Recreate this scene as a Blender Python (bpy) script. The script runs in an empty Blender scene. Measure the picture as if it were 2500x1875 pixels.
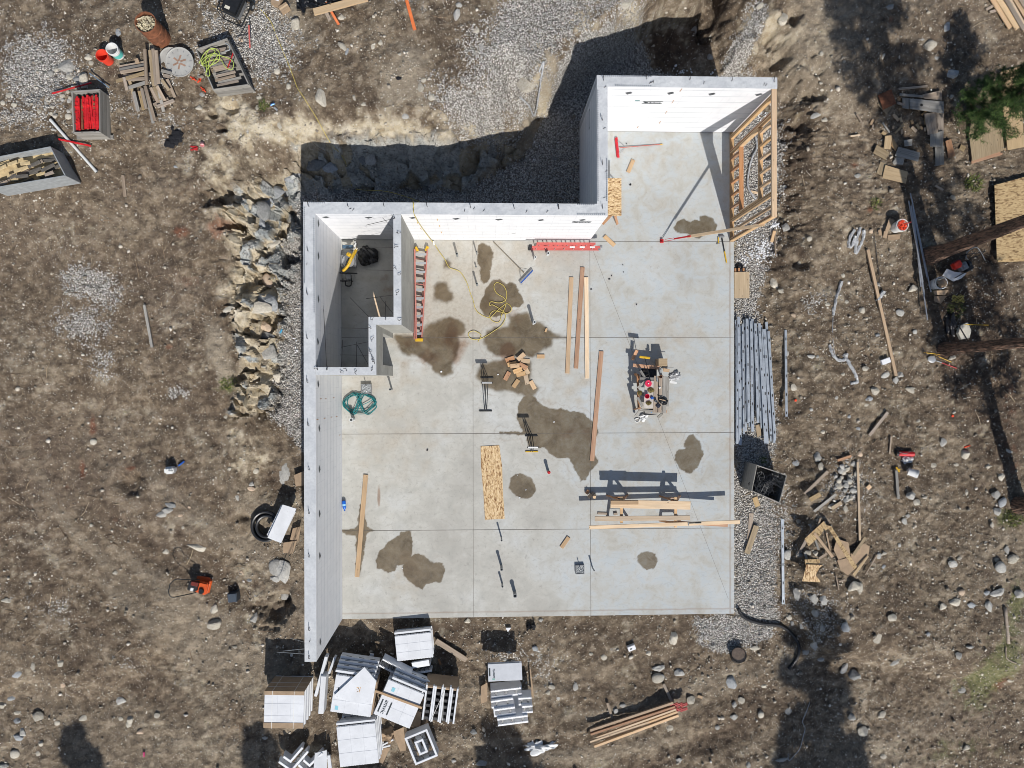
import bpy, bmesh, math, random
import numpy as np
from mathutils import Vector, Matrix, Euler
random.seed(7)
rnd = random.Random(11)
S = bpy.context.scene
COL = S.collection
PI = math.pi

# ---------------------------------------------------------------- camera, sky, sun, exposure
CAM_H = 22.8
CAM_R = (-0.0032, -0.0355, -0.0021)
FPX = 1708.47
cam = bpy.data.cameras.new('camera')
cam.sensor_width = 36.0
cam.lens = 36.0*FPX/2500.0
cam.clip_start = 0.1
cam.clip_end = 2000
camo = bpy.data.objects.new('camera', cam)
camo.location = (0, 0, CAM_H)
camo.rotation_euler = CAM_R
COL.objects.link(camo)
S.camera = camo
SUN_DIR = Vector((0.285, -1.03, 1.0)).normalized()      # towards the sun
world = bpy.data.worlds.new('World'); S.world = world
world.use_nodes = True
wn = world.node_tree
sky = wn.nodes.new('ShaderNodeTexSky'); sky.sky_type = 'NISHITA'; sky.sun_disc = False
sky.sun_elevation = math.asin(SUN_DIR.z)
sky.sun_rotation = math.atan2(SUN_DIR.x, SUN_DIR.y)
wn.links.new(sky.outputs[0], wn.nodes['Background'].inputs[0])
wn.nodes['Background'].inputs[1].default_value = 0.08
sun = bpy.data.lights.new('sun', 'SUN'); sun.energy = 4.45; sun.angle = math.radians(0.5)
sun.color = (1.0, 0.955, 0.9)
suno = bpy.data.objects.new('sun', sun)
suno.rotation_euler = SUN_DIR.to_track_quat('Z', 'Y').to_euler()
suno.location = (5, -18, 20)
COL.objects.link(suno)
S.view_settings.view_transform = 'Standard'
S.view_settings.look = 'None'
S.view_settings.exposure = 0.0
S.view_settings.gamma = 1.0
S.cycles.filter_width = 0.9

# ---------------------------------------------------------------- photo readings -> world
RM = np.array(Euler(CAM_R, 'XYZ').to_matrix())
CROP = {'A1': (0, 0, 3.16), 'A2': (600, 0, 3.16), 'A3': (1250, 0, 3.16), 'A4': (1850, 0, 3.318),
        'B1': (0, 450, 3.16), 'B2': (700, 450, 3.16), 'B3': (1350, 450, 3.318), 'B4': (1850, 450, 3.318),
        'C1': (0, 950, 3.16), 'C2': (700, 900, 3.16), 'C3': (1350, 900, 3.318), 'C4': (1850, 900, 3.318),
        'D1': (0, 1400, 3.16), 'D2': (620, 1480, 4.2), 'D3': (1000, 1375, 3.318), 'D4': (1600, 1350, 2.458),
        'F': (0, 0, 0.8848), 'G1': (1600, 150, 3.53), 'G2': (1420, 1130, 5.267), 'G3': (1500, 820, 7.539),
        'G4': (0, 330, 11.85), 'S': (0, 0, 1.0), 'I1': (1840, 1120, 5.183), 'I2': (2240, 560, 2.8), 'I3': (520, 0, 3.528), 'I4': (1170, 1600, 5.287)}
def px(tag, x, y):
    a, b, s = CROP[tag]
    return a + x/s, b + y/s
def U(u, v, z):
    d = RM @ np.array([(u-1250)/FPX, (937.5-v)/FPX, -1.0])
    t = (z-CAM_H)/d[2]
    return d[0]*t, d[1]*t
def Uv(u, v, z):                       # vectorised-ish for lists
    return [U(a, b, z) for a, b in zip(u, v)]

# ---------------------------------------------------------------- numpy noise
def hsh(ix, iy, s):
    n = np.sin(ix*127.1 + iy*311.7 + s*74.7)*43758.5453
    return n - np.floor(n)
def vn(x, y, s=0):
    xi = np.floor(x); yi = np.floor(y); fx = x-xi; fy = y-yi
    fx = fx*fx*(3-2*fx); fy = fy*fy*(3-2*fy)
    a = hsh(xi, yi, s); b = hsh(xi+1, yi, s); c = hsh(xi, yi+1, s); d = hsh(xi+1, yi+1, s)
    return (a*(1-fx)+b*fx)*(1-fy) + (c*(1-fx)+d*fx)*fy
def fbm(x, y, f, o=4, s=0):
    r = 0; a = .5; t = 0
    for k in range(o):
        r = r + a*vn(x*f+k*13.7, y*f-k*7.3, s+k); t += a; a *= .5; f *= 2.03
    return r/t - .5                     # about -0.5 .. 0.5
def worley(x, y, f, s=0):
    x = x*f; y = y*f; xi = np.floor(x); yi = np.floor(y)
    best = np.full(np.shape(x), 9.0); c1 = np.zeros(np.shape(x)); bx = np.zeros(np.shape(x)); by = np.zeros(np.shape(x)); sec = np.full(np.shape(x), 9.0)
    for i in (-1, 0, 1):
        for j in (-1, 0, 1):
            gx = xi+i; gy = yi+j
            dx = gx+hsh(gx, gy, s+1)-x; dy = gy+hsh(gx, gy, s+2)-y
            d = dx*dx+dy*dy; m = d < best
            sec = np.where(m, best, np.minimum(sec, d))
            best = np.where(m, d, best); c1 = np.where(m, hsh(gx, gy, s+3), c1)
            bx = np.where(m, dx, bx); by = np.where(m, dy, by)
    return np.sqrt(best), np.sqrt(sec), c1, bx/f, by/f
def ss(a, b, x):
    t = np.clip((x-a)/(b-a), 0, 1)
    return t*t*(3-2*t)
def sdpoly(x, y, P):                    # signed distance, negative inside
    x = np.asarray(x, float); y = np.asarray(y, float)
    d = np.full(x.shape, 1e9); ins = np.zeros(x.shape, bool)
    n = len(P)
    for i in range(n):
        ax, ay = P[i]; bx, by = P[(i+1) % n]
        ex = bx-ax; ey = by-ay
        t = np.clip(((x-ax)*ex+(y-ay)*ey)/(ex*ex+ey*ey+1e-12), 0, 1)
        d = np.minimum(d, (x-ax-t*ex)**2+(y-ay-t*ey)**2)
        c = (ay > y) != (by > y)
        with np.errstate(divide='ignore', invalid='ignore'):
            xx = ax + (y-ay)*ex/(ey if ey != 0 else 1e-12)
        ins ^= c & (x < xx)
    return np.where(ins, -1, 1)*np.sqrt(d)
def wpoly(tag, pts, z=0.0):
    return [U(*px(tag, a, b), z) for a, b in pts]

H = 3.44                                 # wall height
XWO, XWI, YNO, YNI = -5.02, -4.70, 4.937, 4.612
XBO, XBI, YBO, YBI = 3.06, 3.362, 8.51, 8.193
XE, YS, XEI = 8.134, -7.669, 7.99

# ---------------------------------------------------------------- terrain
LOW = wpoly('S', [(650, 1180), (690, 1100), (668, 1000), (690, 800), (684, 640), (690, 520), (700, 466), (735, 462), (800, 452),
                  (870, 450), (960, 449), (1050, 445), (1120, 452), (1170, 412), (1215, 388), (1274, 380), (1296, 330), (1316, 285),
                  (1345, 275), (1372, 240), (1412, 196), (1462, 163), (1520, 130), (1570, 103), (1618, 80), (1705, 60), (1716, 20), (1724, -90),
                  (1752, -90), (1748, 10), (1745, 60), (1756, 185), (1850, 200), (1898, 260), (1900, 420), (1908, 560), (1880, 620), (1865, 700), (1866, 800), (1885, 900),
                  (1925, 1100), (1920, 1400), (1935, 1600), (3600, 1900), (3600, 3800), (-1500, 3800), (-1500, 1750), (300, 1700), (560, 1480)], -0.2)
CREST = [(400, 200, 2.0), (1000, 150, 2.05), (1000, 330, 1.9), (1300, 150, 2.05), (1450, 30, 2.0), (1350, 150, 2.15), (1440, 95, 2.15), (1530, 50, 2.1), (700, 380, 1.9), (600, 420, 1.7),
         (1850, 60, 1.3), (2000, 100, .9), (2050, 350, .35), (2150, 700, .2), (2300, 1000, .2), (2350, 300, .4), (600, 520, 1.4), (600, 700, 1.1),
         (500, 850, .95), (610, 950, .7), (560, 1100, .4), (630, 1200, .15), (300, 1100, .45), (300, 1450, .05), (100, 800, .9), (100, 300, 1.9)]
CR = [(U(a, b, 1.0), c) for a, b, c in CREST]
RUB = wpoly('S', [(740, 400), (700, 500), (735, 560), (690, 690), (672, 800), (660, 980), (640, 1010), (560, 1020), (590, 880), (575, 760), (590, 640), (560, 560), (580, 480), (640, 440)], .6)
CLIFF = wpoly('S', [(735, 375), (735, 455), (900, 452), (1060, 452), (1130, 455), (1200, 400), (1280, 370), (1270, 345), (1150, 362), (900, 366)], .5)
CLOD = wpoly('S', [(1905, 180), (1960, 160), (2010, 220), (2000, 330), (1960, 420), (1955, 560), (1900, 700), (1880, 640), (1900, 560), (1905, 300)], .2)
CLOD2 = wpoly('S', [(1830, 60), (1900, 0), (1960, 40), (1900, 130), (1850, 160)], .9)
GRAV = wpoly('S', [(1230, 0), (1150, 120), (1160, 180), (1060, 250), (1120, 290), (1200, 330), (1290, 240), (1310, 180), (1360, 120), (1420, 70), (1530, 10), (1540, -60), (1230, -60)], 1.9)
def streaks(x, y):                       # old wheel tracks: long soft ridges sweeping round the lower left and the lower middle
    r = np.hypot(x+2.0, y-3.5); a = np.arctan2(y-3.5, x+2.0); m1 = ss(-4.5, -7.5, x)*ss(0, -4, y)*ss(17.5, 15.5, r)
    r2 = np.hypot(x-1.0, y-4.0); m2 = ss(-8.6, -10.2, y)*ss(-5, -3, x)*ss(12, 9, x)
    s = fbm(r+.15*fbm(x, y, .8, 3, 7), a*1.6, 1.7, 3, 33)*m1 + fbm(r2+.2*fbm(x, y, .8, 3, 7), a*1.6, 1.5, 3, 35)*m2
    return s
PIT = [(U(a, b, .5), r, d) for a, b, r, d in [(572, 492, .45, .75), (590, 560, .25, .4), (1872, 92, .4, .5), (1915, 60, .3, .4), (1912, 145, .22, .4), (1982, 232, .3, .3), (1962, 292, .3, .35), (1900, 360, .2, .3), (312, 1180, .35, .25), (330, 1160, .2, .25), (649, 1512, .5, .5), (665, 1480, .3, .35), (1725, 30, .35, .9), (1728, 70, .3, .5), (560, 755, .25, .3), (600, 830, .2, .3), (590, 920, .25, .3), (1960, 640, .25, .3), (575, 1270, .2, .2), (600, 300, .2, .25), (580, 350, .15, .3), (555, 315, .15, .25)]]
def gz(x, y):
    x = np.asarray(x, float); y = np.asarray(y, float)
    wob = fbm(x, y, .9, 5, 3)*.55
    sd = sdpoly(x, y, LOW) + wob*1.1 + fbm(x, y, 3.5, 3, 8)*.18
    num = 0; den = 0
    for (cx, cy), c in CR:
        w = 1/((x-cx)**2+(y-cy)**2+.6)**1.5
        num = num+w*c; den = den+w
    hc = num/den
    wdt = np.where(hc > 1.2, 1.75, 1.5)-1.1*ss(.6, 1.6, x)*ss(6.0, 7.2, y)*ss(8.6, 7.4, x)
    t = np.clip(sd/wdt, 0, 1)
    prof = np.where(t < .62, t/.62*.8, .8+(t-.62)/.38*.2)
    prof = ss(0, 1, prof)*.35+prof*.65
    base = -.22 - .1*ss(-8, -10, y)
    z = base + (hc-base)*prof
    nr = ss(.6, -.1, np.minimum(np.maximum(np.abs(x-1.5)-7.2, 0)+0*x, 9)+np.maximum(-7.9-y, 0)*1.2+np.maximum(y-8.9, 0))    # calm beside the slab
    f1 = fbm(x, y, .45, 4, 20); f2 = fbm(x, y, 2.6, 4, 30); f3 = fbm(x, y, 9.0, 3, 40)
    f4 = fbm(x, y, 6.0, 3, 45)
    z = z + (f1*.16 + f2*.14 + f3*.07 - np.abs(f4)*.11*(.5+.9*ss(8, 10, x)))*(1-.55*nr)
    for (cx, cy), r, d in PIT:
        z = z - d*ss(1.5, .3, np.sqrt((x-cx)**2+((y-cy)*1.3)**2)/r+f2*1.4)
    rub = ss(.35, -.25, sdpoly(x, y, RUB)+f2*.3)
    clf = ss(.25, -.15, sdpoly(x, y, CLIFF)+f2*.2)
    d1, d2, c, bx, by = worley(x+f1*.6, y+f2*.5, 1.35, 5)
    blk = (c-.5)*.75 + ((c*7.7) % 1-.5)*bx*1.5 + ((c*13.3) % 1-.5)*by*1.5
    e1, e2, g, hx, hy = worley(x, y, 3.6, 9)
    blk2 = (g-.5)*.28 + ((g*7.7) % 1-.5)*hx*1.7+((g*3.3) % 1-.5)*hy*1.7
    z = z + rub*(blk*.75+blk2*1.25) + clf*(blk*.6+blk2*.7)
    cl = ss(.4, -.3, np.minimum(sdpoly(x, y, CLOD), sdpoly(x, y, CLOD2))+f1*.6)
    z = z + cl*(np.abs(f2)*-.55+blk2*.45+.08)
    # ruts and ripples in the south
    so = ss(-9.2, -10.6, y)*ss(12, 8, np.abs(x-2))
    z = z + so*(np.sin(y*4.2+x*.5+f1*7)*.07*(f1+.5))
    z = z + streaks(x, y)*.16
    return z
def ground_at(u, v, it=7):
    z = 0.0
    for _ in range(it):
        x, y = U(u, v, z); z = float(gz(x, y))
    return x, y, z
def P(tag, x, y, z=None):
    u, v = px(tag, x, y)
    if z is None:
        return ground_at(u, v)
    a, b = U(u, v, z)
    return a, b, z
# ---------------------------------------------------------------- materials
def hexc(r, g, b):                       # sRGB 0-255 -> linear
    f = lambda c: (c/255/12.92) if c/255 <= .04045 else ((c/255+.055)/1.055)**2.4
    return (f(r), f(g), f(b), 1)
class NT:
    def __init__(s, name, rough=.8):
        s.m = bpy.data.materials.new(name); s.m.use_nodes = True
        s.t = s.m.node_tree; s.b = s.t.nodes['Principled BSDF']; s.b.inputs['Roughness'].default_value = rough
        s.co = s.t.nodes.new('ShaderNodeTexCoord')
    def n(s, typ, **kw):
        nd = s.t.nodes.new(typ)
        for k, v in kw.items():
            if hasattr(nd, k): setattr(nd, k, v)
            else: nd.inputs[k.replace('_', ' ')].default_value = v
        return nd
    def l(s, a, b): s.t.links.new(a, b)
    def vec(s, scale=(1, 1, 1), rot=(0, 0, 0), src='Object'):
        mp = s.t.nodes.new('ShaderNodeMapping'); mp.inputs['Scale'].default_value = scale; mp.inputs['Rotation'].default_value = rot
        s.l(s.co.outputs[src], mp.inputs[0]); return mp.outputs[0]
    def noise(s, scale, detail=4, rough=.6, vec=None, out=0, dist=0):
        nd = s.n('ShaderNodeTexNoise', Scale=scale, Detail=detail, Roughness=rough, Distortion=dist)
        s.l(vec or s.co.outputs['Object'], nd.inputs['Vector']); return nd.outputs[out]
    def vor(s, scale, feature='F1', vec=None, out='Distance', rand=1.0):
        nd = s.t.nodes.new('ShaderNodeTexVoronoi'); nd.feature = feature; nd.inputs['Scale'].default_value = scale
        nd.inputs['Randomness'].default_value = rand
        s.l(vec or s.co.outputs['Object'], nd.inputs['Vector']); return nd.outputs[out]
    def ramp(s, fac, stops, interp='LINEAR'):
        nd = s.t.nodes.new('ShaderNodeValToRGB'); nd.color_ramp.interpolation = interp
        e = nd.color_ramp.elements
        while len(e) < len(stops): e.new(.5)
        for el, (p, c) in zip(e, stops):
            el.position = p; el.color = c if len(c) == 4 else (*c, 1)
        s.l(fac, nd.inputs[0]); return nd.outputs[0]
    def mix(s, fac, a, b, mode='MIX'):
        nd = s.t.nodes.new('ShaderNodeMix'); nd.data_type = 'RGBA'; nd.blend_type = mode
        for v, k in ((fac, 0), (a, 6), (b, 7)):
            if isinstance(v, (int, float)): nd.inputs[k].default_value = v
            elif isinstance(v, tuple): nd.inputs[k].default_value = v if len(v) == 4 else (*v, 1)
            else: s.l(v, nd.inputs[k])
        return nd.outputs[2]
    def math(s, op, a, b=0.0, clamp=False):
        nd = s.t.nodes.new('ShaderNodeMath'); nd.operation = op; nd.use_clamp = clamp
        for v, k in ((a, 0), (b, 1)):
            if isinstance(v, (int, float)): nd.inputs[k].default_value = v
            else: s.l(v, nd.inputs[k])
        return nd.outputs[0]
    def bump(s, h, strength=.5, dist=.02, nrm=None):
        nd = s.t.nodes.new('ShaderNodeBump'); nd.inputs['Strength'].default_value = strength; nd.inputs['Distance'].default_value = dist
        s.l(h, nd.inputs['Height'])
        if nrm: s.l(nrm, nd.inputs['Normal'])
        return nd.outputs[0]
    def out(s, col=None, nrm=None, rough=None, metal=None):
        if col is not None:
            if isinstance(col, tuple): s.b.inputs['Base Color'].default_value = col
            else: s.l(col, s.b.inputs['Base Color'])
        if nrm is not None: s.l(nrm, s.b.inputs['Normal'])
        if rough is not None:
            if isinstance(rough, (int, float)): s.b.inputs['Roughness'].default_value = rough
            else: s.l(rough, s.b.inputs['Roughness'])
        if metal is not None: s.b.inputs['Metallic'].default_value = metal
        return s.m
    def rand(s):
        nd = s.t.nodes.new('ShaderNodeObjectInfo'); return nd.outputs['Random']
def c4(c): return c if len(c) == 4 else (*c, 1)
def scl(c, k): return (min(c[0]*k, 1), min(c[1]*k, 1), min(c[2]*k, 1), 1)
MC = {}
def plain(name, col, rough=.6, var=.25, scale=6, bump=.15, metal=0.0):
    if name in MC: return MC[name]
    t = NT(name, rough); col = c4(col)
    f = t.noise(scale, 5, .65)
    c = t.mix(t.ramp(f, [(.3, (0, 0, 0, 1)), (.7, (1, 1, 1, 1))]), scl(col, 1-var), scl(col, 1+var*.8))
    g = t.noise(scale*9, 3)
    c = t.mix(t.ramp(g, [(.62, (0, 0, 0, 1)), (.75, (1, 1, 1, 1))]), c, scl(col, 1-var*1.4))
    MC[name] = t.out(c, t.bump(t.noise(scale*5, 4), bump, .01) if bump else None, rough, metal)
    return MC[name]
def wood(name, c1, c2, knots=True, rough=.75, rv=.25):
    if name in MC: return MC[name]
    t = NT(name, rough); c1 = c4(c1); c2 = c4(c2)
    r = t.rand()
    off = t.n('ShaderNodeCombineXYZ'); t.l(t.math('MULTIPLY', r, 37.0), off.inputs[0]); t.l(t.math('MULTIPLY', r, 91.0), off.inputs[1])
    va = t.n('ShaderNodeVectorMath'); t.l(t.co.outputs['Object'], va.inputs[0]); t.l(off.outputs[0], va.inputs[1])
    mp = t.n('ShaderNodeMapping'); mp.inputs['Scale'].default_value = (1.3, 26, 26); t.l(va.outputs[0], mp.inputs[0])
    g = t.noise(1.0, 6, .65, mp.outputs[0], dist=.4)
    c = t.mix(t.ramp(g, [(.3, (0, 0, 0, 1)), (.68, (1, 1, 1, 1))]), c1, c2)
    mp2 = t.n('ShaderNodeMapping'); mp2.inputs['Scale'].default_value = (.6, 3, 3); t.l(va.outputs[0], mp2.inputs[0])
    c = t.mix(t.ramp(t.noise(2.0, 3, .5, mp2.outputs[0]), [(.45, (0, 0, 0, 1)), (.75, (.55, .55, .55, 1))]), c, scl(c1, .62))
    if knots:
        mp3 = t.n('ShaderNodeMapping'); mp3.inputs['Scale'].default_value = (3.2, 9, 9); t.l(va.outputs[0], mp3.inputs[0])
        k = t.vor(1.0, vec=mp3.outputs[0])
        c = t.mix(t.ramp(k, [(.05, (1, 1, 1, 1)), (.13, (0, 0, 0, 1))]), c, scl(c1, .3))
    hv = t.n('ShaderNodeHueSaturation'); t.l(c, hv.inputs['Color'])
    t.l(t.math('ADD', t.math('MULTIPLY', r, rv*2), 1-rv), hv.inputs['Value'])
    t.l(t.math('ADD', t.math('MULTIPLY', t.math('FRACT', t.math('MULTIPLY', r, 17.3)), .3), .85), hv.inputs['Saturation'])
    MC[name] = t.out(hv.outputs[0], t.bump(g, .25, .004)); return MC[name]
def osb(name, c1, c2, c3, sc=9):
    if name in MC: return MC[name]
    t = NT(name, .75)
    w = t.noise(3, 2, .5, out=1)
    v = t.vec((sc*2.6, sc*.7, sc), (0, 0, .15)); v2 = t.vec((sc*2.2, sc*1.0, sc), (0, 0, -.5))
    a = t.vor(1.6, vec=v, out='Color'); b = t.vor(1.6, vec=v2, out='Color')
    sa = t.n('ShaderNodeSeparateColor'); t.l(a, sa.inputs[0]); sb = t.n('ShaderNodeSeparateColor'); t.l(b, sb.inputs[0])
    f = t.math('ADD', t.math('MULTIPLY', sa.outputs[0], .55), t.math('MULTIPLY', sb.outputs[1], .45))
    c = t.ramp(f, [(.15, c3), (.4, c1), (.62, c2), (.85, c1)])
    MC[name] = t.out(c, t.bump(f, .4, .006)); return MC[name]

WHITE = plain('white_plastic', (.72, .73, .72), .45, .08, 5, .05)
BLACK = plain('black_plastic', (.018, .019, .021), .4, .3, 8, .1)
BLACKM = plain('black_metal', (.03, .032, .035), .45, .3, 8, .1, .3)
RED = plain('red_paint', (.50, .02, .025), .45, .25, 6, .1)
ORANGE = plain('orange_paint', (.62, .10, .02), .4, .2, 6, .1)
YELLOW = plain('yellow_paint', (.62, .38, .02), .45, .2, 6, .1)
BLUE = plain('blue_plastic', (.02, .10, .42), .4, .2, 6, .1)
TEAL = plain('teal_rubber', (.01, .18, .19), .5, .2, 6, .1)
STEEL = plain('galvanised_steel', (.50, .55, .60), .42, .2, 7, .1, .55)
GREYM = plain('grey_metal', (.25, .26, .27), .5, .3, 7, .1, .3)
GREYP = plain('grey_plastic', (.30, .32, .33), .5, .2, 7, .1)
REBAR = plain('dark_rebar', (.06, .055, .055), .7, .3, 20, .3, .3)
RUST = plain('rusty_steel', (.20, .075, .035), .85, .55, 7, .4)
CARD = plain('cardboard', (.36, .26, .17), .85, .2, 4, .1)
LUM = wood('fresh_lumber', hexc(206, 178, 142), hexc(184, 150, 114))
LUMP = wood('pale_lumber', hexc(222, 200, 170), hexc(202, 174, 140))
LUMR = wood('reddish_lumber', hexc(190, 150, 118), hexc(162, 118, 86))
OLDW = wood('weathered_lumber', hexc(172, 158, 142), hexc(126, 112, 98))
GREYW = wood('grey_weathered_board', hexc(160, 158, 152), hexc(118, 114, 108))
PLYM = wood('plywood_face', hexc(190, 168, 134), hexc(166, 142, 108), rv=.15)
PLYO = wood('old_plywood_face', hexc(170, 152, 122), hexc(130, 112, 84), rv=.15)
OSBM = osb('osb_fresh', hexc(188, 156, 112), hexc(222, 198, 158), hexc(124, 90, 56))
OSBO = osb('osb_old', hexc(170, 144, 104), hexc(192, 168, 126), hexc(116, 92, 62), 7)
def foam_mat(name='white_foam', lines=True):
    if name in MC: return MC[name]
    t = NT(name, .75)
    n = t.noise(2.2, 4)
    c = t.mix(t.ramp(n, [(.35, (0, 0, 0, 1)), (.65, (1, 1, 1, 1))]), hexc(222, 224, 227), hexc(232, 233, 235))
    if lines:
        v = t.n('ShaderNodeSeparateXYZ'); t.l(t.co.outputs['Object'], v.inputs[0])
        z = t.math('FRACT', t.math('MULTIPLY', v.outputs[2], 1/.0508))
        zb = t.math('FRACT', t.math('MULTIPLY', v.outputs[2], 1/.4064))
        hx = t.math('FRACT', t.math('MULTIPLY', t.math('ADD', v.outputs[0], v.outputs[1]), 1/.2032))
        g1 = t.math('LESS_THAN', z, .16); g2 = t.math('LESS_THAN', zb, .06); g3 = t.math('LESS_THAN', hx, .05)
        g3 = t.math('MULTIPLY', g3, t.ramp(t.noise(3.0, 2), [(.42, (0, 0, 0, 1)), (.6, (1, 1, 1, 1))]))
        g = t.math('MAXIMUM', t.math('MULTIPLY', g1, .35), t.math('MAXIMUM', g2, t.math('MULTIPLY', g3, .6)))
        c = t.mix(t.math('MULTIPLY', g, .8), c, hexc(176, 180, 186))
        st = t.ramp(t.noise(1.1, 6, .7), [(.6, (0, 0, 0, 1)), (.8, (.4, .4, .4, 1))])
        c = t.mix(st, c, hexc(200, 196, 186))
        MC[name] = t.out(c, t.bump(t.math('SUBTRACT', 1.0, g), .5, .004))
    else:
        MC[name] = t.out(c, t.bump(t.noise(60, 2), .15, .003))
    return MC[name]
FOAM = foam_mat(); FOAMP = foam_mat('foam_block_white', False)
def conc_mat(name, c1, c2, sc=1.5):
    t = NT(name, .8)
    n = t.noise(sc, 7, .62); n2 = t.noise(sc*7, 5, .7); n3 = t.noise(sc*40, 3)
    c = t.mix(t.ramp(n, [(.34, (0, 0, 0, 1)), (.66, (1, 1, 1, 1))]), c1, c2)
    c = t.mix(t.ramp(n2, [(.42, (0, 0, 0, 1)), (.72, (.5, .5, .5, 1))]), c, scl(c4(c1), .78))
    c = t.mix(t.ramp(n3, [(.64, (0, 0, 0, 1)), (.72, (.6, .6, .6, 1))]), c, scl(c4(c1), .6))
    return t.out(c, t.bump(n2, .2, .006))
WALLTOP = conc_mat('wall_top_concrete', hexc(184, 188, 192), hexc(207, 210, 212), 2)
CONCW = conc_mat('bare_concrete_wall', hexc(142, 142, 137), hexc(168, 168, 162), 1.3)

# ---------------------------------------------------------------- mesh helpers
def mk(name, bm, mat, parent=None, smooth=False, bev=0.0, seg=1):
    me = bpy.data.meshes.new(name); 
    if bev:
        bmesh.ops.bevel(bm, geom=[e for e in bm.edges if e.is_manifold and e.calc_face_angle(0) > .6], offset=bev, segments=seg, affect='EDGES', clamp_overlap=True)
    bm.to_mesh(me); bm.free()
    me.materials.append(mat)
    if smooth:
        for p in me.polygons: p.use_smooth = True
    o = bpy.data.objects.new(name, me); COL.objects.link(o)
    if parent is not None: o.parent = parent
    return o
def tag(o, label=None, cat=None, group=None, kind=None):
    if label: o['label'] = label
    if cat: o['category'] = cat
    if group: o['group'] = group
    if kind: o['kind'] = kind
    return o
def thing(name, label, cat, loc, rz=0, group=None):
    o = bpy.data.objects.new(name, None); COL.objects.link(o); o.empty_display_size = .2
    o.location = loc; o.rotation_euler = (0, 0, rz)
    return tag(o, label, cat, group)
def M4(loc=(0, 0, 0), rot=(0, 0, 0)):
    return Matrix.Translation(loc) @ Euler(rot).to_matrix().to_4x4()
def box(bm, c, s, rot=(0, 0, 0), taper=None):
    m = M4(c, rot) @ Matrix.Diagonal((s[0], s[1], s[2], 1))
    r = bmesh.ops.create_cube(bm, size=1, matrix=m)
    return r['verts']
def cyl(bm, a, b, r1, r2=None, n=12, caps=True):
    a = Vector(a); b = Vector(b); d = b-a; L = d.length
    q = d.to_track_quat('Z', 'Y').to_matrix().to_4x4()
    m = Matrix.Translation((a+b)/2) @ q
    r = bmesh.ops.create_cone(bm, cap_ends=caps, cap_tris=False, segments=n, radius1=r1, radius2=r1 if r2 is None else r2, depth=L, matrix=m)
    return r['verts']
def ball(bm, c, r, sub=2, s=(1, 1, 1), rot=(0, 0, 0)):
    return bmesh.ops.create_icosphere(bm, subdivisions=sub, radius=r, matrix=M4(c, rot) @ Matrix.Diagonal((*s, 1)))['verts']
def lathe(bm, prof, c=(0, 0, 0), n=24, mtx=None):
    rings = []
    for r, z in prof:
        rings.append([bm.verts.new((c[0]+r*math.cos(2*PI*k/n), c[1]+r*math.sin(2*PI*k/n), c[2]+z)) for k in range(n)])
    for A, B in zip(rings, rings[1:]):
        for k in range(n): bm.faces.new((A[k], A[(k+1) % n], B[(k+1) % n], B[k]))
    if mtx:
        for R in rings:
            for v in R: v.co = mtx @ v.co
    return rings
def tube(bm, pts, r, n=6, smooth=2):
    pts = [Vector(p) for p in pts]
    if smooth:
        q = []
        for i in range(len(pts)-1):
            p0 = pts[max(i-1, 0)]; p1 = pts[i]; p2 = pts[i+1]; p3 = pts[min(i+2, len(pts)-1)]
            for k in range(smooth*2):
                t = k/(smooth*2)
                q.append(.5*((2*p1)+(-p0+p2)*t+(2*p0-5*p1+4*p2-p3)*t*t+(-p0+3*p1-3*p2+p3)*t**3))
        q.append(pts[-1]); pts = q
    rings = []
    for i, p in enumerate(pts):
        d = (pts[min(i+1, len(pts)-1)]-pts[max(i-1, 0)])
        if d.length < 1e-6: d = Vector((1, 0, 0))
        d.normalize(); up = Vector((0, 0, 1)) if abs(d.z) < .95 else Vector((1, 0, 0))
        s = d.cross(up).normalized(); u = s.cross(d)
        rings.append([bm.verts.new(p+r*(math.cos(2*PI*k/n)*s+math.sin(2*PI*k/n)*u)) for k in range(n)])
    for A, B in zip(rings, rings[1:]):
        for k in range(n): bm.faces.new((A[k], A[(k+1) % n], B[(k+1) % n], B[k]))
    bm.faces.new(rings[0][::-1]); bm.faces.new(rings[-1])
def prism(bm, pts, z0, z1):
    b = [bm.verts.new((x, y, z0)) for x, y in pts]; t = [bm.verts.new((x, y, z1)) for x, y in pts]
    n = len(pts)
    bm.faces.new(t); bm.faces.new(b[::-1])
    for i in range(n): bm.faces.new((b[i], b[(i+1) % n], t[(i+1) % n], t[i]))
def wob(bm, amp, f=3.0, seed=0):
    for v in bm.verts:
        p = v.co
        v.co = p+Vector((math.sin(p.y*f*2+seed+p.z*3), math.sin(p.x*f*1.7+seed*2+p.z*2), math.sin(p.x*f*1.3+p.y*f*1.1+seed)))*amp
def npmesh(name, V, F, mat, smooth=False, parent=None):
    me = bpy.data.meshes.new(name)
    V = np.asarray(V, np.float32); F = np.asarray(F, np.int32); k = F.shape[1]
    me.vertices.add(len(V)); me.vertices.foreach_set('co', V.ravel())
    me.loops.add(F.size); me.loops.foreach_set('vertex_index', F.ravel())
    me.polygons.add(len(F)); me.polygons.foreach_set('loop_start', np.arange(len(F), dtype=np.int32)*k)
    me.update(calc_edges=True)
    if smooth: me.polygons.foreach_set('use_smooth', np.ones(len(F), bool))
    me.materials.append(mat)
    o = bpy.data.objects.new(name, me); COL.objects.link(o)
    if parent is not None: o.parent = parent
    return o
def vcol(o, name, arr):
    a = o.data.attributes.new(name, 'FLOAT_COLOR', 'POINT'); a.data.foreach_set('color', np.asarray(arr, np.float32).ravel())
def copy_tree(o, parent=None):
    c = o.copy(); COL.objects.link(c)
    if parent is not None: c.parent = parent
    for ch in list(o.children): copy_tree(ch, c)
    return c
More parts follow.
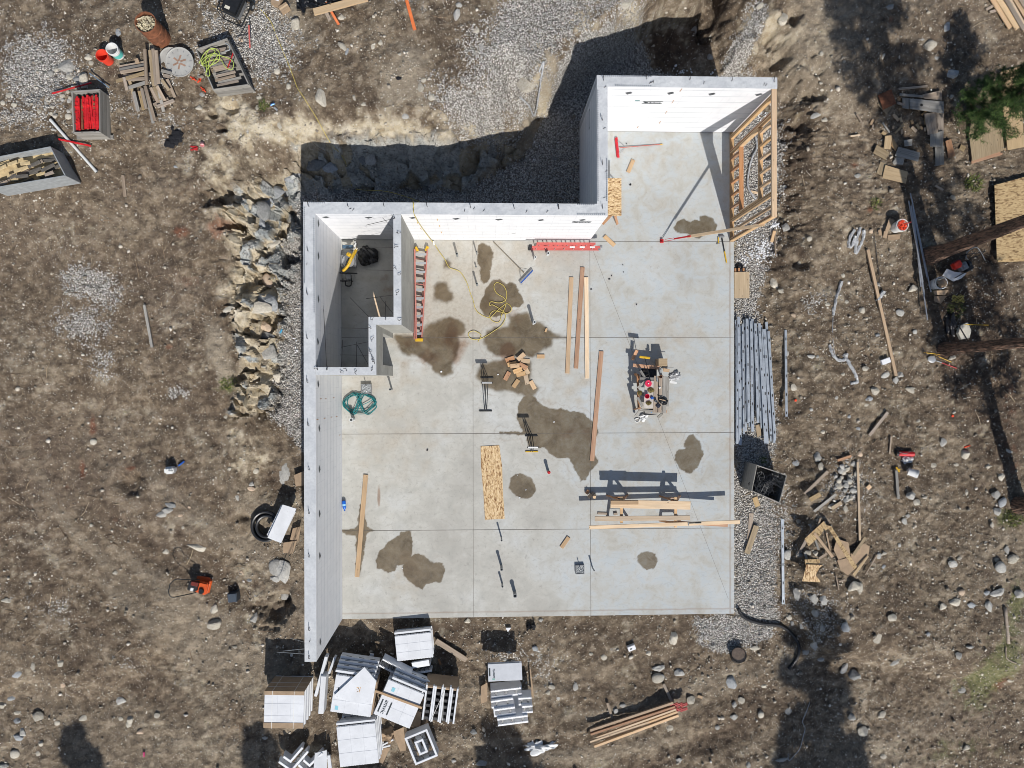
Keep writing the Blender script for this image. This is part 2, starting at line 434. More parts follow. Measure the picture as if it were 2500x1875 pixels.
# ---------------------------------------------------------------- the ground sheet
def axis(lo, hi, st):
    a = np.arange(lo, hi+1e-6, st); e = []; s = st; v = 0
    while v < 420: s *= 1.45; v += s; e.append(v)
    e = np.array(e)
    return np.concatenate([(lo-e)[::-1], a, hi+e])
def finer(a, lo, hi):                    # halve the step where the broken bank stands
    o = []
    for p, q in zip(a[:-1], a[1:]):
        o.append(p)
        if lo < p < hi: o.append((p+q)/2)
    return np.array(o+[a[-1]])
GX = finer(axis(-18.6, 19.4, .05), -8.9, -5.2); GY = finer(axis(-14.6, 14.6, .05), 4.9, 8.2)
X, Y = np.meshgrid(GX, GY)
Z = gz(X, Y)
far = np.maximum(np.maximum(np.abs(X)-20, 0), np.maximum(np.abs(Y)-15, 0))
Z = Z*(1/(1+far*.02))
nx, ny = len(GX), len(GY)
idx = np.arange(nx*ny).reshape(ny, nx)
Fq = np.stack([idx[:-1, :-1], idx[:-1, 1:], idx[1:, 1:], idx[1:, :-1]], -1).reshape(-1, 4)

def blob(x, y, lst, z=.5):
    m = np.zeros(np.shape(x))
    for a, b, rx, ry, rot, st in lst:
        cx, cy = U(a, b, z); rx /= 76; ry /= 76; c, s = math.cos(rot), math.sin(rot)
        dx = (x-cx)*c-(y-cy)*s; dy = (x-cx)*s+(y-cy)*c
        m = np.maximum(m, st*np.exp(-((dx/rx)**2+(dy/ry)**2)))
    return m
GR_E = wpoly('S', [(1785, 560), (1895, 520), (1900, 600), (1866, 640), (1850, 760), (1870, 860), (1885, 950), (1900, 1060), (1880, 1180), (1898, 1290), (1890, 1400), (1900, 1500),
                   (1880, 1560), (1800, 1590), (1760, 1600), (1700, 1570), (1690, 1510), (1785, 1500)], -.2)
GR_E2 = wpoly('S', [(1780, 300), (1905, 260), (1900, 600), (1785, 600)], -.2)
GR_W = wpoly('S', [(740, 500), (700, 530), (676, 660), (690, 820), (672, 940), (672, 1010), (700, 1050), (745, 1100), (800, 1100), (800, 500)], -.2)
GR_T = wpoly('S', [(720, 490), (740, 472), (850, 456), (1000, 452), (1130, 465), (1280, 385), (1330, 290), (1350, 225), (1400, 165), (1490, 120), (1570, 100), (1590, 170), (1650, 190), (1760, 200), (1800, 340), (1460, 560), (720, 600)], -.2)
GR_R = wpoly('S', [(1760, 200), (1790, 110), (1830, 30), (1850, 60), (1840, 150), (1870, 200)], .5)
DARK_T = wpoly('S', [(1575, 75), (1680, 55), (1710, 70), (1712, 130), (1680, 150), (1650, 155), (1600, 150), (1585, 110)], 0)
CREAM_B = [(900, 345, 260, 19, .03, 1.0), (720, 362, 110, 18, .2, .9), (1180, 335, 120, 20, .1, .8), (620, 330, 50, 45, 0, .75), (570, 430, 40, 60, 0, .7),
           (1420, 130, 100, 22, .6, .95), (1520, 75, 80, 18, .5, .9), (1325, 235, 30, 80, -.3, .9), (605, 560, 50, 90, 0, 1.1), (612, 700, 50, 90, 0, 1.0), (630, 880, 45, 120, 0, .95), (600, 1100, 50, 70, 0, .55),
           (1900, 90, 60, 40, .5, .6), (1850, 60, 60, 40, 0, .7), (580, 300, 50, 40, 0, .8), (1950, 300, 25, 60, 0, .35), (600, 1420, 45, 50, 0, .4)]
DUST_B = [(750, 110, 60, 80, .3, .8), (1010, 230, 90, 80, 0, .8), (830, 60, 40, 40, 0, .5), (540, 830, 30, 70, -.2, 1.0), (560, 910, 25, 60, 0, .8), (1290, 300, 40, 50, 0, .9), (1330, 210, 30, 40, 0, .9),
          (2070, 150, 60, 130, 0, .35), (2100, 420, 80, 90, 0, .3), (280, 100, 70, 60, 0, .3), (400, 1450, 120, 60, .4, .35), (2080, 700, 80, 60, 0, .3), (2300, 1250, 90, 90, 0, .4), (100, 1330, 120, 50, .3, .3)]
GRAV_B = [(170, 230, 90, 110, 0, 1.1), (120, 330, 80, 40, 0, .8), (300, 300, 120, 50, 0, .6), (650, 150, 110, 100, .3, 1.1), (560, 200, 60, 60, 0, .7), (450, 240, 50, 30, 0, .6),
          (250, 700, 90, 50, .3, .95), (220, 800, 80, 60, 0, .75), (260, 870, 50, 50, 0, .7), (2080, 1170, 60, 90, 0, .6), (1930, 1300, 40, 100, 0, .7), (2000, 1500, 90, 110, 0, .5),
          (440, 960, 40, 20, 0, .7), (100, 1480, 60, 40, .6, .45), (300, 1640, 90, 30, .6, .4), (1000, 60, 60, 30, .2, .4), (1480, 30, 90, 50, .5, .9), (1640, 1480, 160, 24, 0, .5), (2000, 740, 40, 30, 0, .5), (450, 330, 60, 60, 0, .35), (1260, 1650, 130, 90, 0, .35)]
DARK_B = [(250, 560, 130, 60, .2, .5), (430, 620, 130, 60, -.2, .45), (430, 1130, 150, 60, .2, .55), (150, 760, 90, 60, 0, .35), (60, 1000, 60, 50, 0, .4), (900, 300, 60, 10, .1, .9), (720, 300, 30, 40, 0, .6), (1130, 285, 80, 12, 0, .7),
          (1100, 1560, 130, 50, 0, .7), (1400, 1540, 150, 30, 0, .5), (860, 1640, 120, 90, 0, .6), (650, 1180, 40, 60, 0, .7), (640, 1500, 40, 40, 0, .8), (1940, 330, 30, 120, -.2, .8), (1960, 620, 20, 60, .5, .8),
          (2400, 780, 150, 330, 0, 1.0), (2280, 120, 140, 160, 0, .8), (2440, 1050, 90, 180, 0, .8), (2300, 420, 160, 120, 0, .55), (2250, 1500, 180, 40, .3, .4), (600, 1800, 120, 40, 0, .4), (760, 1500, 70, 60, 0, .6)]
GRASS_B = [(2440, 1640, 60, 130, .2, .8), (2480, 1470, 30, 60, 0, .8), (2400, 1860, 160, 40, 0, .45), (560, 950, 30, 14, 0, .6), (2300, 700, 40, 60, 0, .3), (2460, 1270, 25, 30, 0, .7)]
RUST_B = [(560, 570, 26, 34, .3, .9), (470, 580, 25, 16, 0, .9), (200, 1150, 12, 34, 0, .9), (228, 1040, 10, 30, 0, .8), (160, 1190, 16, 10, 0, .7), (320, 1143, 20, 7, 0, .8), (2160, 60, 12, 14, 0, .7), (2090, 400, 12, 10, 0, .7), (2350, 850, 60, 40, 0, .4), (2480, 1050, 30, 200, 0, .5), (2480, 1690, 20, 30, 0, .8),
          (290, 1270, 40, 30, 0, .4), (420, 850, 20, 10, 0, .6), (2130, 510, 12, 12, 0, .7), (480, 690, 60, 25, 0, .4), (2490, 200, 12, 60, 0, .6)]
LIT_B = [(100, 600, 300, 200, 0, .5), (400, 700, 250, 260, 0, .55), (150, 1150, 250, 200, 0, .7), (400, 1250, 200, 160, 0, .55), (2300, 500, 260, 260, 0, .35), (2100, 400, 80, 200, 0, .4), (2440, 1000, 120, 300, 0, .7), (2400, 1800, 260, 90, 0, .6), (1950, 60, 60, 60, 0, .3), (400, 480, 160, 60, 0, .6), (2350, 60, 200, 80, 0, .6), (480, 1000, 120, 80, 0, .4)]
def zones(x, y):
    n1 = fbm(x, y, 1.1, 5, 50); n2 = fbm(x, y, 4.5, 4, 60); n3 = fbm(x, y, 11, 3, 65)
    n = n1*.8+n2*.75+n3*.5
    e = n*.55
    sh = lambda P, k=.2: ss(k, -k, sdpoly(x, y, P)+e)
    gr = np.maximum.reduce([sh(GR_E), sh(GR_E2), sh(GR_W), sh(GR_R, .2), ss(.8, -.7, sdpoly(x, y, GRAV)+e*2.2), ss(.1, 1.0, blob(x, y, GRAV_B)+n*.9)*.9])
    big2 = fbm(x, y, .16, 3, 77)
    low = ss(.15, -.1, sdpoly(x, y, GR_T)+e*.4)
    gr = np.maximum(gr, low)
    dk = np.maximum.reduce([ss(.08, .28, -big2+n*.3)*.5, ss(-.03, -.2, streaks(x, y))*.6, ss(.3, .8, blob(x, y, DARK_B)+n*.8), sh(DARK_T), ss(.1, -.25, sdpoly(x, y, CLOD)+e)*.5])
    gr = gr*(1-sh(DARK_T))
    cream = ss(.15, 1.0, blob(x, y, CREAM_B)+n*1.5)
    cream = np.maximum(cream, ss(.2, -.2, sdpoly(x, y, CLIFF)+e)*.75); cream = np.maximum(cream, ss(.1, -.25, sdpoly(x, y, RUB)+e)*ss(-.55, -.05, n))
    rock = np.maximum(ss(.2, -.2, sdpoly(x, y, RUB)+e), ss(.2, -.2, sdpoly(x, y, CLIFF)+e)*.8)
    cel = worley(x+fbm(x, y, .45, 4, 20)*.6, y+fbm(x, y, 2.6, 4, 30)*.5, 1.35, 5)[2]
    cel2 = worley(x, y, 3.6, 9)[2]
    rock = rock*np.where((cel+cel2*.6) > np.where(sdpoly(x, y, CLIFF) < .2, .7, 1.25-.5*ss(-7.2, -6.2, x)), 1, .0)
    dust = ss(.2, .8, blob(x, y, DUST_B)+n*.8); dust = np.maximum(dust, ss(.03, .25, streaks(x, y))*.5); big = fbm(x, y, .16, 3, 77); dust = np.maximum(dust, ss(.06, .25, big+n*.25)*.55*(1-.6*ss(-7, -10, x)))
    lit = ss(.2, .8, blob(x, y, LIT_B)+n*.9)
    gs = ss(.3, .7, blob(x, y, GRASS_B)+n*.9); ru = ss(.35, .8, blob(x, y, RUST_B)+n*.9)
    return gr, cream, dk, rock, dust, lit, gs, ru
zz = zones(X, Y)
def ground_material():
    t = NT('soil_and_gravel', .92)
    def at(nm):
        a = t.t.nodes.new('ShaderNodeAttribute'); a.attribute_name = nm
        s = t.t.nodes.new('ShaderNodeSeparateColor'); t.l(a.outputs['Color'], s.inputs[0]); return s.outputs[0], s.outputs[1], s.outputs[2], a.outputs['Alpha']
    gr, cream, dk, rock = at('zones_a'); dust, lit, gs, ru = at('zones_b')
    B = (0, 0, 0, 1); W = (1, 1, 1, 1)
    nb = t.noise(.55, 8, .62); nm = t.noise(3.2, 7, .66); nf = t.noise(13, 6, .7); nff = t.noise(45, 4, .65)
    soil = t.ramp(nb, [(.32, hexc(98, 84, 67)), (.5, hexc(121, 106, 87)), (.68, hexc(150, 136, 115))])
    soil = t.mix(t.ramp(nm, [(.36, W), (.56, B)]), soil, hexc(76, 64, 52))
    soil = t.mix(t.ramp(nm, [(.54, B), (.70, (.8, .8, .8, 1))]), soil, hexc(172, 158, 138))
    soil = t.mix(t.ramp(nf, [(.30, (.75, .75, .75, 1)), (.46, B)]), soil, hexc(70, 56, 44))
    soil = t.mix(t.ramp(nf, [(.56, B), (.72, (.6, .6, .6, 1))]), soil, hexc(174, 162, 144))
    # litter: twigs and dead grass
    lv = t.vec((6, 30, 6), (0, 0, .5)); lv2 = t.vec((30, 6, 6), (0, 0, .35))
    l1 = t.noise(1.6, 5, .7, lv, dist=1.2); l2 = t.noise(1.6, 5, .7, lv2, dist=1.2)
    lm = t.math('MULTIPLY', t.ramp(t.math('MAXIMUM', l1, l2), [(.56, B), (.70, W)]), lit)
    soil = t.mix(t.math('MULTIPLY', lit, .45), soil, hexc(98, 84, 74))
    soil = t.mix(lm, soil, hexc(160, 146, 126))
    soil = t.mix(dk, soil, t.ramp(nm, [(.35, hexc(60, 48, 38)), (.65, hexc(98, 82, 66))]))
    soil = t.mix(t.math('MULTIPLY', cream, .85), soil, t.ramp(nm, [(.3, hexc(172, 152, 118)), (.5, hexc(206, 194, 168)), (.7, hexc(222, 214, 196))]))
    soil = t.mix(t.math('MULTIPLY', dust, .8), soil, t.ramp(nf, [(.35, hexc(142, 130, 112)), (.65, hexc(172, 161, 142))]))
    soil = t.mix(t.math('MULTIPLY', ru, .7), soil, t.ramp(nf, [(.35, hexc(92, 52, 34)), (.65, hexc(142, 88, 62))]))
    soil = t.mix(t.math('MULTIPLY', gs, .75), soil, t.ramp(nf, [(.35, hexc(74, 84, 44)), (.65, hexc(128, 128, 84))]))
    # fine grit, two sizes of stones lying in the soil
    soil = t.mix(t.ramp(nff, [(.30, (.7, .7, .7, 1)), (.48, B)]), soil, t.mix(.5, soil, hexc(56, 46, 38)))
    def stones(sc, thr, cov, soil, jit):
        v = t.co.outputs['Object']
        d = t.vor(sc, vec=v); c = t.vor(sc, vec=v, out='Color')
        s = t.n('ShaderNodeSeparateColor'); t.l(c, s.inputs[0])
        pres = t.math('LESS_THAN', s.outputs[0], t.math('MULTIPLY', t.ramp(t.noise(1.3, 4, .6), [(.3, (.35, .35, .35, 1)), (.7, W)]), cov))
        size = t.math('MULTIPLY', s.outputs[2], thr)
        m = t.math('MULTIPLY', t.math('LESS_THAN', d, t.math('ADD', size, thr*.35)), pres)
        col = t.ramp(s.outputs[1], [(.1, hexc(140, 132, 120)), (.5, hexc(178, 170, 156)), (.9, hexc(212, 206, 194))])
        return t.mix(m, soil, col), m, d
    soil, m1, d1 = stones(11, .26, .13, soil, 0)
    soil, m2, d2 = stones(26, .30, .24, soil, 0)
    # gravel
    gd = t.vor(21); gc = t.vor(21, out='Color'); sg = t.n('ShaderNodeSeparateColor'); t.l(gc, sg.inputs[0])
    gcol = t.ramp(sg.outputs[0], [(.05, hexc(136, 132, 126)), (.35, hexc(174, 171, 165)), (.7, hexc(200, 198, 193)), (.97, hexc(226, 224, 219))])
    gcol = t.mix(t.ramp(nb, [(.4, B), (.62, (.5, .5, .5, 1))]), gcol, t.mix(.5, gcol, hexc(170, 160, 148)))
    gcol = t.mix(t.ramp(gd, [(.44, B), (.7, (.8, .8, .8, 1))]), gcol, hexc(92, 85, 77))
    gm = t.ramp(t.math('ADD', gr, t.math('MULTIPLY', t.math('SUBTRACT', sg.outputs[1], .5), .8)), [(.40, B), (.60, W)])
    col = t.mix(gm, soil, gcol)
    rk = t.ramp(t.noise(2.4, 8, .7), [(.3, hexc(116, 122, 124)), (.5, hexc(168, 172, 170)), (.7, hexc(212, 211, 204))])
    rk = t.mix(t.ramp(nf, [(.35, W), (.5, B)]), rk, hexc(92, 94, 96))
    col = t.mix(rock, col, rk)
    # relief
    h = t.math('ADD', t.math('MULTIPLY', nm, 1.0), t.math('MULTIPLY', nf, .55))
    h = t.math('ADD', h, t.math('MULTIPLY', nff, .22))
    h = t.math('ADD', h, t.math('MULTIPLY', t.math('MULTIPLY', m1, t.math('SUBTRACT', .5, d1)), .9))
    h = t.math('ADD', h, t.math('MULTIPLY', t.math('MULTIPLY', m2, t.math('SUBTRACT', .5, d2)), .45))
    hg = t.math('ADD', t.math('MULTIPLY', t.math('SUBTRACT', 1.0, gd), .75), t.math('MULTIPLY', sg.outputs[2], .5))
    hh = t.n('ShaderNodeMix'); t.l(gm, hh.inputs[0]); t.l(h, hh.inputs[2]); t.l(hg, hh.inputs[3])
    return t.out(col, t.bump(hh.outputs[0], 1.0, .075), .93)
GM = ground_material()
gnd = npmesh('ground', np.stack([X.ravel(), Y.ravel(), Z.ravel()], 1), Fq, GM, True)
fx_ = X.ravel()[Fq[:, 0]]; fy_ = Y.ravel()[Fq[:, 0]]; near = (fx_ > -9.5) & (fx_ < 2.5) & (fy_ > -2.5) & (fy_ < 8.5); fl = np.ones(len(Fq), bool); k_ = np.where(near)[0]
fl[k_] = ~((sdpoly(fx_[k_], fy_[k_], RUB) < .1) | (sdpoly(fx_[k_], fy_[k_], CLIFF) < .1)); gnd.data.polygons.foreach_set('use_smooth', fl)
tag(gnd, 'brown excavated soil with gravel, cut banks and a trench round the foundation', None, None, 'structure')
A = lambda l: np.stack([v.ravel() for v in l], 1)
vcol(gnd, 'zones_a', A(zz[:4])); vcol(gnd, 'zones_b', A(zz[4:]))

# ---------------------------------------------------------------- the slab
WET = [wpoly(c, p) for c, p in [
    ('B2', [(1475, 470), (1500, 460), (1545, 470), (1585, 530), (1585, 600), (1560, 720), (1520, 770), (1490, 740), (1480, 640), (1455, 600), (1470, 530)]),
    ('B2', [(1510, 850), (1560, 790), (1600, 740), (1640, 730), (1690, 760), (1720, 740), (1770, 770), (1790, 830), (1830, 910), (1800, 950), (1750, 960), (1700, 1000), (1600, 1020), (1530, 1010), (1490, 960), (1488, 900)]),
    ('B2', [(1130, 800), (1160, 760), (1210, 755), (1250, 790), (1280, 840), (1275, 900), (1240, 920), (1130, 900)]),
    ('B2', [(1205, 590), (1240, 575), (1265, 610), (1250, 640), (1215, 640)]),
    ('B2', [(1050, 1110), (1120, 1070), (1200, 1040), (1260, 1020), (1330, 1035), (1370, 1080), (1375, 1140), (1330, 1180), (1350, 1240), (1310, 1330), (1280, 1380), (1280, 1450), (1230, 1485), (1180, 1480), (1120, 1440), (1110, 1400), (1060, 1350), (950, 1320), (880, 1280), (840, 1230), (820, 1170), (830, 1150), (980, 1160), (1040, 1170)]),
    ('B2', [(1720, 1010), (1760, 985), (1820, 990), (1870, 1000), (1900, 1060), (1980, 1080), (2050, 1150), (2200, 1185), (2060, 1200), (2040, 1240), (1960, 1290), (1900, 1340), (1800, 1330), (1700, 1340), (1620, 1330), (1540, 1270), (1520, 1200), (1540, 1130), (1600, 1100), (1700, 1085)]),
    ('B2', [(1490, 1380), (1620, 1360), (1700, 1330), (1880, 1360), (1880, 1450), (1890, 1520), (1950, 1570), (1930, 1620), (1880, 1640), (1700, 1600), (1520, 1590), (1470, 1480)]),
    ('C2', [(1790, 280), (1830, 220), (1900, 210), (1960, 260), (2020, 300), (2160, 310), (2260, 340), (2320, 380), (2390, 420), (2410, 490), (2370, 540), (2360, 640), (2390, 720), (2340, 780), (2300, 850), (2270, 860), (2230, 790), (2190, 690), (2100, 690), (2020, 650), (1990, 610), (1860, 600), (1840, 520), (1650, 505), (1640, 490), (1800, 480), (1775, 380)]),
    ('C2', [(1760, 810), (1840, 810), (1900, 850), (1925, 920), (1900, 985), (1820, 1005), (1760, 990), (1705, 920), (1720, 860)]),
    ('C2', [(960, 1245), (975, 1300), (965, 1440), (950, 1490), (900, 1510), (850, 1520), (840, 1570), (780, 1580), (700, 1540), (680, 1480), (710, 1400), (760, 1350), (830, 1310), (880, 1255)]),
    ('C2', [(905, 1500), (970, 1440), (1010, 1415), (1060, 1440), (1100, 1480), (1200, 1500), (1215, 1560), (1190, 1640), (1080, 1660), (1045, 1705), (1020, 1690), (950, 1650), (905, 1600), (895, 1540)]),
    ('C3', [(1090, 560), (1130, 545), (1175, 590), (1215, 690), (1195, 780), (1120, 845), (1050, 830), (995, 740), (1010, 680), (1070, 650), (1065, 610)]),
    ('C3', [(770, 1480), (830, 1500), (850, 1560), (830, 1610), (760, 1620), (690, 1570), (690, 1520), (730, 1490)]),
    ('B3', [(1060, 285), (1100, 300), (1150, 295), (1195, 300), (1200, 265), (1235, 250), (1300, 280), (1330, 330), (1325, 380), (1180, 430), (1100, 410), (1010, 390), (988, 350), (1000, 310)]),
    ('C2', [(560, 1040), (590, 1040), (600, 1130), (620, 1220), (680, 1250), (620, 1270), (590, 1400), (570, 1580), (530, 1580), (545, 1400), (540, 1280), (440, 1262), (430, 1245), (530, 1240), (555, 1180)])]]
st = .028
SX = np.arange(XWI+.002, XE+.001, st); SX[-1] = XE
SY = np.arange(YS, YBI-.002, st)
X2, Y2 = np.meshgrid(SX, SY)
wet = np.zeros(X2.shape); wn1 = fbm(X2, Y2, 2.2, 4, 70)*.22+fbm(X2, Y2, 7, 4, 75)*.13
for i, pg in enumerate(WET):
    soft = .016 if i in (7, 8, 9, 10, 11, 12, 13, 14, 0, 1) else .075
    wet = np.maximum(wet, ss(soft, -soft, sdpoly(X2, Y2, pg)+wn1*.8))
def sb(l): return blob(X2, Y2, l, 0)
n4 = fbm(X2, Y2, 3, 5, 80)
ringm = np.zeros(X2.shape)
for i, pg in enumerate(WET):
    if i in (4, 5, 6, 7, 10, 11): d_ = sdpoly(X2, Y2, pg)+wn1*1.6; ringm = np.maximum(ringm, ss(.03, .0, np.abs(d_-.16))*ss(-.1, .1, fbm(X2, Y2, 1.1, 3, 71)))
rust = ss(.25, .8, sb([(1122, 855, 28, 45, .4, .8), (1100, 820, 22, 50, 0, .7), (1050, 870, 60, 26, 0, .55), (1238, 855, 22, 28, .5, 1.2), (1000, 850, 40, 24, 0, .5), (1390, 1070, 70, 60, 0, .4), (925, 1215, 4, 24, 0, 1.1), (1060, 740, 26, 60, 0, .35), (1250, 770, 40, 30, 0, .5), (970, 700, 40, 25, 0, .4), (940, 680, 20, 20, 0, .4)])+n4*.9)
tan = ss(.2, .85, sb([(1150, 650, 300, 160, 0, .7), (1080, 760, 200, 110, 0, .9), (950, 920, 160, 60, 0, .55), (960, 1080, 160, 120, 0, .5), (1400, 950, 90, 120, 0, .45), (1560, 1000, 160, 80, 0, .6), (1650, 830, 120, 80, 0, .55), (1770, 1000, 40, 200, 0, .5), (880, 540, 100, 40, 0, .5), (1600, 1080, 120, 60, 0, .6), (1000, 1400, 60, 80, 0, .5), (1450, 1100, 100, 100, 0, .3), (1620, 400, 100, 150, 0, .3)])+n4*1.0)
edge = ss(.035, .01, np.abs(X2-8.0+n4*.03))*(Y2 < 4.6)+ss(.035, .01, np.abs(Y2+7.50+n4*.03)); edge = np.clip(np.maximum(edge, ringm*.6), 0, 1)
inside = (X2[:-1, :-1] > XBI-.05) | (Y2[1:, 1:] < YNI-.002)
ids = np.arange(X2.size).reshape(X2.shape)
Fs = np.stack([ids[:-1, :-1], ids[:-1, 1:], ids[1:, 1:], ids[1:, :-1]], -1)[inside]
def slab_material():
    t = NT('trowelled_concrete', .75)
    a = t.t.nodes.new('ShaderNodeAttribute'); a.attribute_name = 'stains'
    s = t.n('ShaderNodeSeparateColor'); t.l(a.outputs['Color'], s.inputs[0])
    wetm, rustm, tanm, edg = s.outputs[0], s.outputs[1], s.outputs[2], a.outputs['Alpha']
    B = (0, 0, 0, 1); W = (1, 1, 1, 1)
    nb = t.noise(.42, 8, .6); nm = t.noise(2.1, 8, .68, dist=.6); nf = t.noise(9, 6, .7, dist=.5); ng = t.noise(34, 4, .6)
    c = t.ramp(nb, [(.34, hexc(170, 168, 161)), (.5, hexc(183, 182, 175)), (.66, hexc(192, 194, 192))])
    c = t.mix(t.ramp(nm, [(.34, (.5, .5, .5, 1)), (.54, B)]), c, hexc(154, 154, 148))
    c = t.mix(t.ramp(nm, [(.55, B), (.74, (.35, .35, .35, 1))]), c, hexc(198, 200, 198))
    c = t.mix(t.ramp(nf, [(.28, (.7, .7, .7, 1)), (.44, B)]), c, hexc(142, 140, 134))
    sx_ = t.n('ShaderNodeSeparateXYZ'); t.l(t.co.outputs['Object'], sx_.inputs[0])
    bl = t.math('MULTIPLY', t.ramp(t.math('ADD', t.math('MULTIPLY', sx_.outputs[0], .12), nb), [(.66, B), (1.15, (.7, .7, .7, 1))]), t.ramp(nm, [(.4, B), (.6, W)]))
    c = t.mix(bl, c, hexc(172, 181, 186))
    c = t.mix(t.math('MULTIPLY', tanm, .8), c, t.ramp(nf, [(.3, hexc(158, 150, 136)), (.7, hexc(184, 178, 166))]))
    c = t.mix(t.ramp(ng, [(.66, B), (.72, (.55, .55, .55, 1))]), c, hexc(120, 116, 108))
    # trowel swirls and hairline marks
    w = t.t.nodes.new('ShaderNodeTexWave'); w.wave_type = 'RINGS'; w.inputs['Scale'].default_value = 1.4; w.inputs['Distortion'].default_value = 9; w.inputs['Detail'].default_value = 4; w.inputs['Detail Scale'].default_value = 1.5
    t.l(t.co.outputs['Object'], w.inputs[0])
    c = t.mix(t.math('MULTIPLY', t.ramp(w.outputs[1], [(.0, W), (.06, B)]), t.ramp(nm, [(.45, B), (.6, (.22, .22, .22, 1))])), c, hexc(146, 141, 132))
    c = t.mix(t.math('MULTIPLY', rustm, .75), c, t.ramp(nf, [(.3, hexc(112, 84, 64)), (.7, hexc(150, 124, 100))]))
    wc = t.mix(1.0, c, t.ramp(nm, [(.35, (.235, .18, .115, 1)), (.65, (.385, .315, .225, 1))]), 'MULTIPLY')
    c = t.mix(t.math('MULTIPLY', wetm, t.ramp(nf, [(.2, (.8, .8, .8, 1)), (.5, W)])), c, wc)
    c = t.mix(t.math('MULTIPLY', edg, .45), c, hexc(132, 108, 88))
    r = t.math('SUBTRACT', .78, t.math('MULTIPLY', wetm, .28))
    return t.out(c, t.bump(t.math('ADD', t.math('MULTIPLY', nm, .6), t.math('MULTIPLY', nf, .4)), .25, .01), r)
slab = npmesh('floor', np.stack([X2.ravel(), Y2.ravel(), np.zeros(X2.size)], 1), Fs, slab_material(), True)
vcol(slab, 'stains', np.stack([wet.ravel(), rust.ravel(), tan.ravel(), edge.ravel()], 1))
tag(slab, 'pale grey concrete floor slab with brown damp stains and sawn joints', None, None, 'structure')
bm = bmesh.new(); e = .003
prism(bm, [(XWO+.05, YS), (XE, YS), (XE, YBI), (XBI, YBI), (XBI, YNI), (XWO+.05, YNI)], -.55, -e)
mk('slab_edge', bm, CONCW, slab)
JD = plain('joint_line_grey', hexc(100, 95, 88), .9, .3, 12, 0)  # dark grey of the saw cut lines, laid as thin strips
def joint(tag_, a, b, w=.012):
    p = Vector((*U(*px(tag_, *a), 0), .004)); q = Vector((*U(*px(tag_, *b), 0), .004)); d = (q-p); n = Vector((-d.y, d.x, 0)).normalized()*w/2
    bm = bmesh.new(); bm.faces.new([bm.verts.new(v) for v in (p-n, q-n, q+n, p+n)]); mk('saw_cut_joint', bm, JD, slab)
joint('S', (1154.5, 590), (1155.5, 1510)); joint('S', (1440, 600), (1442.5, 1506)); joint('S', (1440, 590), (1790, 590)); joint('S', (985, 824.5), (1791, 823.5))
joint('S', (836, 1060), (1791, 1056)); joint('S', (836, 1296), (1791, 1289)); joint('S', (1448, 612), (1778, 1462), .007)
joint('S', (834, 824), (905, 825), .01)

# ---------------------------------------------------------------- insulated walls
def wall(name, label, x0, y0, x1, y1, faces):
    """foam skins on the long sides and a concrete core between them; faces: which sides carry foam"""
    t = thing(name, label, 'wall', ((x0+x1)/2, (y0+y1)/2, 0)); ox, oy = (x0+x1)/2, (y0+y1)/2
    def part(nm, a, b, c, d, z0, z1, m):
        bm = bmesh.new(); box(bm, ((a+c)/2, (b+d)/2, (z0+z1)/2), (c-a, d-b, z1-z0)); o = mk(nm, bm, m, t); o.matrix_parent_inverse = Matrix.Translation((-ox, -oy, 0)); return o
    k = .066; bot = -.5
    long_x = (x1-x0) > (y1-y0)
    a, b, c, d = x0, y0, x1, y1
    if long_x:
        part('foam_panel', a, b, c, b+k, bot, H-.004, FOAM); part('foam_panel', a, d-k, c, d, bot, H-.004, FOAM); part('concrete_core', a, b+k, c, d-k, bot, H-.006, WALLTOP)
    else:
        part('foam_panel', a, b, a+k, d, bot, H-.004, FOAM); part('foam_panel', c-k, b, c, d, bot, H-.004, FOAM); part('concrete_core', a+k, b, c-k, d, bot, H-.006, WALLTOP)
    # mortar-smeared top, over foam edges and core
    bm = bmesh.new(); n = int(max(x1-x0, y1-y0)/.12)+1
    for i in range(n+1):
        for j in range(4):
            u = i/n; v = j/3
            xx = a+(c-a)*(u if long_x else v); yy = b+(d-b)*(v if long_x else u)
            bm.verts.new((xx, yy, H+.002+.004*math.sin(i*1.7+j*2.3)*math.sin(i*.31)))
    bm.verts.ensure_lookup_table()
    for i in range(n):
        for j in range(3):
            q = [i*4+j, (i+1)*4+j, (i+1)*4+j+1, i*4+j+1]
            f = bm.faces.new([bm.verts[w] for w in (q if long_x else q[::-1])])
    o = mk('wall_top', bm, WALLTOP, t); o.matrix_parent_inverse = Matrix.Translation((-ox, -oy, 0))
    return t, Matrix.Translation((-ox, -oy, 0))
wN, iN = wall('foundation_wall', 'long white foam wall along the trench, behind the fallen red ladder', XWO, YNI, XBI, YNO, 0)
wW, iW = wall('foundation_wall', 'long white foam wall down the left side of the slab, beside the blue bottle', XWO, YS-.002, XWI, YNI-.002, 0)
wB, iB = wall('foundation_wall', 'short white foam side wall of the bay, next to the sheet of strand board', XBO, YNO+.002, XBI, YBI-.002, 0)
wE, iE = wall('foundation_wall', 'white foam end wall of the bay, joined to the timber stud wall', XBO, YBI, XE+.01, YBO, 0)
def hook(p, t, inv, big=1.0):
    x, y = p; bm = bmesh.new(); a = rnd.uniform(-.3, .3)
    tube(bm, [(x, y, H-.03), (x, y, H+.07), (x-.012+a*.02, y+.03, H+.10), (x-.02, y+.115*big, H+.085)], .008, 5, 2)
    o = mk('anchor_bolt', bm, REBAR, t); o.matrix_parent_inverse = inv
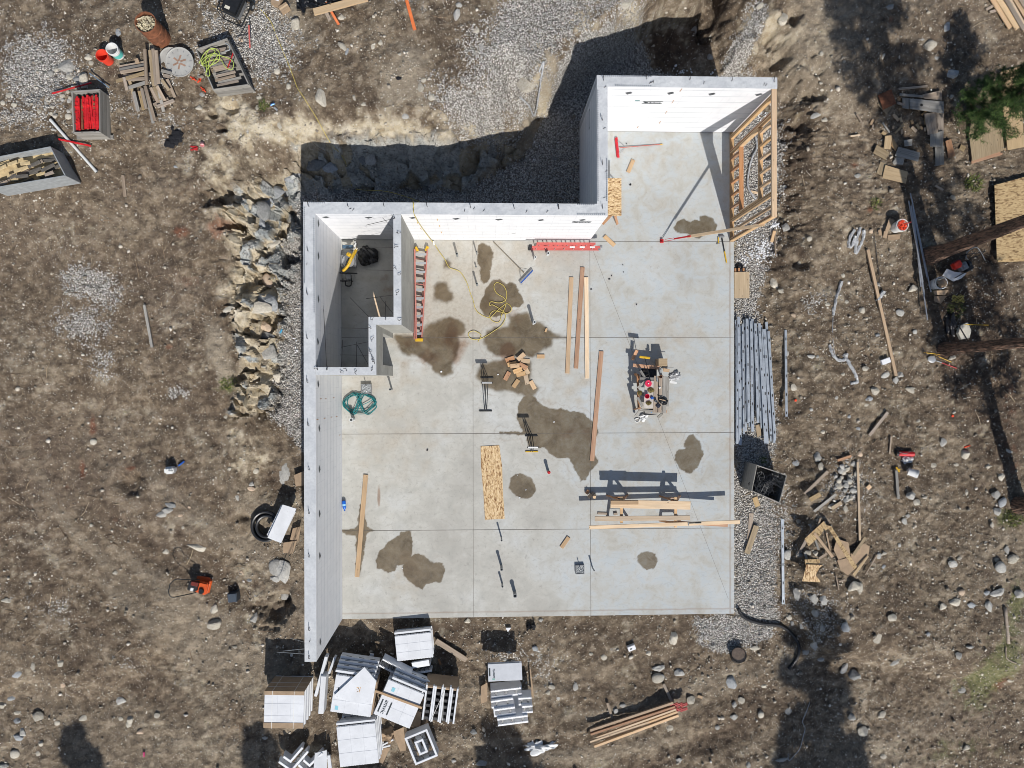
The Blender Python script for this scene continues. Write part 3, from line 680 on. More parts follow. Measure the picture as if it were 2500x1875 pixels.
for tg, pts, t, inv in [('B2', [(173, 172), (475, 172), (752, 170), (1085, 175), (1420, 183), (1755, 188), (2100, 190)], wN, iN), ('B3', [(45, 200), (400, 195)], wN, iN),
                        ('A3', [(705, 620), (695, 930), (697, 1270)], wB, iB), ('A3', [(1037, 610), (1370, 615), (1693, 625), (2020, 632)], wE, iE),
                        ('B2', [(167, 515), (163, 850), (161, 1190), (165, 1528)], wW, iW), ('C2', [(172, 440), (177, 780), (177, 1115), (178, 1450)], wW, iW), ('D2', [(575, 240), (575, 530)], wW, iW)]:
    for q in pts: hook(U(*px(tg, *q), H), t, inv)
for tg, pts, t, inv in [('B2', [(490, 190), (515, 195), (1445, 187), (1372, 205), (1520, 203), (1850, 210), (2010, 210), (155, 615)], wN, iN), ('A3', [(1065, 640), (1078, 636), (1090, 634), (1480, 640), (1945, 650), (1960, 655)], wE, iE), ('A3', [(718, 672), (712, 990), (726, 1320), (712, 1525)], wB, iB), ('D2', [(575, 355)], wW, iW)]:
    for q in pts:
        x, y = U(*px(tg, *q), H); bm = bmesh.new(); a = rnd.uniform(-.6, .6)+PI/4
        cyl(bm, (x-.04*math.cos(a), y-.04*math.sin(a), H+.004), (x+.04*math.cos(a), y+.04*math.sin(a), H+.03), .006, n=5); o = mk('tie_wire', bm, REBAR, t); o.matrix_parent_inverse = inv
# grey plugs on the inner faces
PLUG = plain('grey_plug', hexc(120, 124, 128), .8, .3, 9, .1)
def plug_y(x, y, z, t, inv):
    bm = bmesh.new(); w = .11; h = .11
    for sgn in (1,):
        v = [(x-w, y-.004, z), (x-.03, y-.012, z-h), (x+w, y-.004, z-.02), (x+.04, y-.012, z+h*.8)]
        bm.faces.new([bm.verts.new(q) for q in v])
    bmesh.ops.solidify(bm, geom=bm.faces[:], thickness=.006); o = mk('foam_plug', bm, PLUG, t); o.matrix_parent_inverse = inv
def plug_x(x, y, z, t, inv):
    bm = bmesh.new(); w = .11; h = .1
    bm.faces.new([bm.verts.new(q) for q in [(x+.004, y-w, z), (x+.012, y-.02, z-h), (x+.004, y+w, z+.01), (x+.012, y+.02, z+h)]])
    bmesh.ops.solidify(bm, geom=bm.faces[:], thickness=.006); o = mk('foam_plug', bm, PLUG, t); o.matrix_parent_inverse = inv
def on_y(tg, x, y, yw):                # photo reading -> point on the vertical plane y = yw
    u, v = px(tg, x, y); d = RM @ np.array([(u-1250)/FPX, (937.5-v)/FPX, -1.0]); t = yw/d[1]; return d[0]*t, CAM_H+d[2]*t
def on_x(tg, x, y, xw):
    u, v = px(tg, x, y); d = RM @ np.array([(u-1250)/FPX, (937.5-v)/FPX, -1.0]); t = xw/d[0]; return d[1]*t, CAM_H+d[2]*t
for q in [(300, 252), (632, 255), (972, 257), (1308, 264), (1638, 270), (1962, 274)]:
    a, z = on_y('B2', *q, YNI); plug_y(a, YNI, z, wN, iN)
a, z = on_y('B3', 240, 287, YNI); plug_y(a, YNI, z, wN, iN)
for q in [(902, 715), (1225, 716), (1543, 723), (1905, 727)]:
    a, z = on_y('A3', *q, YBI); plug_y(a, YBI, z, wE, iE)
for tg, q in [('B2', (243, 300)), ('B2', (243, 552)), ('B2', (243, 884)), ('B2', (239, 1215)), ('B2', (242, 1540)), ('C2', (250, 460)), ('C2', (251, 775)), ('C2', (252, 1120)), ('C2', (254, 1445)), ('D2', (678, 365))]:
    a, z = on_x(tg, *q, XWI); plug_x(XWI, a, z, wW, iW)
# interlock nubs along the foam edges (one mesh per wall)
NUB = plain('nub_shadow', hexc(140, 146, 154), .8, .1, 9, 0)
def nubs(t, inv, segs):
    bm = bmesh.new()
    for (x0, y0, x1, y1) in segs:
        L = math.hypot(x1-x0, y1-y0); n = int(L/.055)
        for i in range(n):
            u = (i+.5)/n; box(bm, (x0+(x1-x0)*u, y0+(y1-y0)*u, H+.012), (.026, .026, .02))
    o = mk('interlock', bm, NUB, t); o.matrix_parent_inverse = inv
nubs(wW, iW, [(XWO+.03, 4.8, XWO+.03, 2.7), (XWI-.03, 4.5, XWI-.03, 1.9)])
nubs(wN, iN, [(XWO+.1, YNO-.03, XWO+.6, YNO-.03), (2.5, YNI+.03, 3.3, YNI+.03), (2.5, YNO-.03, 3.0, YNO-.03)])
nubs(wB, iB, [(XBO+.03, 5.0, XBO+.03, 8.1), (XBI-.03, 5.0, XBI-.03, 6.2)])
nubs(wE, iE, [(XBO+.1, YBO-.03, 4.6, YBO-.03), (XBI+.2, YBI+.03, 4.6, YBI+.03)])
# printed marks on the foam: bars with the maker's lettering
INK = plain('printed_ink', hexc(58, 66, 70), .8, .1, 9, 0); INKG = plain('printed_green_ink', hexc(60, 120, 120), .8, .1, 9, 0)
FONTC = {}
def text_mesh(name, s, size, mat, mtx, parent, inv=None):
    cu = bpy.data.curves.new('t', 'FONT'); cu.body = s; cu.size = size; cu.align_x = 'CENTER'; cu.align_y = 'CENTER'; cu.extrude = .0015
    ob = bpy.data.objects.new('t', cu); COL.objects.link(ob)
    me = bpy.data.meshes.new_from_object(ob); bpy.data.objects.remove(ob)
    me.transform(mtx); me.materials.clear(); me.materials.append(mat)
    o = bpy.data.objects.new(name, me); COL.objects.link(o); o.parent = parent
    if inv: o.matrix_parent_inverse = inv
    return o
def print_y(x, z, yw, w, t, inv, bars=True):
    m = Matrix.Translation((x+.08, yw-.003, z)) @ Euler((PI/2, 0, 0)).to_matrix().to_4x4()
    text_mesh('printed_lettering', 'amvic', .24*w, INK, m, t, inv)
    bm = bmesh.new()
    for s in (-1, 1): box(bm, (x, yw-.002, z+s*.12*w), (.95*w, .003, .035))
    box(bm, (x-.33*w, yw-.002, z), (.10, .003, .06), (0, .5, 0)); box(bm, (x-.26*w, yw-.002, z-.02), (.10, .003, .05), (0, -.5, 0))
    o = mk('printed_bar', bm, INK, t); o.matrix_parent_inverse = inv
a, z = on_y('A3', 1082, 790, YBI); print_y(a, z, YBI, .62, wE, iE)
a, z = on_y('A3', 967, 777, YBI); bm = bmesh.new(); box(bm, (a, YBI-.002, z), (.14, .003, .06)); o = mk('printed_bar', bm, INKG, wE); o.matrix_parent_inverse = iE
a, z = on_y('B3', 232, 305, YNI); print_y(a, z, YNI, .58, wN, iN)
a, z = on_y('B2', 1750, 377, YNI); bm = bmesh.new(); box(bm, (a, YNI-.002, z), (.12, .003, .03)); o = mk('printed_bar', bm, INK, wN); o.matrix_parent_inverse = iN
# yellow and brown fastening strips
STRIP = plain('tape_mark', hexc(196, 160, 60), .8, .2, 9, 0); STRIPB = plain('tie_mark', hexc(170, 128, 86), .8, .2, 9, 0)
for tg, pts, yw, t, inv, m in [('B2', [(990, 245), (1008, 295), (1035, 342), (1162, 272), (1180, 322), (1193, 370)], YNI, wN, iN, STRIP), ('A3', [(1303, 695), (1240, 785), (1190, 865), (1140, 945), (970, 980)], YBI, wE, iE, STRIPB)]:
    for q in pts:
        a, z = on_y(tg, *q, yw); bm = bmesh.new(); box(bm, (a, yw-.002, z), (.02, .003, .22)); o = mk('fastening_strip', bm, m, t); o.matrix_parent_inverse = inv
for tg, q in [('C2', (262, 233)), ('C2', (300, 233)), ('C2', (362, 225)), ('C2', (237, 392)), ('C2', (292, 383)), ('C2', (345, 374)), ('C2', (385, 370)), ('C2', (408, 512))]:
    a, z = on_x(tg, *q, XWI); bm = bmesh.new(); box(bm, (XWI+.002, a, z), (.003, .02, .2)); o = mk('fastening_strip', bm, STRIPB, wW); o.matrix_parent_inverse = iW
# bay side wall: printed block on the outer face
a, z = on_x('A3', 597, 920, XBO); bm = bmesh.new()
for s in (-1, 1): box(bm, (XBO-.002, a, z+s*.09), (.003, .55, .02))
for s in (-1, 1): box(bm, (XBO-.002, a+s*.27, z), (.003, .02, .19))
o = mk('printed_bar', bm, INK, wB); o.matrix_parent_inverse = iB

# ---------------------------------------------------------------- bare concrete partition
def w_(tg, x, y, z=H): return U(*px(tg, x, y), z)
x1a = w_('B2', 824, 600)[0]; x1b = w_('B2', 883, 600)[0]; y2a = w_('B2', 700, 1022)[1]; y2b = w_('B2', 760, 1082)[1]
x3a = w_('B2', 632, 1200)[0]; x3b = w_('B2', 690, 1200)[0]; y4a = w_('B2', 500, 1410)[1]; y4b = w_('B2', 500, 1470)[1]
pw = thing('partition_wall', 'stepped bare concrete partition enclosing the small dark room, stepladder against it', 'wall', (x1a, y2a, 0)); pinv = Matrix.Translation((-x1a, -y2a, 0))
def pbox(nm, a, b, c, d, z0=0, z1=H, m=None):
    bm = bmesh.new(); box(bm, ((a+c)/2, (b+d)/2, (z0+z1)/2), (abs(c-a), abs(d-b), z1-z0)); o = mk(nm, bm, m or CONCW, pw); o.matrix_parent_inverse = pinv
TOPZ = H-.012
pbox('wall_segment', x1a, y2a, x1b, YNI-.002, .001, TOPZ)
pbox('wall_segment', x3a, y2b, x1b, y2a-.001, .001, TOPZ-.001)
d0, zt = on_x('B2', 742, 1150, x3b); d1, _ = on_x('B2', 742, 1392, x3b); zt = max(1.9, min(2.2, zt))
pbox('wall_segment', x3a, d0, x3b, y2b-.001, .001, TOPZ)
pbox('wall_segment', x3a, y4a, x3b, d1, .001, TOPZ)
pbox('lintel', x3a, d1+.001, x3b, d0-.001, zt, TOPZ-.001)
pbox('wall_segment', XWI+.002, y4b, x3b, y4a-.001, .001, TOPZ-.002)
for nm, a, b, c, d in [('top_coat', x1a-.003, y2a+.0, x1b+.003, YNI-.004), ('top_coat', x3a-.003, y2b-.003, x1b+.003, y2a-.002), ('top_coat', x3a-.003, y4a, x3b+.003, y2b-.005), ('top_coat', XWI+.004, y4b-.003, x3b+.003, y4a-.002)]:
    pbox(nm, a, b, c, d, TOPZ+.001, H-.002, WALLTOP)
def prod(nm, tg, a, b, za, zb, r=.007, par=pw, inv=pinv, mat=REBAR):
    p = U(*px(tg, *a), za); q = U(*px(tg, *b), zb); bm = bmesh.new(); cyl(bm, (*p, za), (*q, zb), r, n=6); o = mk(nm, bm, mat, par)
    if inv: o.matrix_parent_inverse = inv
    return o
for a, b, za, zb in [((610, 660), (852, 665), 2.4, H), ((612, 882), (852, 850), 2.2, H+.03), ((490, 875), (660, 1048), 2.0, H+.02), ((720, 870), (860, 1048), 2.2, H+.02), ((415, 1108), (652, 1113), 2.0, H+.02),
                     ((420, 1257), (655, 1210), 2.1, H+.02), ((412, 1316), (655, 1319), 2.1, H+.02), ((540, 1215), (538, 1442), 2.1, H+.03), ((545, 1240), (655, 1438), 2.2, H+.03), ((612, 315), (835, 262), 2.9, H+.03), ((708, 226), (855, 378), 2.9, H+.03),
                     ((560, 483), (835, 487), 2.3, H+.02), ((285, 965), (309, 1432), 2.6, H+.02), ((222, 1180), (237, 1430), 2.9, H+.02), ((432, 1200), (420, 1440), 2.3, H+.02), ((760, 900), (765, 1045), 2.4, H+.02)]:
    prod('rebar_dowel', 'B2', a, b, za, zb)
for k, (cx, cy) in enumerate([(835, 262), (835, 475), (845, 655), (845, 835), (855, 370), (650, 1045), (765, 1045), (860, 1045), (650, 1110), (650, 1195), (650, 1310), (655, 1435), (538, 1440), (420, 1440), (462, 1437), (309, 1432), (240, 1430), (860, 700), (640, 1275), (665, 1370), (680, 1385), (655, 1350)]):
    x, y = U(*px('B2', cx, cy), H); a = rnd.uniform(0, 6.28); bm = bmesh.new()
    tube(bm, [(x, y, H-.05), (x, y, H+.05), (x+.05*math.cos(a), y+.05*math.sin(a), H+.08), (x+.10*math.cos(a+.8), y+.10*math.sin(a+.8), H+.04)], .007, 5, 2)
    o = mk('rebar_hook', bm, REBAR, pw); o.matrix_parent_inverse = pinv
# rods out of the outer face of the left wall
for tg, a, b, z in [('D2', (235, 470), (515, 490), 1.6), ('D2', (295, 460), (515, 437), 1.9), ('D2', (368, 325), (505, 365), 1.7)]:
    prod('rebar_dowel', tg, a, b, z, H-.5, .008, wW, iW, STEEL)

# ---------------------------------------------------------------- timber stud wall
swl = thing('stud_wall', 'open timber stud wall with window opening at the right edge of the bay', 'wall', (8.06, 6.4, 0)); sinv = Matrix.Translation((-8.06, -6.4, 0))
def lumber(nm, c, s, rot=(0, 0, 0), mat=LUM, par=swl, inv=sinv):
    """a board whose grain runs along its longest side: the mesh is built along local X"""
    ax = max(range(3), key=lambda i: s[i]); bm = bmesh.new()
    d = {0: (s[0], s[1], s[2]), 1: (s[1], s[0], s[2]), 2: (s[2], s[1], s[0])}[ax]
    box(bm, (0, 0, 0), d); 
    o = mk(nm, bm, mat, par, bev=.003)
    r = {0: Euler((0, 0, 0)), 1: Euler((0, 0, PI/2)), 2: Euler((0, PI/2, 0))}[ax].to_matrix().to_4x4()
    m = Matrix.Translation(c) @ Euler(rot).to_matrix().to_4x4() @ r
    o.matrix_local = (inv @ m) if inv else m
    return o
xc = 8.062; y0 = 4.60; y1 = YBI-.004; W6 = .14
lumber('bottom_plate', (xc, (y0+y1)/2, .021), (W6, y1-y0, .038))
lumber('top_plate', (xc, (y0+y1)/2, H-.021), (W6, y1-y0+.0, .038)); lumber('top_plate', (xc, (y0+y1)/2+.002, H-.062), (W6-.004, y1-y0-.1, .038))
def gy(v): return U(1781, 150+v/3.53, 0)[1]
zb, zt2 = .041, H-.083
for v in (1546, 1530, 1462, 1380, 1365, 793, 777, 665, 650):
    lumber('stud', (xc, gy(v), (zb+zt2)/2), (W6, .038, zt2-zb), mat=LUM if v not in (1530, 777) else LUMR)
yw0, yw1 = gy(1346), gy(797)-.0
lumber('sill', (xc, (gy(1355)+gy(803))/2, .87), (W6, gy(803)-gy(1355)-.01, .038), mat=LUMR); lumber('header', (xc, (gy(1355)+gy(803))/2, 2.44), (W6+.004, gy(803)-gy(1355)-.01, .038))
for v in (1350, 808):
    lumber('trimmer', (xc, gy(v), (.89+2.42)/2), (W6-.006, .036, 2.42-.89))
for v in (1265, 1160, 1052, 950, 845):
    lumber('cripple_stud', (xc, gy(v), (zb+.85)/2), (W6-.004, .038, .85-zb-.002), mat=LUMR); lumber('cripple_stud', (xc, gy(v), (2.46+zt2)/2), (W6-.004, .038, zt2-2.46-.002), mat=LUM)
# diagonal brace with red turnbuckle
a = Vector((*U(*px('G1', 940, 1405), 2.56), 2.56)); b = Vector((*U(*px('G1', 58, 1545), .06), .06))
br = thing('wall_brace', 'long timber brace with red turnbuckle foot propping the stud wall', 'brace', (b.x, b.y, 0)); binv = Matrix.Translation((-b.x, -b.y, 0))
def along(nm, p, q, w, t, mat, par=None, inv=None, roll=0):
    d = q-p; bm = bmesh.new(); box(bm, (0, 0, 0), (d.length, w, t)); o = mk(nm, bm, mat, par, bev=min(w, t)*.08)
    m = Matrix.Translation((p+q)/2) @ d.to_track_quat('X', 'Z').to_matrix().to_4x4() @ Matrix.Rotation(roll, 4, 'X')
    o.matrix_local = (inv @ m) if inv else m
    return o
c = b.lerp(a, .27); along('brace_board', c, a, .09, .038, LUMP, br, binv)
along('turnbuckle', b.lerp(a, .13), b.lerp(a, .30)+Vector((0, 0, .03)), .045, .03, RED, br, binv); 
for s in (-.03, .03): along('turnbuckle_rod', b.lerp(a, .03)+Vector((0, s, 0)), b.lerp(a, .13)+Vector((0, s, 0)), .014, .014, RED, br, binv)
bm = bmesh.new(); box(bm, (b.x, b.y, .012), (.12, .12, .012)); box(bm, (b.x, b.y+.04, .05), (.08, .008, .08)); box(bm, (b.x, b.y-.04, .05), (.08, .008, .08)); o = mk('foot_plate', bm, RED, br); o.matrix_parent_inverse = binv
# ---------------------------------------------------------------- builders used by many things
def board(name, label, cat, tg, p, q, w, t, z=0.0, mat=LUM, group=None, z2=None, bev=.004, roll=0, lift=0.0):
    """one board lying between two readings (centre line of its ends); its mesh runs along local X"""
    if z is None:
        a = Vector(P(tg, *p)); b = Vector(P(tg, *q)); m = (a+b)/2
        h = max(float(gz(a.x+(b.x-a.x)*k, a.y+(b.y-a.y)*k))-(a.z+(b.z-a.z)*k) for k in (0, .25, .5, .75, 1))
        up = max(h*.75, 0)+lift; a.z += up; b.z += up
    else:
        a = Vector((*U(*px(tg, *p), z+t), z)); zz_ = z if z2 is None else z2; b = Vector((*U(*px(tg, *q), zz_+t), zz_))
    a.z += t/2+.002; b.z += t/2+.002
    o = along(name, a, b, w, t, mat, None, None, roll)
    return tag(o, label, cat, group)
def slab_pt(tg, x, y, z): return Vector((*U(*px(tg, x, y), z), z))
def cord(name, label, cat, pts, r, mat, group=None, n=6, sm=3):
    bm = bmesh.new(); tube(bm, pts, r, n, sm); o = mk(name, bm, mat, None, True); return tag(o, label, cat, group)
def part(name, bm, mat, par, **k): return mk(name, bm, mat, par, **k)

# ---------------------------------------------------------------- boards on the slab
G = 'long loose boards on the slab'
board('lumber_board', 'long pale board left of the reddish board, leftmost of three by the middle joint', 'board', 'B3', (150, 752), (117, 1532), .135, .038, 0, LUM, G)
board('lumber_board', 'reddish long board in the middle of three near the joint', 'board', 'B3', (240, 672), (187, 1492), .14, .04, 0, LUMR, G)
board('lumber_board', 'long pale board on the joint, rightmost of three in a row', 'board', 'B3', (270, 752), (278, 1572), .135, .05, 0, LUMP, G)
board('lumber_board', 'long pinkish board crossing the joint above the large damp patch', 'board', 'S', (1468.4, 857.5), (1445.5, 1125.5), .145, .038, 0, LUMR, G)
board('lumber_board', 'lone long board on a damp streak near the left foam wall', 'board', 'S', (893, 1159), (871.5, 1409), .145, .038, 0, LUM, G)
bm = bmesh.new(); pts = [U(*px('C2', *q), .02) for q in [(1496, 600), (1640, 592), (1662, 760), (1668, 950), (1682, 1158), (1530, 1166), (1518, 960), (1500, 760)]]
prism(bm, pts, .004, .018); o = mk('strand_board_strip', bm, OSBM); tag(o, 'long strip of strand board lying flat on the slab', 'board')
# off-cut blocks
G = 'short lumber offcuts piled on the damp slab'
pile = [(1722, 1348, 18, 0), (1738, 1386, 12, .04), (1840, 1362, -6, 0), (1824, 1402, -28, .04), (1848, 1432, -60, .0), (1808, 1330, 42, .08), (1782, 1436, 20, .085), (1806, 1464, 14, .04),
        (1700, 1478, 62, 0), (1850, 1508, -78, 0), (1768, 1536, 55, 0), (1898, 1548, -62, 0), (1760, 1400, 5, .13)]
pile.sort(key=lambda q: q[1]); HO = 'first second third fourth fifth sixth seventh eighth ninth tenth eleventh twelfth thirteenth'.split()
for k, (x, y, a, z) in enumerate(pile):
    c = slab_pt('B2', x, y, z+.04); d = Vector((math.cos(math.radians(a)), math.sin(math.radians(a)), 0))*.15
    o = along('lumber_offcut', c-d-Vector((0, 0, .019)), c+d-Vector((0, 0, .019)), .14, .038, (LUM, LUMR, LUMP, LUM)[k % 4]); tag(o, HO[k]+' lumber offcut from the top of the heap beside the black roller stand', 'wood block', G)
for tg, x, y, a, l, lab in [('B2', 1960, 1328, 0, .25, 'lone lumber offcut lying level right of the offcut heap'), ('B2', 2001, 1125, 70, .13, 'tiny lumber offcut on the damp patch near the white pipe'), ('C2', 2148, 1342, 55, .42, 'tilted lumber offcut on clean slab left of the sawhorses'),
                        ('A3', 917, 1280, 67, .44, 'lumber offcut on the bay floor beside the red broom'), ('B3', 458, 457, -42, .46, 'lumber offcut past the end of the red ladder on the wall foot')]:
    c = slab_pt(tg, x, y, .04); d = Vector((math.cos(math.radians(a)), math.sin(math.radians(a)), 0))*l/2
    o = along('lumber_offcut', c-d-Vector((0, 0, .019)), c+d-Vector((0, 0, .019)), .13 if l > .2 else .06, .038, LUM); tag(o, lab, 'wood block')
for k, (x, y, a, z) in enumerate([(75, 375, 60, .03), (105, 425, 45, .08), (140, 400, 50, .02), (165, 430, 75, .02)]):
    c = slab_pt('G2', x, y, z+.04); d = Vector((math.cos(math.radians(a)), math.sin(math.radians(a)), 0))*.07
    tag(along('lumber_offcut', c-d, c+d, .09, .06, (LUMR, LUM, OLDW, LUMP)[k]), ['upper left', 'middle', 'upper right', 'rightmost'][k]+' small wood offcut in the tight cluster left of the sawhorses', 'wood block', 'clustered wood offcuts by the joint')
c = slab_pt('G2', 435, 640, .03); tag(along('lumber_offcut', c-Vector((.06, .05, 0)), c+Vector((.06, -.03, 0)), .08, .06, OLDW), 'small brown offcut on the floor under the left sawhorse', 'wood block')
_bs = ['left of the pair on the diagonal line below the red ladder', 'right of the tallest pale board beside the joint', 'below the others near the middle of the upper right slab', 'upper one of the two dots in the upper right slab', 'lower one of the two dots in the upper right slab', 'smallest, just above the scrap on the diagonal line', 'on the bay floor right of the strand board bench', 'on the bay floor next to the red broom handle', 'on the bay floor farther right of the strand board bench', 'alone in the open slab above the left long board']
for tg, x, y in [('B3', 457, 767), ('B3', 310, 850), ('B3', 677, 973), ('B3', 566, 652), ('B3', 570, 710), ('B3', 475, 740), ('A3', 913, 1424), ('A3', 882, 1106), ('B3', 628, 5), ('C2', 1085, 627)]:
    c = slab_pt(tg, x, y, .01); a = rnd.uniform(0, 3); s = rnd.uniform(.02, .045); bm = bmesh.new(); box(bm, (0, 0, .012), (s*1.6, s, .02)); o = mk('plastic_scrap', bm, BLACK, bev=.003); o.location = (c.x, c.y, .002); o.rotation_euler = (0, 0, a)
    tag(o, 'tiny black scrap '+_bs.pop(0), 'scrap', 'tiny black scraps on the slab')
_fs = ['between the black roller stand and the offcut heap', 'in the foot of the rusty damp patch by the stepladder', 'between the two damp patches at the lower left', 'on the open slab below the largest damp patch', 'at the upper rim of the round damp patch', 'at the lower rim of the round damp patch', 'inside the largest damp patch']
for tg, x, y in [('C2', 1630, 45), ('B2', 1192, 1445), ('C2', 893, 1540), ('C2', 1845, 935), ('C2', 1780, 822), ('C2', 1797, 995), ('C2', 2062, 411)]:
    c = slab_pt(tg, x, y, .01); bm = bmesh.new(); ball(bm, (0, 0, .012), rnd.uniform(.015, .04), 1, (1, .8, .4), (0, 0, rnd.uniform(0, 3))); o = mk('foam_crumb', bm, FOAMP); o.location = (c.x, c.y, .002)
    tag(o, 'tiny white foam crumb '+_fs.pop(0), 'foam scrap', 'white foam crumbs on the slab')

# ---------------------------------------------------------------- pipes, drains
PVCW = plain('white_pipe', hexc(205, 208, 208), .45, .08, 6, .05); PVCG = plain('grey_pipe', hexc(130, 134, 136), .5, .15, 6, .1)
def pipe(tg, x, y, h, r, lab, mat=PVCG, cap=None):
    c = U(*px(tg, x, y), h); t = thing('pipe_stub', lab, 'pipe', (c[0], c[1], 0), 0, 'pipe stubs rising from the slab')
    bm = bmesh.new(); lathe(bm, [(r, 0), (r, h), (r*.8, h), (r*.8, h-.12), (0.001, h-.12)], n=16); part('pipe', bm, mat, t, smooth=False)
    bm = bmesh.new(); lathe(bm, [(r*1.02, h-.05), (r*1.22, h-.05), (r*1.22, h-.002), (r*1.02, h-.002)], n=16); part('collar', bm, mat, t)
    if cap:
        bm = bmesh.new(); cyl(bm, (0, 0, h), (0, 0, h+.02), r*1.15, n=18); box(bm, (0, 0, h+.03), (r*1.6, .02, .02), (0, 0, .3)); box(bm, (0, 0, h+.028), (.02, r*1.6, .015), (0, 0, .3)); part('cap', bm, cap, t)
for a in [('B2', 1312, 535, .40, .035, 'capless thin pipe stub at the wall foot, left of the pair by the joint'), ('B2', 1465, 520, .40, .022, 'thin pipe stub by the joint at the top of the oval damp patch'), ('B2', 1460, 632, .15, .022, 'short pipe stub in the left side of the oval damp patch'),
          ('B2', 1467, 765, .43, .03, 'pipe stub just below the oval damp patch'), ('B2', 1912, 1062, .56, .045, 'tall pale pipe stub in the top of the damp patch over the offcuts', PVCW), ('B2', 1918, 560, .42, .035, 'white pipe stub under the fallen red ladder, the left one', PVCW),
          ('B2', 2018, 530, .30, .045, 'white pipe stub under the fallen red ladder, the right one', PVCW), ('C2', 797, 160, .42, .03, 'thin pipe stub below the concrete partition corner'), ('C2', 497, 395, .4, .055, 'pipe stub below the teal hose coil', PVCW),
          ('C2', 2023, 800, .32, .045, 'pipe stub with red cap beside the round damp patch', PVCG, RED), ('C2', 1658, 1325, .46, .025, 'thin pipe stub below the strand board strip'), ('C2', 1658, 1550, .46, .04, 'pipe stub second below the strand board strip'),
          ('D3', 752, 190, .36, .03, 'thin pipe stub left of the thick stub near the bottom edge'), ('D3', 855, 265, .36, .055, 'thick pipe stub nearest the bottom edge of the slab'), ('D3', 1495, 60, .38, .022, 'thin dark pipe stub right of the square drain box', GREYP)]:
    pipe(*a)
def drain(tg, x, y, s, lab):
    c = slab_pt(tg, x, y, .1); t = thing('drain_box', lab, 'drain', (c.x, c.y, 0), .02)
    bm = bmesh.new(); h = .1
    for sx, sy, w, d in [(1, 0, .02, s), (-1, 0, .02, s), (0, 1, s-.04, .02), (0, -1, s-.04, .02)]: box(bm, (sx*(s/2-.01), sy*(s/2-.01), h/2), (w, d, h))
    part('box_frame', bm, GREYM, t)
    bm = bmesh.new(); bmesh.ops.create_grid(bm, x_segments=9, y_segments=9, size=s/2-.022, matrix=Matrix.Translation((0, 0, h*.75)))
    for v in bm.verts: v.co.z += rnd.uniform(-.02, .02)
    part('plastic_liner', bm, plain('clear_plastic_film', (.33, .35, .36), .22, .35, 20, .4), t)
    bm = bmesh.new(); cyl(bm, (0, s*.3, 0), (0, s*.3, .3), .014, n=8); part('standpipe', bm, GREYP, t)
drain('C2', 613, 157, .33, 'square grey drain box beside the teal hose coil')
drain('D3', 1381, 54, .29, 'square grey drain box near the bottom edge of the slab')

# ---------------------------------------------------------------- hoses
TE = []
for k in range(7):
    cx, cy, rx, ry, ph = 560+rnd.uniform(-14, 14), 268+rnd.uniform(-8, 8), 118+rnd.uniform(-22, 10), 78+rnd.uniform(-16, 8), rnd.uniform(-.2, .2)
    for j in range(12):
        a = j/12*2*PI+.2; x = cx+rx*math.cos(a); y = cy+ry*math.sin(a)*(1 if k % 2 else (1 if math.cos(a) > 0 else -1))+ph*30
        TE.append(slab_pt('C2', x, y, .02+.012*k+.01*math.sin(j)))
TE.append(slab_pt('C2', 500, 320, .02)); TE.append(slab_pt('C2', 497, 345, .015))
t = thing('garden_hose', 'coiled teal hose beside the left foam wall', 'hose', (TE[0].x, TE[0].y, 0))
bm = bmesh.new(); tube(bm, [p-Vector((TE[0].x, TE[0].y, 0)) for p in TE], .0115, 6, 2); part('hose_line', bm, TEAL, t, smooth=True)
HY = [(1475, 1215), (1500, 1165), (1450, 1132), (1410, 1140), (1402, 1165), (1430, 1195), (1500, 1190), (1600, 1130), (1660, 1085), (1690, 1010), (1650, 965), (1590, 930), (1565, 935), (1575, 905), (1640, 915), (1690, 890), (1695, 830), (1670, 780), (1620, 757), (1598, 790), (1620, 840), (1680, 880), (1690, 930), (1660, 1000),
      (1640, 1060), (1590, 1055), (1565, 1015), (1600, 975), (1700, 995), (1735, 960), (1700, 920), (1640, 960), (1590, 1010), (1560, 1030), (1490, 1000), (1455, 960), (1440, 900), (1420, 850), (1390, 760), (1350, 690), (1320, 665), (1260, 645), (1240, 620), (1220, 580), (1170, 510), (1140, 460)]
pts = [slab_pt('B2', x, y, .012+.012*(i % 3)) for i, (x, y) in enumerate(HY)]
a0, z0 = on_y('B2', 1110, 420, YNI-.03); a1, z1 = on_y('B2', 1040, 330, YNI-.03); a2, z2 = on_y('B2', 985, 240, YNI-.03)
pts += [Vector((a0, YNI-.05, z0)), Vector((a1, YNI-.03, z1)), Vector((a2, YNI-.02, H-.03)), Vector((a2-.02, (YNI+YNO)/2, H+.03)), Vector((a2-.03, YNO+.03, H-.02)), Vector((a2-.25, YNO+.25, 2.2)), Vector((a2-.3, YNO+.6, .5)), Vector((a2-.2, YNO+.9, 0)), Vector((a2-1.2, YNO+1.2, .1))]
for q in [(850, 1460), (800, 1380), (770, 1250), (740, 1210), (690, 1150), (640, 1080), (590, 990), (540, 900), (490, 820), (440, 740), (400, 680), (370, 600), (340, 520), (290, 400), (240, 280), (200, 180), (150, 110), (110, 70)]:
    g = Vector(P('A2', *q)); g.z += .02; pts.append(g)
HOSE = plain('yellow_hose', hexc(196, 178, 96), .5, .15, 6, .05)
t = thing('air_hose', 'yellow hose looping over the slab and over the far foam wall', 'hose', (pts[0].x, pts[0].y, 0))
bm = bmesh.new(); tube(bm, [p-Vector((pts[0].x, pts[0].y, 0)) for p in pts], .0105, 6, 2); part('hose_line', bm, HOSE, t, smooth=True)
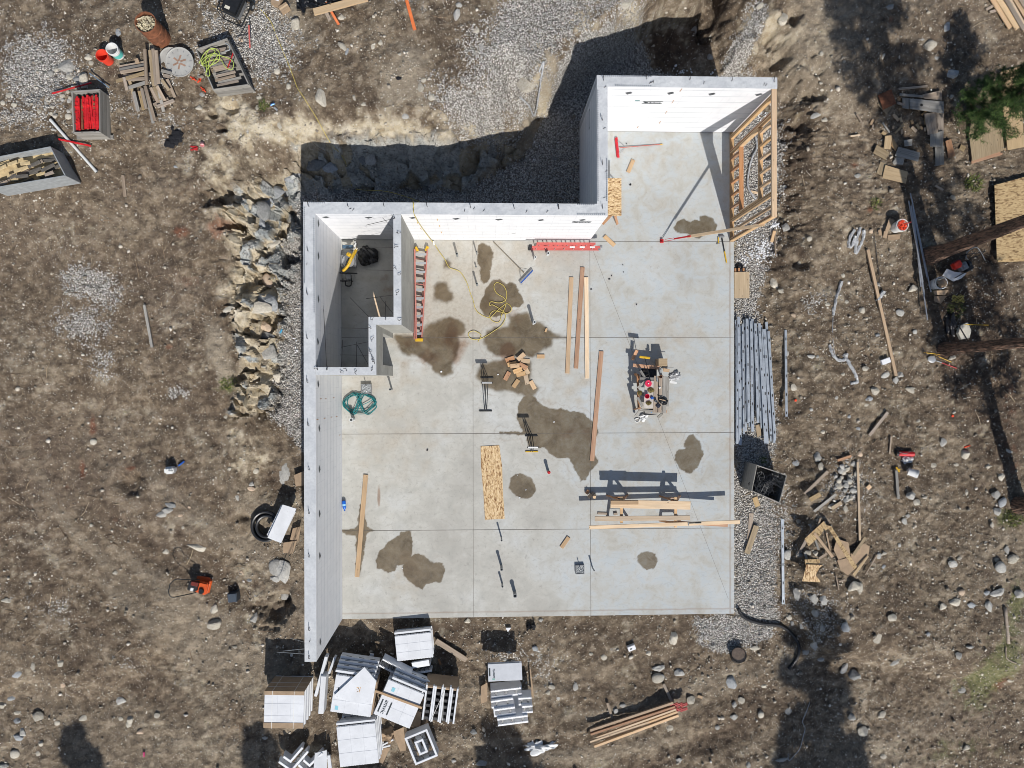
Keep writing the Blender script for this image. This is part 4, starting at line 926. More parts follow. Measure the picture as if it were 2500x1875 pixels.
bm = bmesh.new(); c = slab_pt('B2', 1132, 440, .03)-Vector((pts[0].x, pts[0].y, 0)); cyl(bm, c, c+Vector((.02, -.12, 0)), .028, n=10); part('coupling', bm, WHITE, t)

# ---------------------------------------------------------------- brooms
def broom(lab, tg, head_a, head_b, h0, h1, hz, bristle, blockm, handle, loc_z=0, rb=.012):
    a = slab_pt(tg, *head_a, hz); b = slab_pt(tg, *head_b, hz); m = (a+b)/2; t = thing('push_broom', lab, 'broom', (m.x, m.y, loc_z)); iv = Vector((m.x, m.y, loc_z))
    d = (b-a).normalized(); nrm = Vector((-d.y, d.x, 0)); p0 = slab_pt(tg, *h0, hz+.04); p1 = slab_pt(tg, *h1, max(hz, .02))
    if (p1-p0).dot(nrm) > 0: nrm = -nrm
    L = (b-a).length
    bm = bmesh.new(); ang = math.atan2(d.y, d.x); box(bm, (-nrm.x*.0, -nrm.y*.0, a.z+.03-loc_z), (L, .055, .03), (0, 0, ang)); o = part('broom_block', bm, blockm, t, bev=.006)
    bm = bmesh.new()
    for i in range(26):
        u = (i+.5)/26-.5; c = d*(u*L*.97)+nrm*(.035+rnd.uniform(-.004, .004)); box(bm, (c.x, c.y, a.z+.02-loc_z), (L/26*.85, .055, .035), (0, 0, ang+rnd.uniform(-.06, .06)))
    part('bristles', bm, bristle, t)
    bm = bmesh.new(); cyl(bm, p0-iv, p1-iv, rb, n=8); part('handle', bm, handle, t)
    bm = bmesh.new(); q = p0.lerp(p1, .14)-iv
    for s in (-.3, .3): tube(bm, [d*(s*L)+Vector((0, 0, a.z+.05-loc_z)), (d*(s*L)+q)/2+d*(s*.12)+Vector((0, 0, .02)), q], .006, 5, 2)
    part('brace', bm, GREYM, t)
    bm = bmesh.new(); e = p1-iv; dd = (p1-p0).normalized(); cyl(bm, e-dd*.07, e+dd*.005, rb*1.35, n=8); part('grip', bm, YELLOW if bristle is REDB else handle, t)
REDB = plain('red_bristles', hexc(190, 40, 52), .8, .25, 12, .3); BLUB = plain('blue_bristles', hexc(30, 84, 170), .8, .25, 12, .3)
HDL = plain('red_broom_handle', hexc(176, 92, 80), .5, .2, 8, 0); HDG = plain('grey_broom_handle', hexc(132, 122, 104), .6, .2, 8, 0)
broom('red push broom lying on the bay floor', 'A3', (806, 1062), (822, 1218), (830, 1140), (1160, 1112), .02, REDB, REDB, HDL)
broom('blue push broom leaning from the foot of the far foam wall', 'B2', (1795, 758), (1893, 655), (1835, 690), (1597, 446), .03, BLUB, GREYM, HDG)

# ---------------------------------------------------------------- ladders
LADR = plain('red_fibreglass', hexc(196, 98, 92), .5, .15, 5, .1); LADP = plain('pale_red_fibreglass', hexc(186, 122, 112), .5, .15, 5, .1); ALU = plain('aluminium', hexc(176, 178, 180), .4, .12, 8, .05, .4)
a = slab_pt('B2', 1880, 470, .42); b = slab_pt('B3', 395, 495, .42); L = (b-a).length; ang = math.atan2(b.y-a.y, b.x-a.x)
t = thing('extension_ladder', 'red extension ladder standing on its edge along the far foam wall', 'ladder', (a.x, a.y, 0), ang)
for dy in (-.055, .055):
    for z in (.035, .40):
        bm = bmesh.new(); box(bm, (L/2, dy, z), (L-.06 if dy < 0 else L-.4, .07, .03)); box(bm, (L/2, dy+.033, z), (L-.06 if dy < 0 else L-.4, .006, .06)); part('rail', bm, LADR, t)
    for k in range(int(L/.305)):
        bm = bmesh.new(); x = .2+k*.305+(.1 if dy > 0 else 0)
        if x < L-.2: cyl(bm, (x, dy, .05), (x, dy, .385), .017, n=8); part('rung', bm, ALU, t)
for z in (.04, .40):
    bm = bmesh.new(); box(bm, (0, -.03, z), (.1, .12, .06)); part('foot', bm, BLACKM, t, bev=.01)
    bm = bmesh.new(); box(bm, (L-.02, -.03, z), (.08, .1, .05)); part('end_cap', bm, GREYM, t, bev=.01)
for x in (L-.95, L-.63, L-.3):
    bm = bmesh.new(); box(bm, (x, -.055, .4165), (.16, .05, .002)); part('sticker', bm, WHITE, t)
# stepladder lying flat
def spt(x, y, z): return slab_pt('B2', x, y, z)
F0, F1 = spt(988, 500, .2), spt(1085, 500, .12); C0, C1 = spt(1000, 1195, .2), spt(1042, 1190, .12)
t = thing('stepladder', 'folded red stepladder with yellow cap lying beside the concrete partition', 'ladder', (F0.x, F0.y, 0)); iv = Vector((F0.x, F0.y, 0))
def rail(p, q, w, h, m, nm='rail'):
    o = along(nm, p-iv, q-iv, w, h, m, t, None); return o
rail(F0, C0, .045, .09, LADP); rail(F1, C1, .035, .09, LADP)
sh = Vector((-.05, 0, -.13)); rail(spt(968, 500, .1), spt(985, 1195, .1), .035, .07, LADP, 'rear_rail'); rail(spt(1075, 520, .05), spt(1030, 1190, .05), .035, .06, LADP, 'rear_rail')
for k in range(10):
    u = .06+k*.098; p = F0.lerp(C0, u)-iv; q = F1.lerp(C1, u)-iv; o = along('step', p+Vector((.02, 0, .02)), q+Vector((-.01, 0, .03)), .075, .02, ALU, t)
for k in range(6):
    u = .1+k*.14; p = spt(968, 500, .1).lerp(spt(985, 1195, .1), u)-iv; q = spt(1075, 520, .05).lerp(spt(1030, 1190, .05), u)-iv; along('rear_brace', p, q, .025, .02, LADP, t)
bm = bmesh.new(); c = (C0+C1)/2-iv; box(bm, (c.x, c.y-.03, .15), (.25, .1, .12)); part('top_cap', bm, YELLOW, t, bev=.012)
for p, dx in ((F0, .05), (F1, -.02)):
    c = p-iv; bm = bmesh.new(); box(bm, (c.x+dx, c.y+.02, .1), (.09, .16, .1), (0, 0, .5 if dx > 0 else -.4)); part('foot', bm, YELLOW, t, bev=.015)

# ---------------------------------------------------------------- sledge and claw hammers
def G1p(x, y, z): return slab_pt('G1', x, y, z)
h0 = G1p(572, 1508, .05); h1 = G1p(600, 1659, .03); t = thing('sledgehammer', 'black and yellow sledgehammer lying near the foot of the stud wall', 'hammer', (h0.x, h0.y, 0)); iv = Vector((h0.x, h0.y, 0))
h2 = h0.lerp(h1, 1.22)
bm = bmesh.new(); cyl(bm, h0-iv, h0.lerp(h1, .85)-iv, .018, n=8); part('handle', bm, BLACK, t); bm = bmesh.new(); cyl(bm, h0.lerp(h1, .85)-iv, h0.lerp(h1, 1.5)-iv, .022, n=8); part('grip', bm, YELLOW, t)
bm = bmesh.new(); box(bm, (0, 0, .045), (.17, .07, .07)); part('head', bm, GREYM, t, bev=.015)
h0 = G1p(542, 1515, .03); h1 = G1p(545, 1570, .03); t = thing('claw_hammer', 'small yellow handled hammer beside the sledgehammer head', 'hammer', (h0.x, h0.y, 0)); iv = Vector((h0.x, h0.y, 0))
bm = bmesh.new(); cyl(bm, h0-iv, h1-iv, .017, n=8); part('handle', bm, YELLOW, t); bm = bmesh.new(); c = h1-iv; box(bm, (c.x-.01, c.y, .03), (.11, .03, .03), (0, 0, .2)); part('head', bm, GREYM, t, bev=.006)

# ---------------------------------------------------------------- strand board bench beside the bay wall
a = slab_pt('A3', 800, 1375, .8); b = slab_pt('B3', 510, 255, .8); w = .44
t = thing('trestle_bench', 'strand board sheet on trestle legs against the bay side wall', 'bench', ((a.x+b.x)/2-.04, (a.y+b.y)/2, 0), PI/2)
L = (a-b).length; bm = bmesh.new(); box(bm, (0, 0, .795), (L, w, .012)); part('table_top', bm, OSBM, t)
bm = bmesh.new(); box(bm, (0, 0, .75), (L*.92, .09, .07)); part('beam', bm, LUMR, t)
for sx in (-1, 1):
    for sy in (-1, 1):
        p = Vector((sx*L*.38, 0, .72)); q = Vector((sx*(L*.5+.08), sy*.24, .0)); along('leg', p, q, .08, .035, LUMR, t)

# ---------------------------------------------------------------- roller stands
def rstand(tg, f1, f2, rol, hz, lab, foot2, rot=0):
    A_ = slab_pt(tg, *f1, .02); B_ = slab_pt(tg, *f2, .02); R_ = slab_pt(tg, *rol, hz); m = (A_+B_)/2
    t = thing('roller_stand', lab, 'tool stand', (m.x, m.y, 0)); iv = Vector((m.x, m.y, 0))
    for p, mt in ((A_, BLACKM), (B_, foot2)):
        bm = bmesh.new(); c = p-iv; box(bm, (c.x, c.y, .02), (.40, .04, .04)); 
        for s in (-1, 1): ball(bm, (c.x+s*.19, c.y, .02), .026, 1)
        part('foot', bm, mt, t, bev=.005)
    c = R_-iv
    for s in (-.03, .03):
        bm = bmesh.new(); cyl(bm, (A_-iv)+Vector((s, 0, .01)), Vector((c.x+s, c.y, hz-.1)), .014, n=8); part('leg', bm, BLACKM, t)
        bm = bmesh.new(); cyl(bm, (B_-iv)+Vector((s, 0, .01)), Vector((c.x+s, c.y, hz-.1)), .014, n=8); part("leg", bm, BLACKM, t)
    bm = bmesh.new(); cyl(bm, (c.x-.16, c.y, hz), (c.x+.16, c.y, hz), .03, n=12); part('roller', bm, ALU, t)
    bm = bmesh.new(); box(bm, (c.x, c.y, hz-.05), (.36, .05, .03)); 
    for s in (-1, 1): box(bm, (c.x+s*.172, c.y, hz-.02), (.012, .05, .07))
    part('bracket', bm, BLACKM, t)
rstand('B2', (1545, 1492), (1535, 1748), (1545, 1530), .70, 'black folding roller stand left of the offcut heap', BLACKM)
rstand('C2', (1887, 518), (1890, 640), (1900, 608), .95, 'roller stand with yellow foot on the largest damp patch', YELLOW)

# ---------------------------------------------------------------- small room: mitre saw, bag, stake
c = slab_pt('B2', 473, 590, .3); t = thing('mitre_saw', 'yellow mitre saw on black stand in the small dark room', 'saw', (c.x, c.y, 0)); iv = Vector((c.x, c.y, 0))
def sp(x, y, z): return slab_pt('B2', x, y, z)-iv
bm = bmesh.new(); cyl(bm, (0, 0, .22), (0, 0, .27), .2, n=24); part('turntable', bm, ALU, t)
bm = bmesh.new(); box(bm, (.0, .0, .16), (.5, .42, .1)); part('saw_base', bm, GREYM, t, bev=.02)
bm = bmesh.new(); q = sp(470, 480, .35); box(bm, (q.x, q.y, .30), (.34, .10, .1)); part('fence', bm, plain('blue_grey_metal', hexc(70, 96, 118), .5), t, bev=.01)
bm = bmesh.new(); tube(bm, [sp(540, 495, .5), sp(500, 570, .62), sp(470, 630, .5), sp(435, 668, .4)], .05, 8, 2); part('saw_arm', bm, YELLOW, t)
bm = bmesh.new(); q = sp(485, 545, .55); box(bm, (q.x, q.y, .55), (.2, .12, .12), (0, 0, -.5)); part('motor_housing', bm, YELLOW, t, bev=.03)
bm = bmesh.new(); q = sp(472, 600, .45); cyl(bm, (q.x-.02, q.y+.01, .45), (q.x+.02, q.y-.01, .45), .14, n=20); part('blade_guard', bm, BLACK, t)
for (x0, y0), (x1, y1) in [((430, 475), (505, 475)), ((412, 745), (490, 745)), ((408, 683), (545, 688))]:
    bm = bmesh.new(); cyl(bm, sp(x0, y0, .3), sp(x1, y1, .3), .022, n=8); part('stand_bar', bm, BLACKM, t)
bm = bmesh.new(); cyl(bm, sp(533, 488, .55), sp(512, 525, .55), .016, n=8); cyl(bm, sp(545, 492, .55), sp(524, 532, .55), .016, n=8); part('handle', bm, WHITE, t)
bm = bmesh.new(); tube(bm, [sp(455, 750, .2), sp(455, 780, .2), sp(495, 780, .2), sp(497, 720, .25)], .02, 6, 2); part('carry_handle', bm, BLACK, t)
bm = bmesh.new(); q = sp(475, 715, .25); box(bm, (q.x, q.y, .2), (.18, .2, .12)); part('dust_box', bm, GREYM, t, bev=.02)
for x, y in ((425, 500), (500, 500), (425, 745), (500, 745)):
    bm = bmesh.new(); q = sp(x, y, .15); cyl(bm, (q.x, q.y, .0), (q.x*.8, q.y*.9, .2), .016, n=8); part('leg', bm, BLACKM, t)
def crumple(name, lab, cat, loc, sx, sy, sz, mat, seed=0, sub=4, par=None, amp=.28, rz=0):
    bm = bmesh.new(); ball(bm, (0, 0, 0), 1, sub)
    for v in bm.verts:
        p = v.co.copy(); n = (math.sin(p.x*5+seed)+math.sin(p.y*6.3+seed*1.7+p.z*3)+math.sin(p.z*7+p.x*4+seed*.6)+.6*math.sin(p.x*13+p.y*11+seed)+.5*abs(math.sin(p.y*17-p.x*15+seed)))*amp/3
        p *= (1+n); p.z = max(p.z, -.35)+.35; v.co = Vector((p.x*sx, p.y*sy, p.z*sz))
    o = mk(name, bm, mat, par); o.location = loc; o.rotation_euler = (0, 0, rz)
    return tag(o, lab, cat) if lab else o
BAG = plain('black_plastic_film', (.012, .012, .014), .28, .3, 8, .5)
c = slab_pt('B2', 620, 548, .15); crumple('trash_bag', 'crumpled black plastic bag beside the yellow mitre saw', 'bag', (c.x, c.y, 0), .31, .30, .24, BAG, 3)
t0 = slab_pt('B2', 668, 830, .03); t1 = slab_pt('B2', 712, 1018, .03); d = (t0-t1); n = Vector((-d.y, d.x, 0)).normalized()
bm = bmesh.new(); pts = [(t1+n*.03), (t1-n*.03), (t0-n*.02-d*.12), t0, (t0+n*.02-d*.12)]; prism(bm, [(p.x, p.y) for p in pts][::-1], .003, .028); tag(mk('wooden_stake', bm, LUMP), 'pale pointed wooden stake on the floor of the small room', 'stake')
c = slab_pt('B2', 525, 440, .1); bm = bmesh.new(); tube(bm, [(0, 0, .05), (.03, -.1, .07), (-.02, -.16, .06), (.04, -.05, .08)], .03, 8, 2); o = mk('white_rag', bm, WHITE); o.location = (c.x, c.y, 0); tag(o, 'white rag on the floor above the mitre saw', 'rag')

# ---------------------------------------------------------------- blue bottle by the left wall
c = slab_pt('C2', 442, 1060, .1); t = thing('water_bottle', 'blue plastic bottle lying at the foot of the left foam wall', 'bottle', (c.x, c.y, .065), 0)
m = Euler((PI/2, 0, .08)).to_matrix().to_4x4(); BOT = plain('clear_blue_plastic', hexc(28, 96, 190), .2, .25, 10, .1)
bm = bmesh.new(); lathe(bm, [(.001, -.17), (.055, -.17), (.06, -.15), (.06, .03), (.05, .08), (.025, .11), (.022, .14), (.001, .14)], n=18, mtx=m); part('bottle_body', bm, BOT, t, smooth=True)
bm = bmesh.new(); cyl(bm, m @ Vector((0, 0, .14)), m @ Vector((0, 0, .165)), .024, n=12); part('bottle_cap', bm, BLUE, t)
bm = bmesh.new(); lathe(bm, [(.0612, -.06), (.0612, .0)], n=18, mtx=m); part('bottle_label', bm, plain('bottle_label', hexc(150, 200, 235), .5, .2, 10, 0), t)

# ---------------------------------------------------------------- sawhorses and the boards on them
def horse(lab, bx, ytop, ybot):
    a = slab_pt('G2', bx, ytop, .72); b = slab_pt('G2', bx, ybot, .72); m = (a+b)/2; L = (a-b).length
    t = thing('sawhorse', lab, 'sawhorse', (m.x, m.y, 0), 0, 'timber sawhorses on the slab')
    lum = lambda nm, p, q, w, h, mm=LUMR: along(nm, Vector(p), Vector(q), w, h, mm, t)
    lum('top_beam', (0, -L/2, .705), (0, L/2, .705), .09, .07, LUM)
    for sy in (-1, 1):
        for sx in (-1, 1): lum('leg', (sx*.03, sy*L*.36, .70), (sx*.33, sy*L*.42, .0), .038, .085)
        lum('spreader', (-.2, sy*L*.40, .3), (.2, sy*L*.40, .3), .03, .09)
        bm = bmesh.new()
        v = [(-.045, 0, .66), (.045, 0, .66), (.11, 0, .5), (-.11, 0, .5)]; f = bm.faces.new([bm.verts.new((x, sy*L*.395, z)) for x, y, z in v]); bmesh.ops.solidify(bm, geom=bm.faces[:], thickness=.012); part('gusset', bm, PLYM, t)
    return t
horse('timber sawhorse under the left ends of the raised boards', 512, 435, 775); horse('timber sawhorse under the right part of the raised boards', 1208, 440, 830)
ZB = .745
G = 'boards laid across the sawhorses'
board('lumber_board', 'wide pale board on the sawhorses, the uppermost in the picture', 'board', 'G2', (372, 526), (1400, 549), .262, .038, ZB, LUMP)
board('lumber_board', 'short board lying on the left half of the wide sawhorse board', 'board', 'G2', (374, 511), (731, 512), .125, .038, ZB+.042, LUM)
board('lumber_board', 'knotty board with bark edge across the sawhorses, middle of the three', 'board', 'G2', (172, 720), (1395, 708), .15, .05, ZB, LUMP)
board('lumber_board', 'longest knotty board on the sawhorses carrying the black hammer', 'board', 'G2', (98, 832), (2038, 760), .115, .045, ZB, LUMP)
board('lumber_board', 'reddish board half hidden under the longest sawhorse board', 'board', 'G2', (1240, 765), (1880, 808), .09, .03, ZB-.036, LUMR)
board('lumber_board', 'short grey board on the floor under the left end of the middle sawhorse board', 'board', 'G2', (205, 650), (335, 655), .07, .03, .0, OLDW)
h0 = slab_pt('G2', 1372, 778, .80); h1 = slab_pt('G2', 1537, 770, .80); t = thing('claw_hammer', 'black hammer resting on the longest sawhorse board', 'hammer', (h0.x, h0.y, .795)); d = h1-h0; d.z = 0
bm = bmesh.new(); cyl(bm, (0, 0, .02), d*.6+Vector((0, 0, .02)), .011, n=8); part('handle', bm, BLACKM, t); bm = bmesh.new(); cyl(bm, d*.55+Vector((0, 0, .02)), d+Vector((0, 0, .02)), .018, n=8); part('grip', bm, BLACK, t)
bm = bmesh.new(); box(bm, (0, -.01, .02), (.03, .11, .03), (0, 0, .15)); part('head', bm, GREYM, t, bev=.005)

# ---------------------------------------------------------------- cluttered work table
TZ = .80
def g3(x, y, z=TZ): return slab_pt('G3', x, y, z)
def g3f(x, y): return slab_pt('G3', x, y, 0)
c = g3(715, 1020); T = thing('work_table', 'cluttered makeshift work table of old planks standing on the slab', 'table', (c.x, c.y, 0)); iv = Vector((c.x, c.y, 0))
def tl(nm, p, q, w, h, z, m):
    a = g3(*p, z)-iv; b = g3(*q, z)-iv; a.z = b.z = z-h/2; return along(nm, a, b, w, h, m, T)
for x, w, mt, y0, y1 in [(780, .165, OLDW, 735, 1410), (848, .13, OLDW, 735, 1410), (920, .12, GREYW, 745, 1420), (975, .09, GREYW, 750, 1300)]: tl('top_plank', (x, y0), (x-20 if x < 900 else x, y1), w, .035, TZ, mt)
tl('top_plank', (640, 830), (630, 1330), .29, .018, TZ-.01, plain('painted_panel', hexc(190, 184, 176), .7, .2, 4, .1)); tl('top_plank', (470, 785), (730, 795), .09, .03, TZ-.02, GREYW)
tl('frame_rail', (345, 540), (830, 590), .11, .04, .5, LUMR); tl('frame_rail', (430, 700), (450, 1350), .07, .05, .55, LUMR); tl('frame_rail', (440, 1360), (880, 1400), .07, .05, .55, GREYW)
for p, q in [((500, 800), (330, 470)), ((960, 780), (900, 620)), ((470, 1330), (390, 1440)), ((960, 1390), (980, 1350))]:
    a = g3(*p)-iv; a.z = TZ-.05; b = g3f(*q)-iv; b.x = a.x+(b.x-a.x)*.3; b.y = a.y+(b.y-a.y)*.3; along('leg', a, b, .09, .04, LUMR, T)
for p, q, z0_, z1_ in [((480, 640), (560, 770), .7, .75), ((570, 830), (430, 960), .74, .6), ((420, 1000), (560, 1100), .6, .6), ((425, 1130), (520, 1300), .6, .65), ((500, 1340), (390, 1470), .6, .1), ((560, 1400), (790, 1430), .5, .5), ((880, 1430), (800, 1500), .5, .2)]:
    a = g3(*p, z0_)-iv; b = g3(*q, z1_)-iv; along('brace', a, b, .075, .035, GREYW, T)
bm = bmesh.new(); a = g3(640, 680, .45)-iv; box(bm, (a.x, a.y, .42), (.5, .28, .02)); part('shelf', bm, BLACKM, T); bm = bmesh.new(); a = g3(660, 1400, .45)-iv; box(bm, (a.x, a.y, .40), (.42, .2, .02)); part('shelf', bm, BLACKM, T)
PINK = plain('pink_red_plastic', hexc(214, 44, 84), .45, .12, 6, .05); DIRT = plain('moss_and_nails', hexc(120, 108, 64), .95, .5, 30, .6)
c = g3(628, 877, TZ+.06); t = thing('reel', 'round pink red reel with white hub on the work table', 'reel', (c.x, c.y, TZ)); bm = bmesh.new(); lathe(bm, [(.001, .05), (.02, .05), (.022, .06), (.03, .06), (.04, .045), (.105, .05), (.108, .03), (.1, 0), (0.001, 0)], n=28); part('reel_disc', bm, PINK, t); bm = bmesh.new(); cyl(bm, (0, 0, .055), (0, 0, .068), .02, n=14); part('hub', bm, WHITE, t)
def bucket(name, lab, cat, loc, r, h, mat, fill=None, fillh=.8, handle=GREYM, group=None, rim=None, tilt=(0, 0, 0)):
    t = thing(name, lab, cat, loc, 0, group); t.rotation_euler = tilt
    bm = bmesh.new(); lathe(bm, [(.001, .004), (r*.86, 0), (r, h*.97), (r*1.06, h*.97), (r*1.06, h), (r*.95, h), (r*.83, .015), (.001, .012)], n=28); part('bucket_body', bm, mat, t, smooth=False)
    bm = bmesh.new(); lathe(bm, [(r*.99, h*.8), (r*1.05, h*.8), (r*1.05, h*.84), (r, h*.84)], n=28); part('rim', bm, rim or mat, t)
    bm = bmesh.new(); tube(bm, [(-r*1.07, 0, h*.9), (-r*.8, r*.75, h*.82), (0, r*1.13, h*.74), (r*.8, r*.75, h*.82), (r*1.07, 0, h*.9)], .005, 5, 3); part('handle', bm, handle, t)
    return t
c = g3(602, 1112, TZ+.1); t = bucket('bucket', 'small red bucket, open, on the work table', 'bucket', (c.x, c.y, TZ), .07, .12, PINK)
for (x, y, rx, ry, lab) in [(675, 1000, .11, .085, 'heap of mossy brown nails on the middle of the work table'), (632, 1240, .09, .07, 'heap of nails on the pale panel of the work table'), (475, 1050, .08, .08, 'heap of brown nails on the left edge of the work table')]:
    z = TZ if x > 500 else .62
    c = g3(x, y, z+.03); bm = bmesh.new()
    for k in range(90):
        a = rnd.uniform(0, 6.28); rr = math.sqrt(rnd.random()); p = Vector((rx*rr*math.cos(a), ry*rr*math.sin(a), .045*(1-rr)+.005)); dd = Vector((rnd.uniform(-1, 1), rnd.uniform(-1, 1), rnd.uniform(-.3, .3))).normalized()*.024
        cyl(bm, p-dd, p+dd, .003, n=4)
    ball(bm, (0, 0, .0), .9*rx, 2, (1, ry/rx, .35)); o = mk('nail_heap', bm, DIRT); o.location = (c.x, c.y, z+.003); tag(o, lab, 'nails')
c = g3(772, 1205, TZ+.1); t = thing('tin_can', 'silver tin can in the middle of the work table', 'can', (c.x, c.y, TZ)); bm = bmesh.new(); lathe(bm, [(.04, 0), (.04, .11), (.036, .11), (.034, .03), (.001, .03)], n=20); part('can_body', bm, ALU, t); bm = bmesh.new(); lathe(bm, [(.0405, .03), (.0405, .09)], n=20); part('can_label', bm, GREYP, t)
c = g3(860, 755, TZ+.1); t = thing('tin_can', 'rusty can at the top end of the work table', 'can', (c.x, c.y, TZ)); bm = bmesh.new(); lathe(bm, [(.04, 0), (.04, .1), (.034, .1), (.032, .03), (.001, .03)], n=20); part('can_body', bm, RUST, t); bm = bmesh.new(); cyl(bm, (0, 0, .03), (0, 0, .034), .03, n=14); part('contents', bm, BLACK, t)
c = g3(905, 1205, TZ+.05); crumple('tool_bag', 'open black tool bag with tools on the right edge of the work table', 'bag', (c.x, c.y, TZ), .13, .10, .09, BAG, 5, 3, None, .3, -.5)
c = g3(880, 1180, TZ+.1); bm = bmesh.new(); box(bm, (0, 0, 0), (.2, .022, .02), (0, .1, -.25)); o = mk('hand_tool', bm, LUM); o.location = (c.x, c.y, TZ+.125); tag(o, 'wooden tool handle poking out of the black tool bag', 'tool')
c = g3(810, 1280, TZ+.04); crumple('glove', 'dark glove lying below the tin can on the work table', 'glove', (c.x, c.y, TZ), .075, .07, .03, plain('navy_cloth', hexc(34, 38, 52), .9), 8, 3)
c = g3(695, 1140, TZ+.04); crumple('blue_cloth', 'crumpled blue cloth beside the small red bucket on the work table', 'cloth', (c.x, c.y, TZ), .05, .05, .04, BLUE, 2, 3)
c = g3(835, 950, TZ+.02); crumple('white_rag', 'crumpled white paper on the plank of the work table', 'paper', (c.x, c.y, TZ), .035, .03, .03, WHITE, 4, 3)
c = g3(795, 880, TZ+.03); bm = bmesh.new(); lathe(bm, [(.001, 0), (.026, 0), (.028, .1), (.01, .17), (.008, .2), (.001, .2)], n=14); o = mk('caulk_bottle', bm, GREYP); o.location = (c.x, c.y+.06, TZ+.028); o.rotation_euler = (PI/2, 0, 3.3); tag(o, 'dark nozzle bottle lying on the work table plank', 'bottle')
c = g3(672, 1395, .55); t = thing('power_drill', 'bright blue power drill on the lower shelf of the work table', 'drill', (c.x, c.y, .45)); bm = bmesh.new(); cyl(bm, (-.07, .06, .04), (.03, -.03, .04), .03, n=12); part('drill_body', bm, plain('bright_blue', hexc(40, 140, 210), .4), t); bm = bmesh.new(); cyl(bm, (.03, -.03, .04), (.08, -.08, .04), .014, n=10); part('chuck', bm, BLACKM, t); bm = bmesh.new(); box(bm, (-.06, -.02, .04), (.03, .1, .03), (0, 0, -.6)); part('handle', bm, BLACK, t, bev=.006)
c = g3(610, 680, .5); crumple('cable_bundle', 'dark tangle of cable on the lower shelf at the top of the work table', 'cable', (c.x-.05, c.y, .435), .12, .1, .1, BLACK, 9, 3)
c = g3(850, 640, TZ); crumple('dusty_bottle', 'dusty grey spray bottle at the top right corner of the work table', 'bottle', (c.x, c.y, TZ-.1), .04, .08, .1, GREYP, 6, 3)
# broom leaning over the table
a = g3(560, 395, .75); t = thing('push_broom', 'yellow headed broom leaning against the work table over its shadow', 'broom', (a.x, a.y, .0)); iv2 = Vector((a.x, a.y, 0))
bm = bmesh.new(); box(bm, (0, 0, .76), (.34, .075, .03), (0, 0, -.12)); part('broom_block', bm, YELLOW, t, bev=.02)
bm = bmesh.new()
for i in range(16): box(bm, ((i/15-.5)*.31, -.005-(i/15-.5)*.04, .72), (.017, .07, .06), (0, 0, rnd.uniform(-.1, .1)))
part('bristles', bm, YELLOW, t)
bm = bmesh.new(); cyl(bm, (0, -.03, .77), g3(668, 838, .85)-iv2, .012, n=8); part('handle', bm, BLACK, t)
c = g3(890, 495, .45); t = thing('plywood_box', 'small plywood box at the top right of the work table', 'box', (c.x, c.y, 0)); bm = bmesh.new(); box(bm, (0, 0, .25), (.27, .26, .45)); part('box_body', bm, CARD, t, bev=.004); bm = bmesh.new(); box(bm, (0, 0, .481), (.285, .275, .01)); part('lid', bm, PLYM, t)
board('lumber_offcut', 'reddish lumber offcut on the floor below the small plywood box', 'wood block', 'G3', (900, 625), (1015, 640), .11, .04, .1, LUM, None, .1)
board('lumber_offcut', 'dark wood offcut leaning at the top left of the work table', 'wood block', 'G3', (330, 440), (420, 260), .10, .04, .02, LUMR, None, .3)
board('metal_rod', 'thin dark rod sticking out to the right of the work table', 'rod', 'G3', (880, 575), (1090, 577), .012, .012, .5, BLACKM, None, .5)
FILM = plain('clear_film', (.42, .43, .44), .25, .45, 14, .5)
c = g3f(1110, 745); crumple('plastic_sheet', 'crumpled clear plastic film on the slab right of the work table', 'plastic', (c.x, c.y, 0), .17, .10, .07, FILM, 12, 4, None, .6, .4)
c = g3f(1080, 855); bm = bmesh.new(); box(bm, (0, 0, .006), (.24, .075, .008), (0, 0, -.12)); o = mk('paper_label', bm, WHITE); o.location = (c.x, c.y, .003); tag(o, 'white and purple printed strip on the slab beside the work table', 'label')
c = g3f(530, 1500); crumple('plastic_sheet', 'crumpled white plastic bag on the slab below the work table', 'plastic', (c.x, c.y, 0), .16, .08, .06, WHITE, 15, 4, None, .7, .6)
c = g3f(415, 1545); bm = bmesh.new(); tube(bm, [(-.08, .02, .02), (0, .05, .03), (.09, .01, .02), (.05, -.06, .02), (-.05, -.06, .03), (-.08, .02, .02)], .013, 6, 3); o = mk('strap', bm, WHITE, None, True); o.location = (c.x, c.y, .0); tag(o, 'white looped strap on the slab at the bottom left of the work table', 'strap')
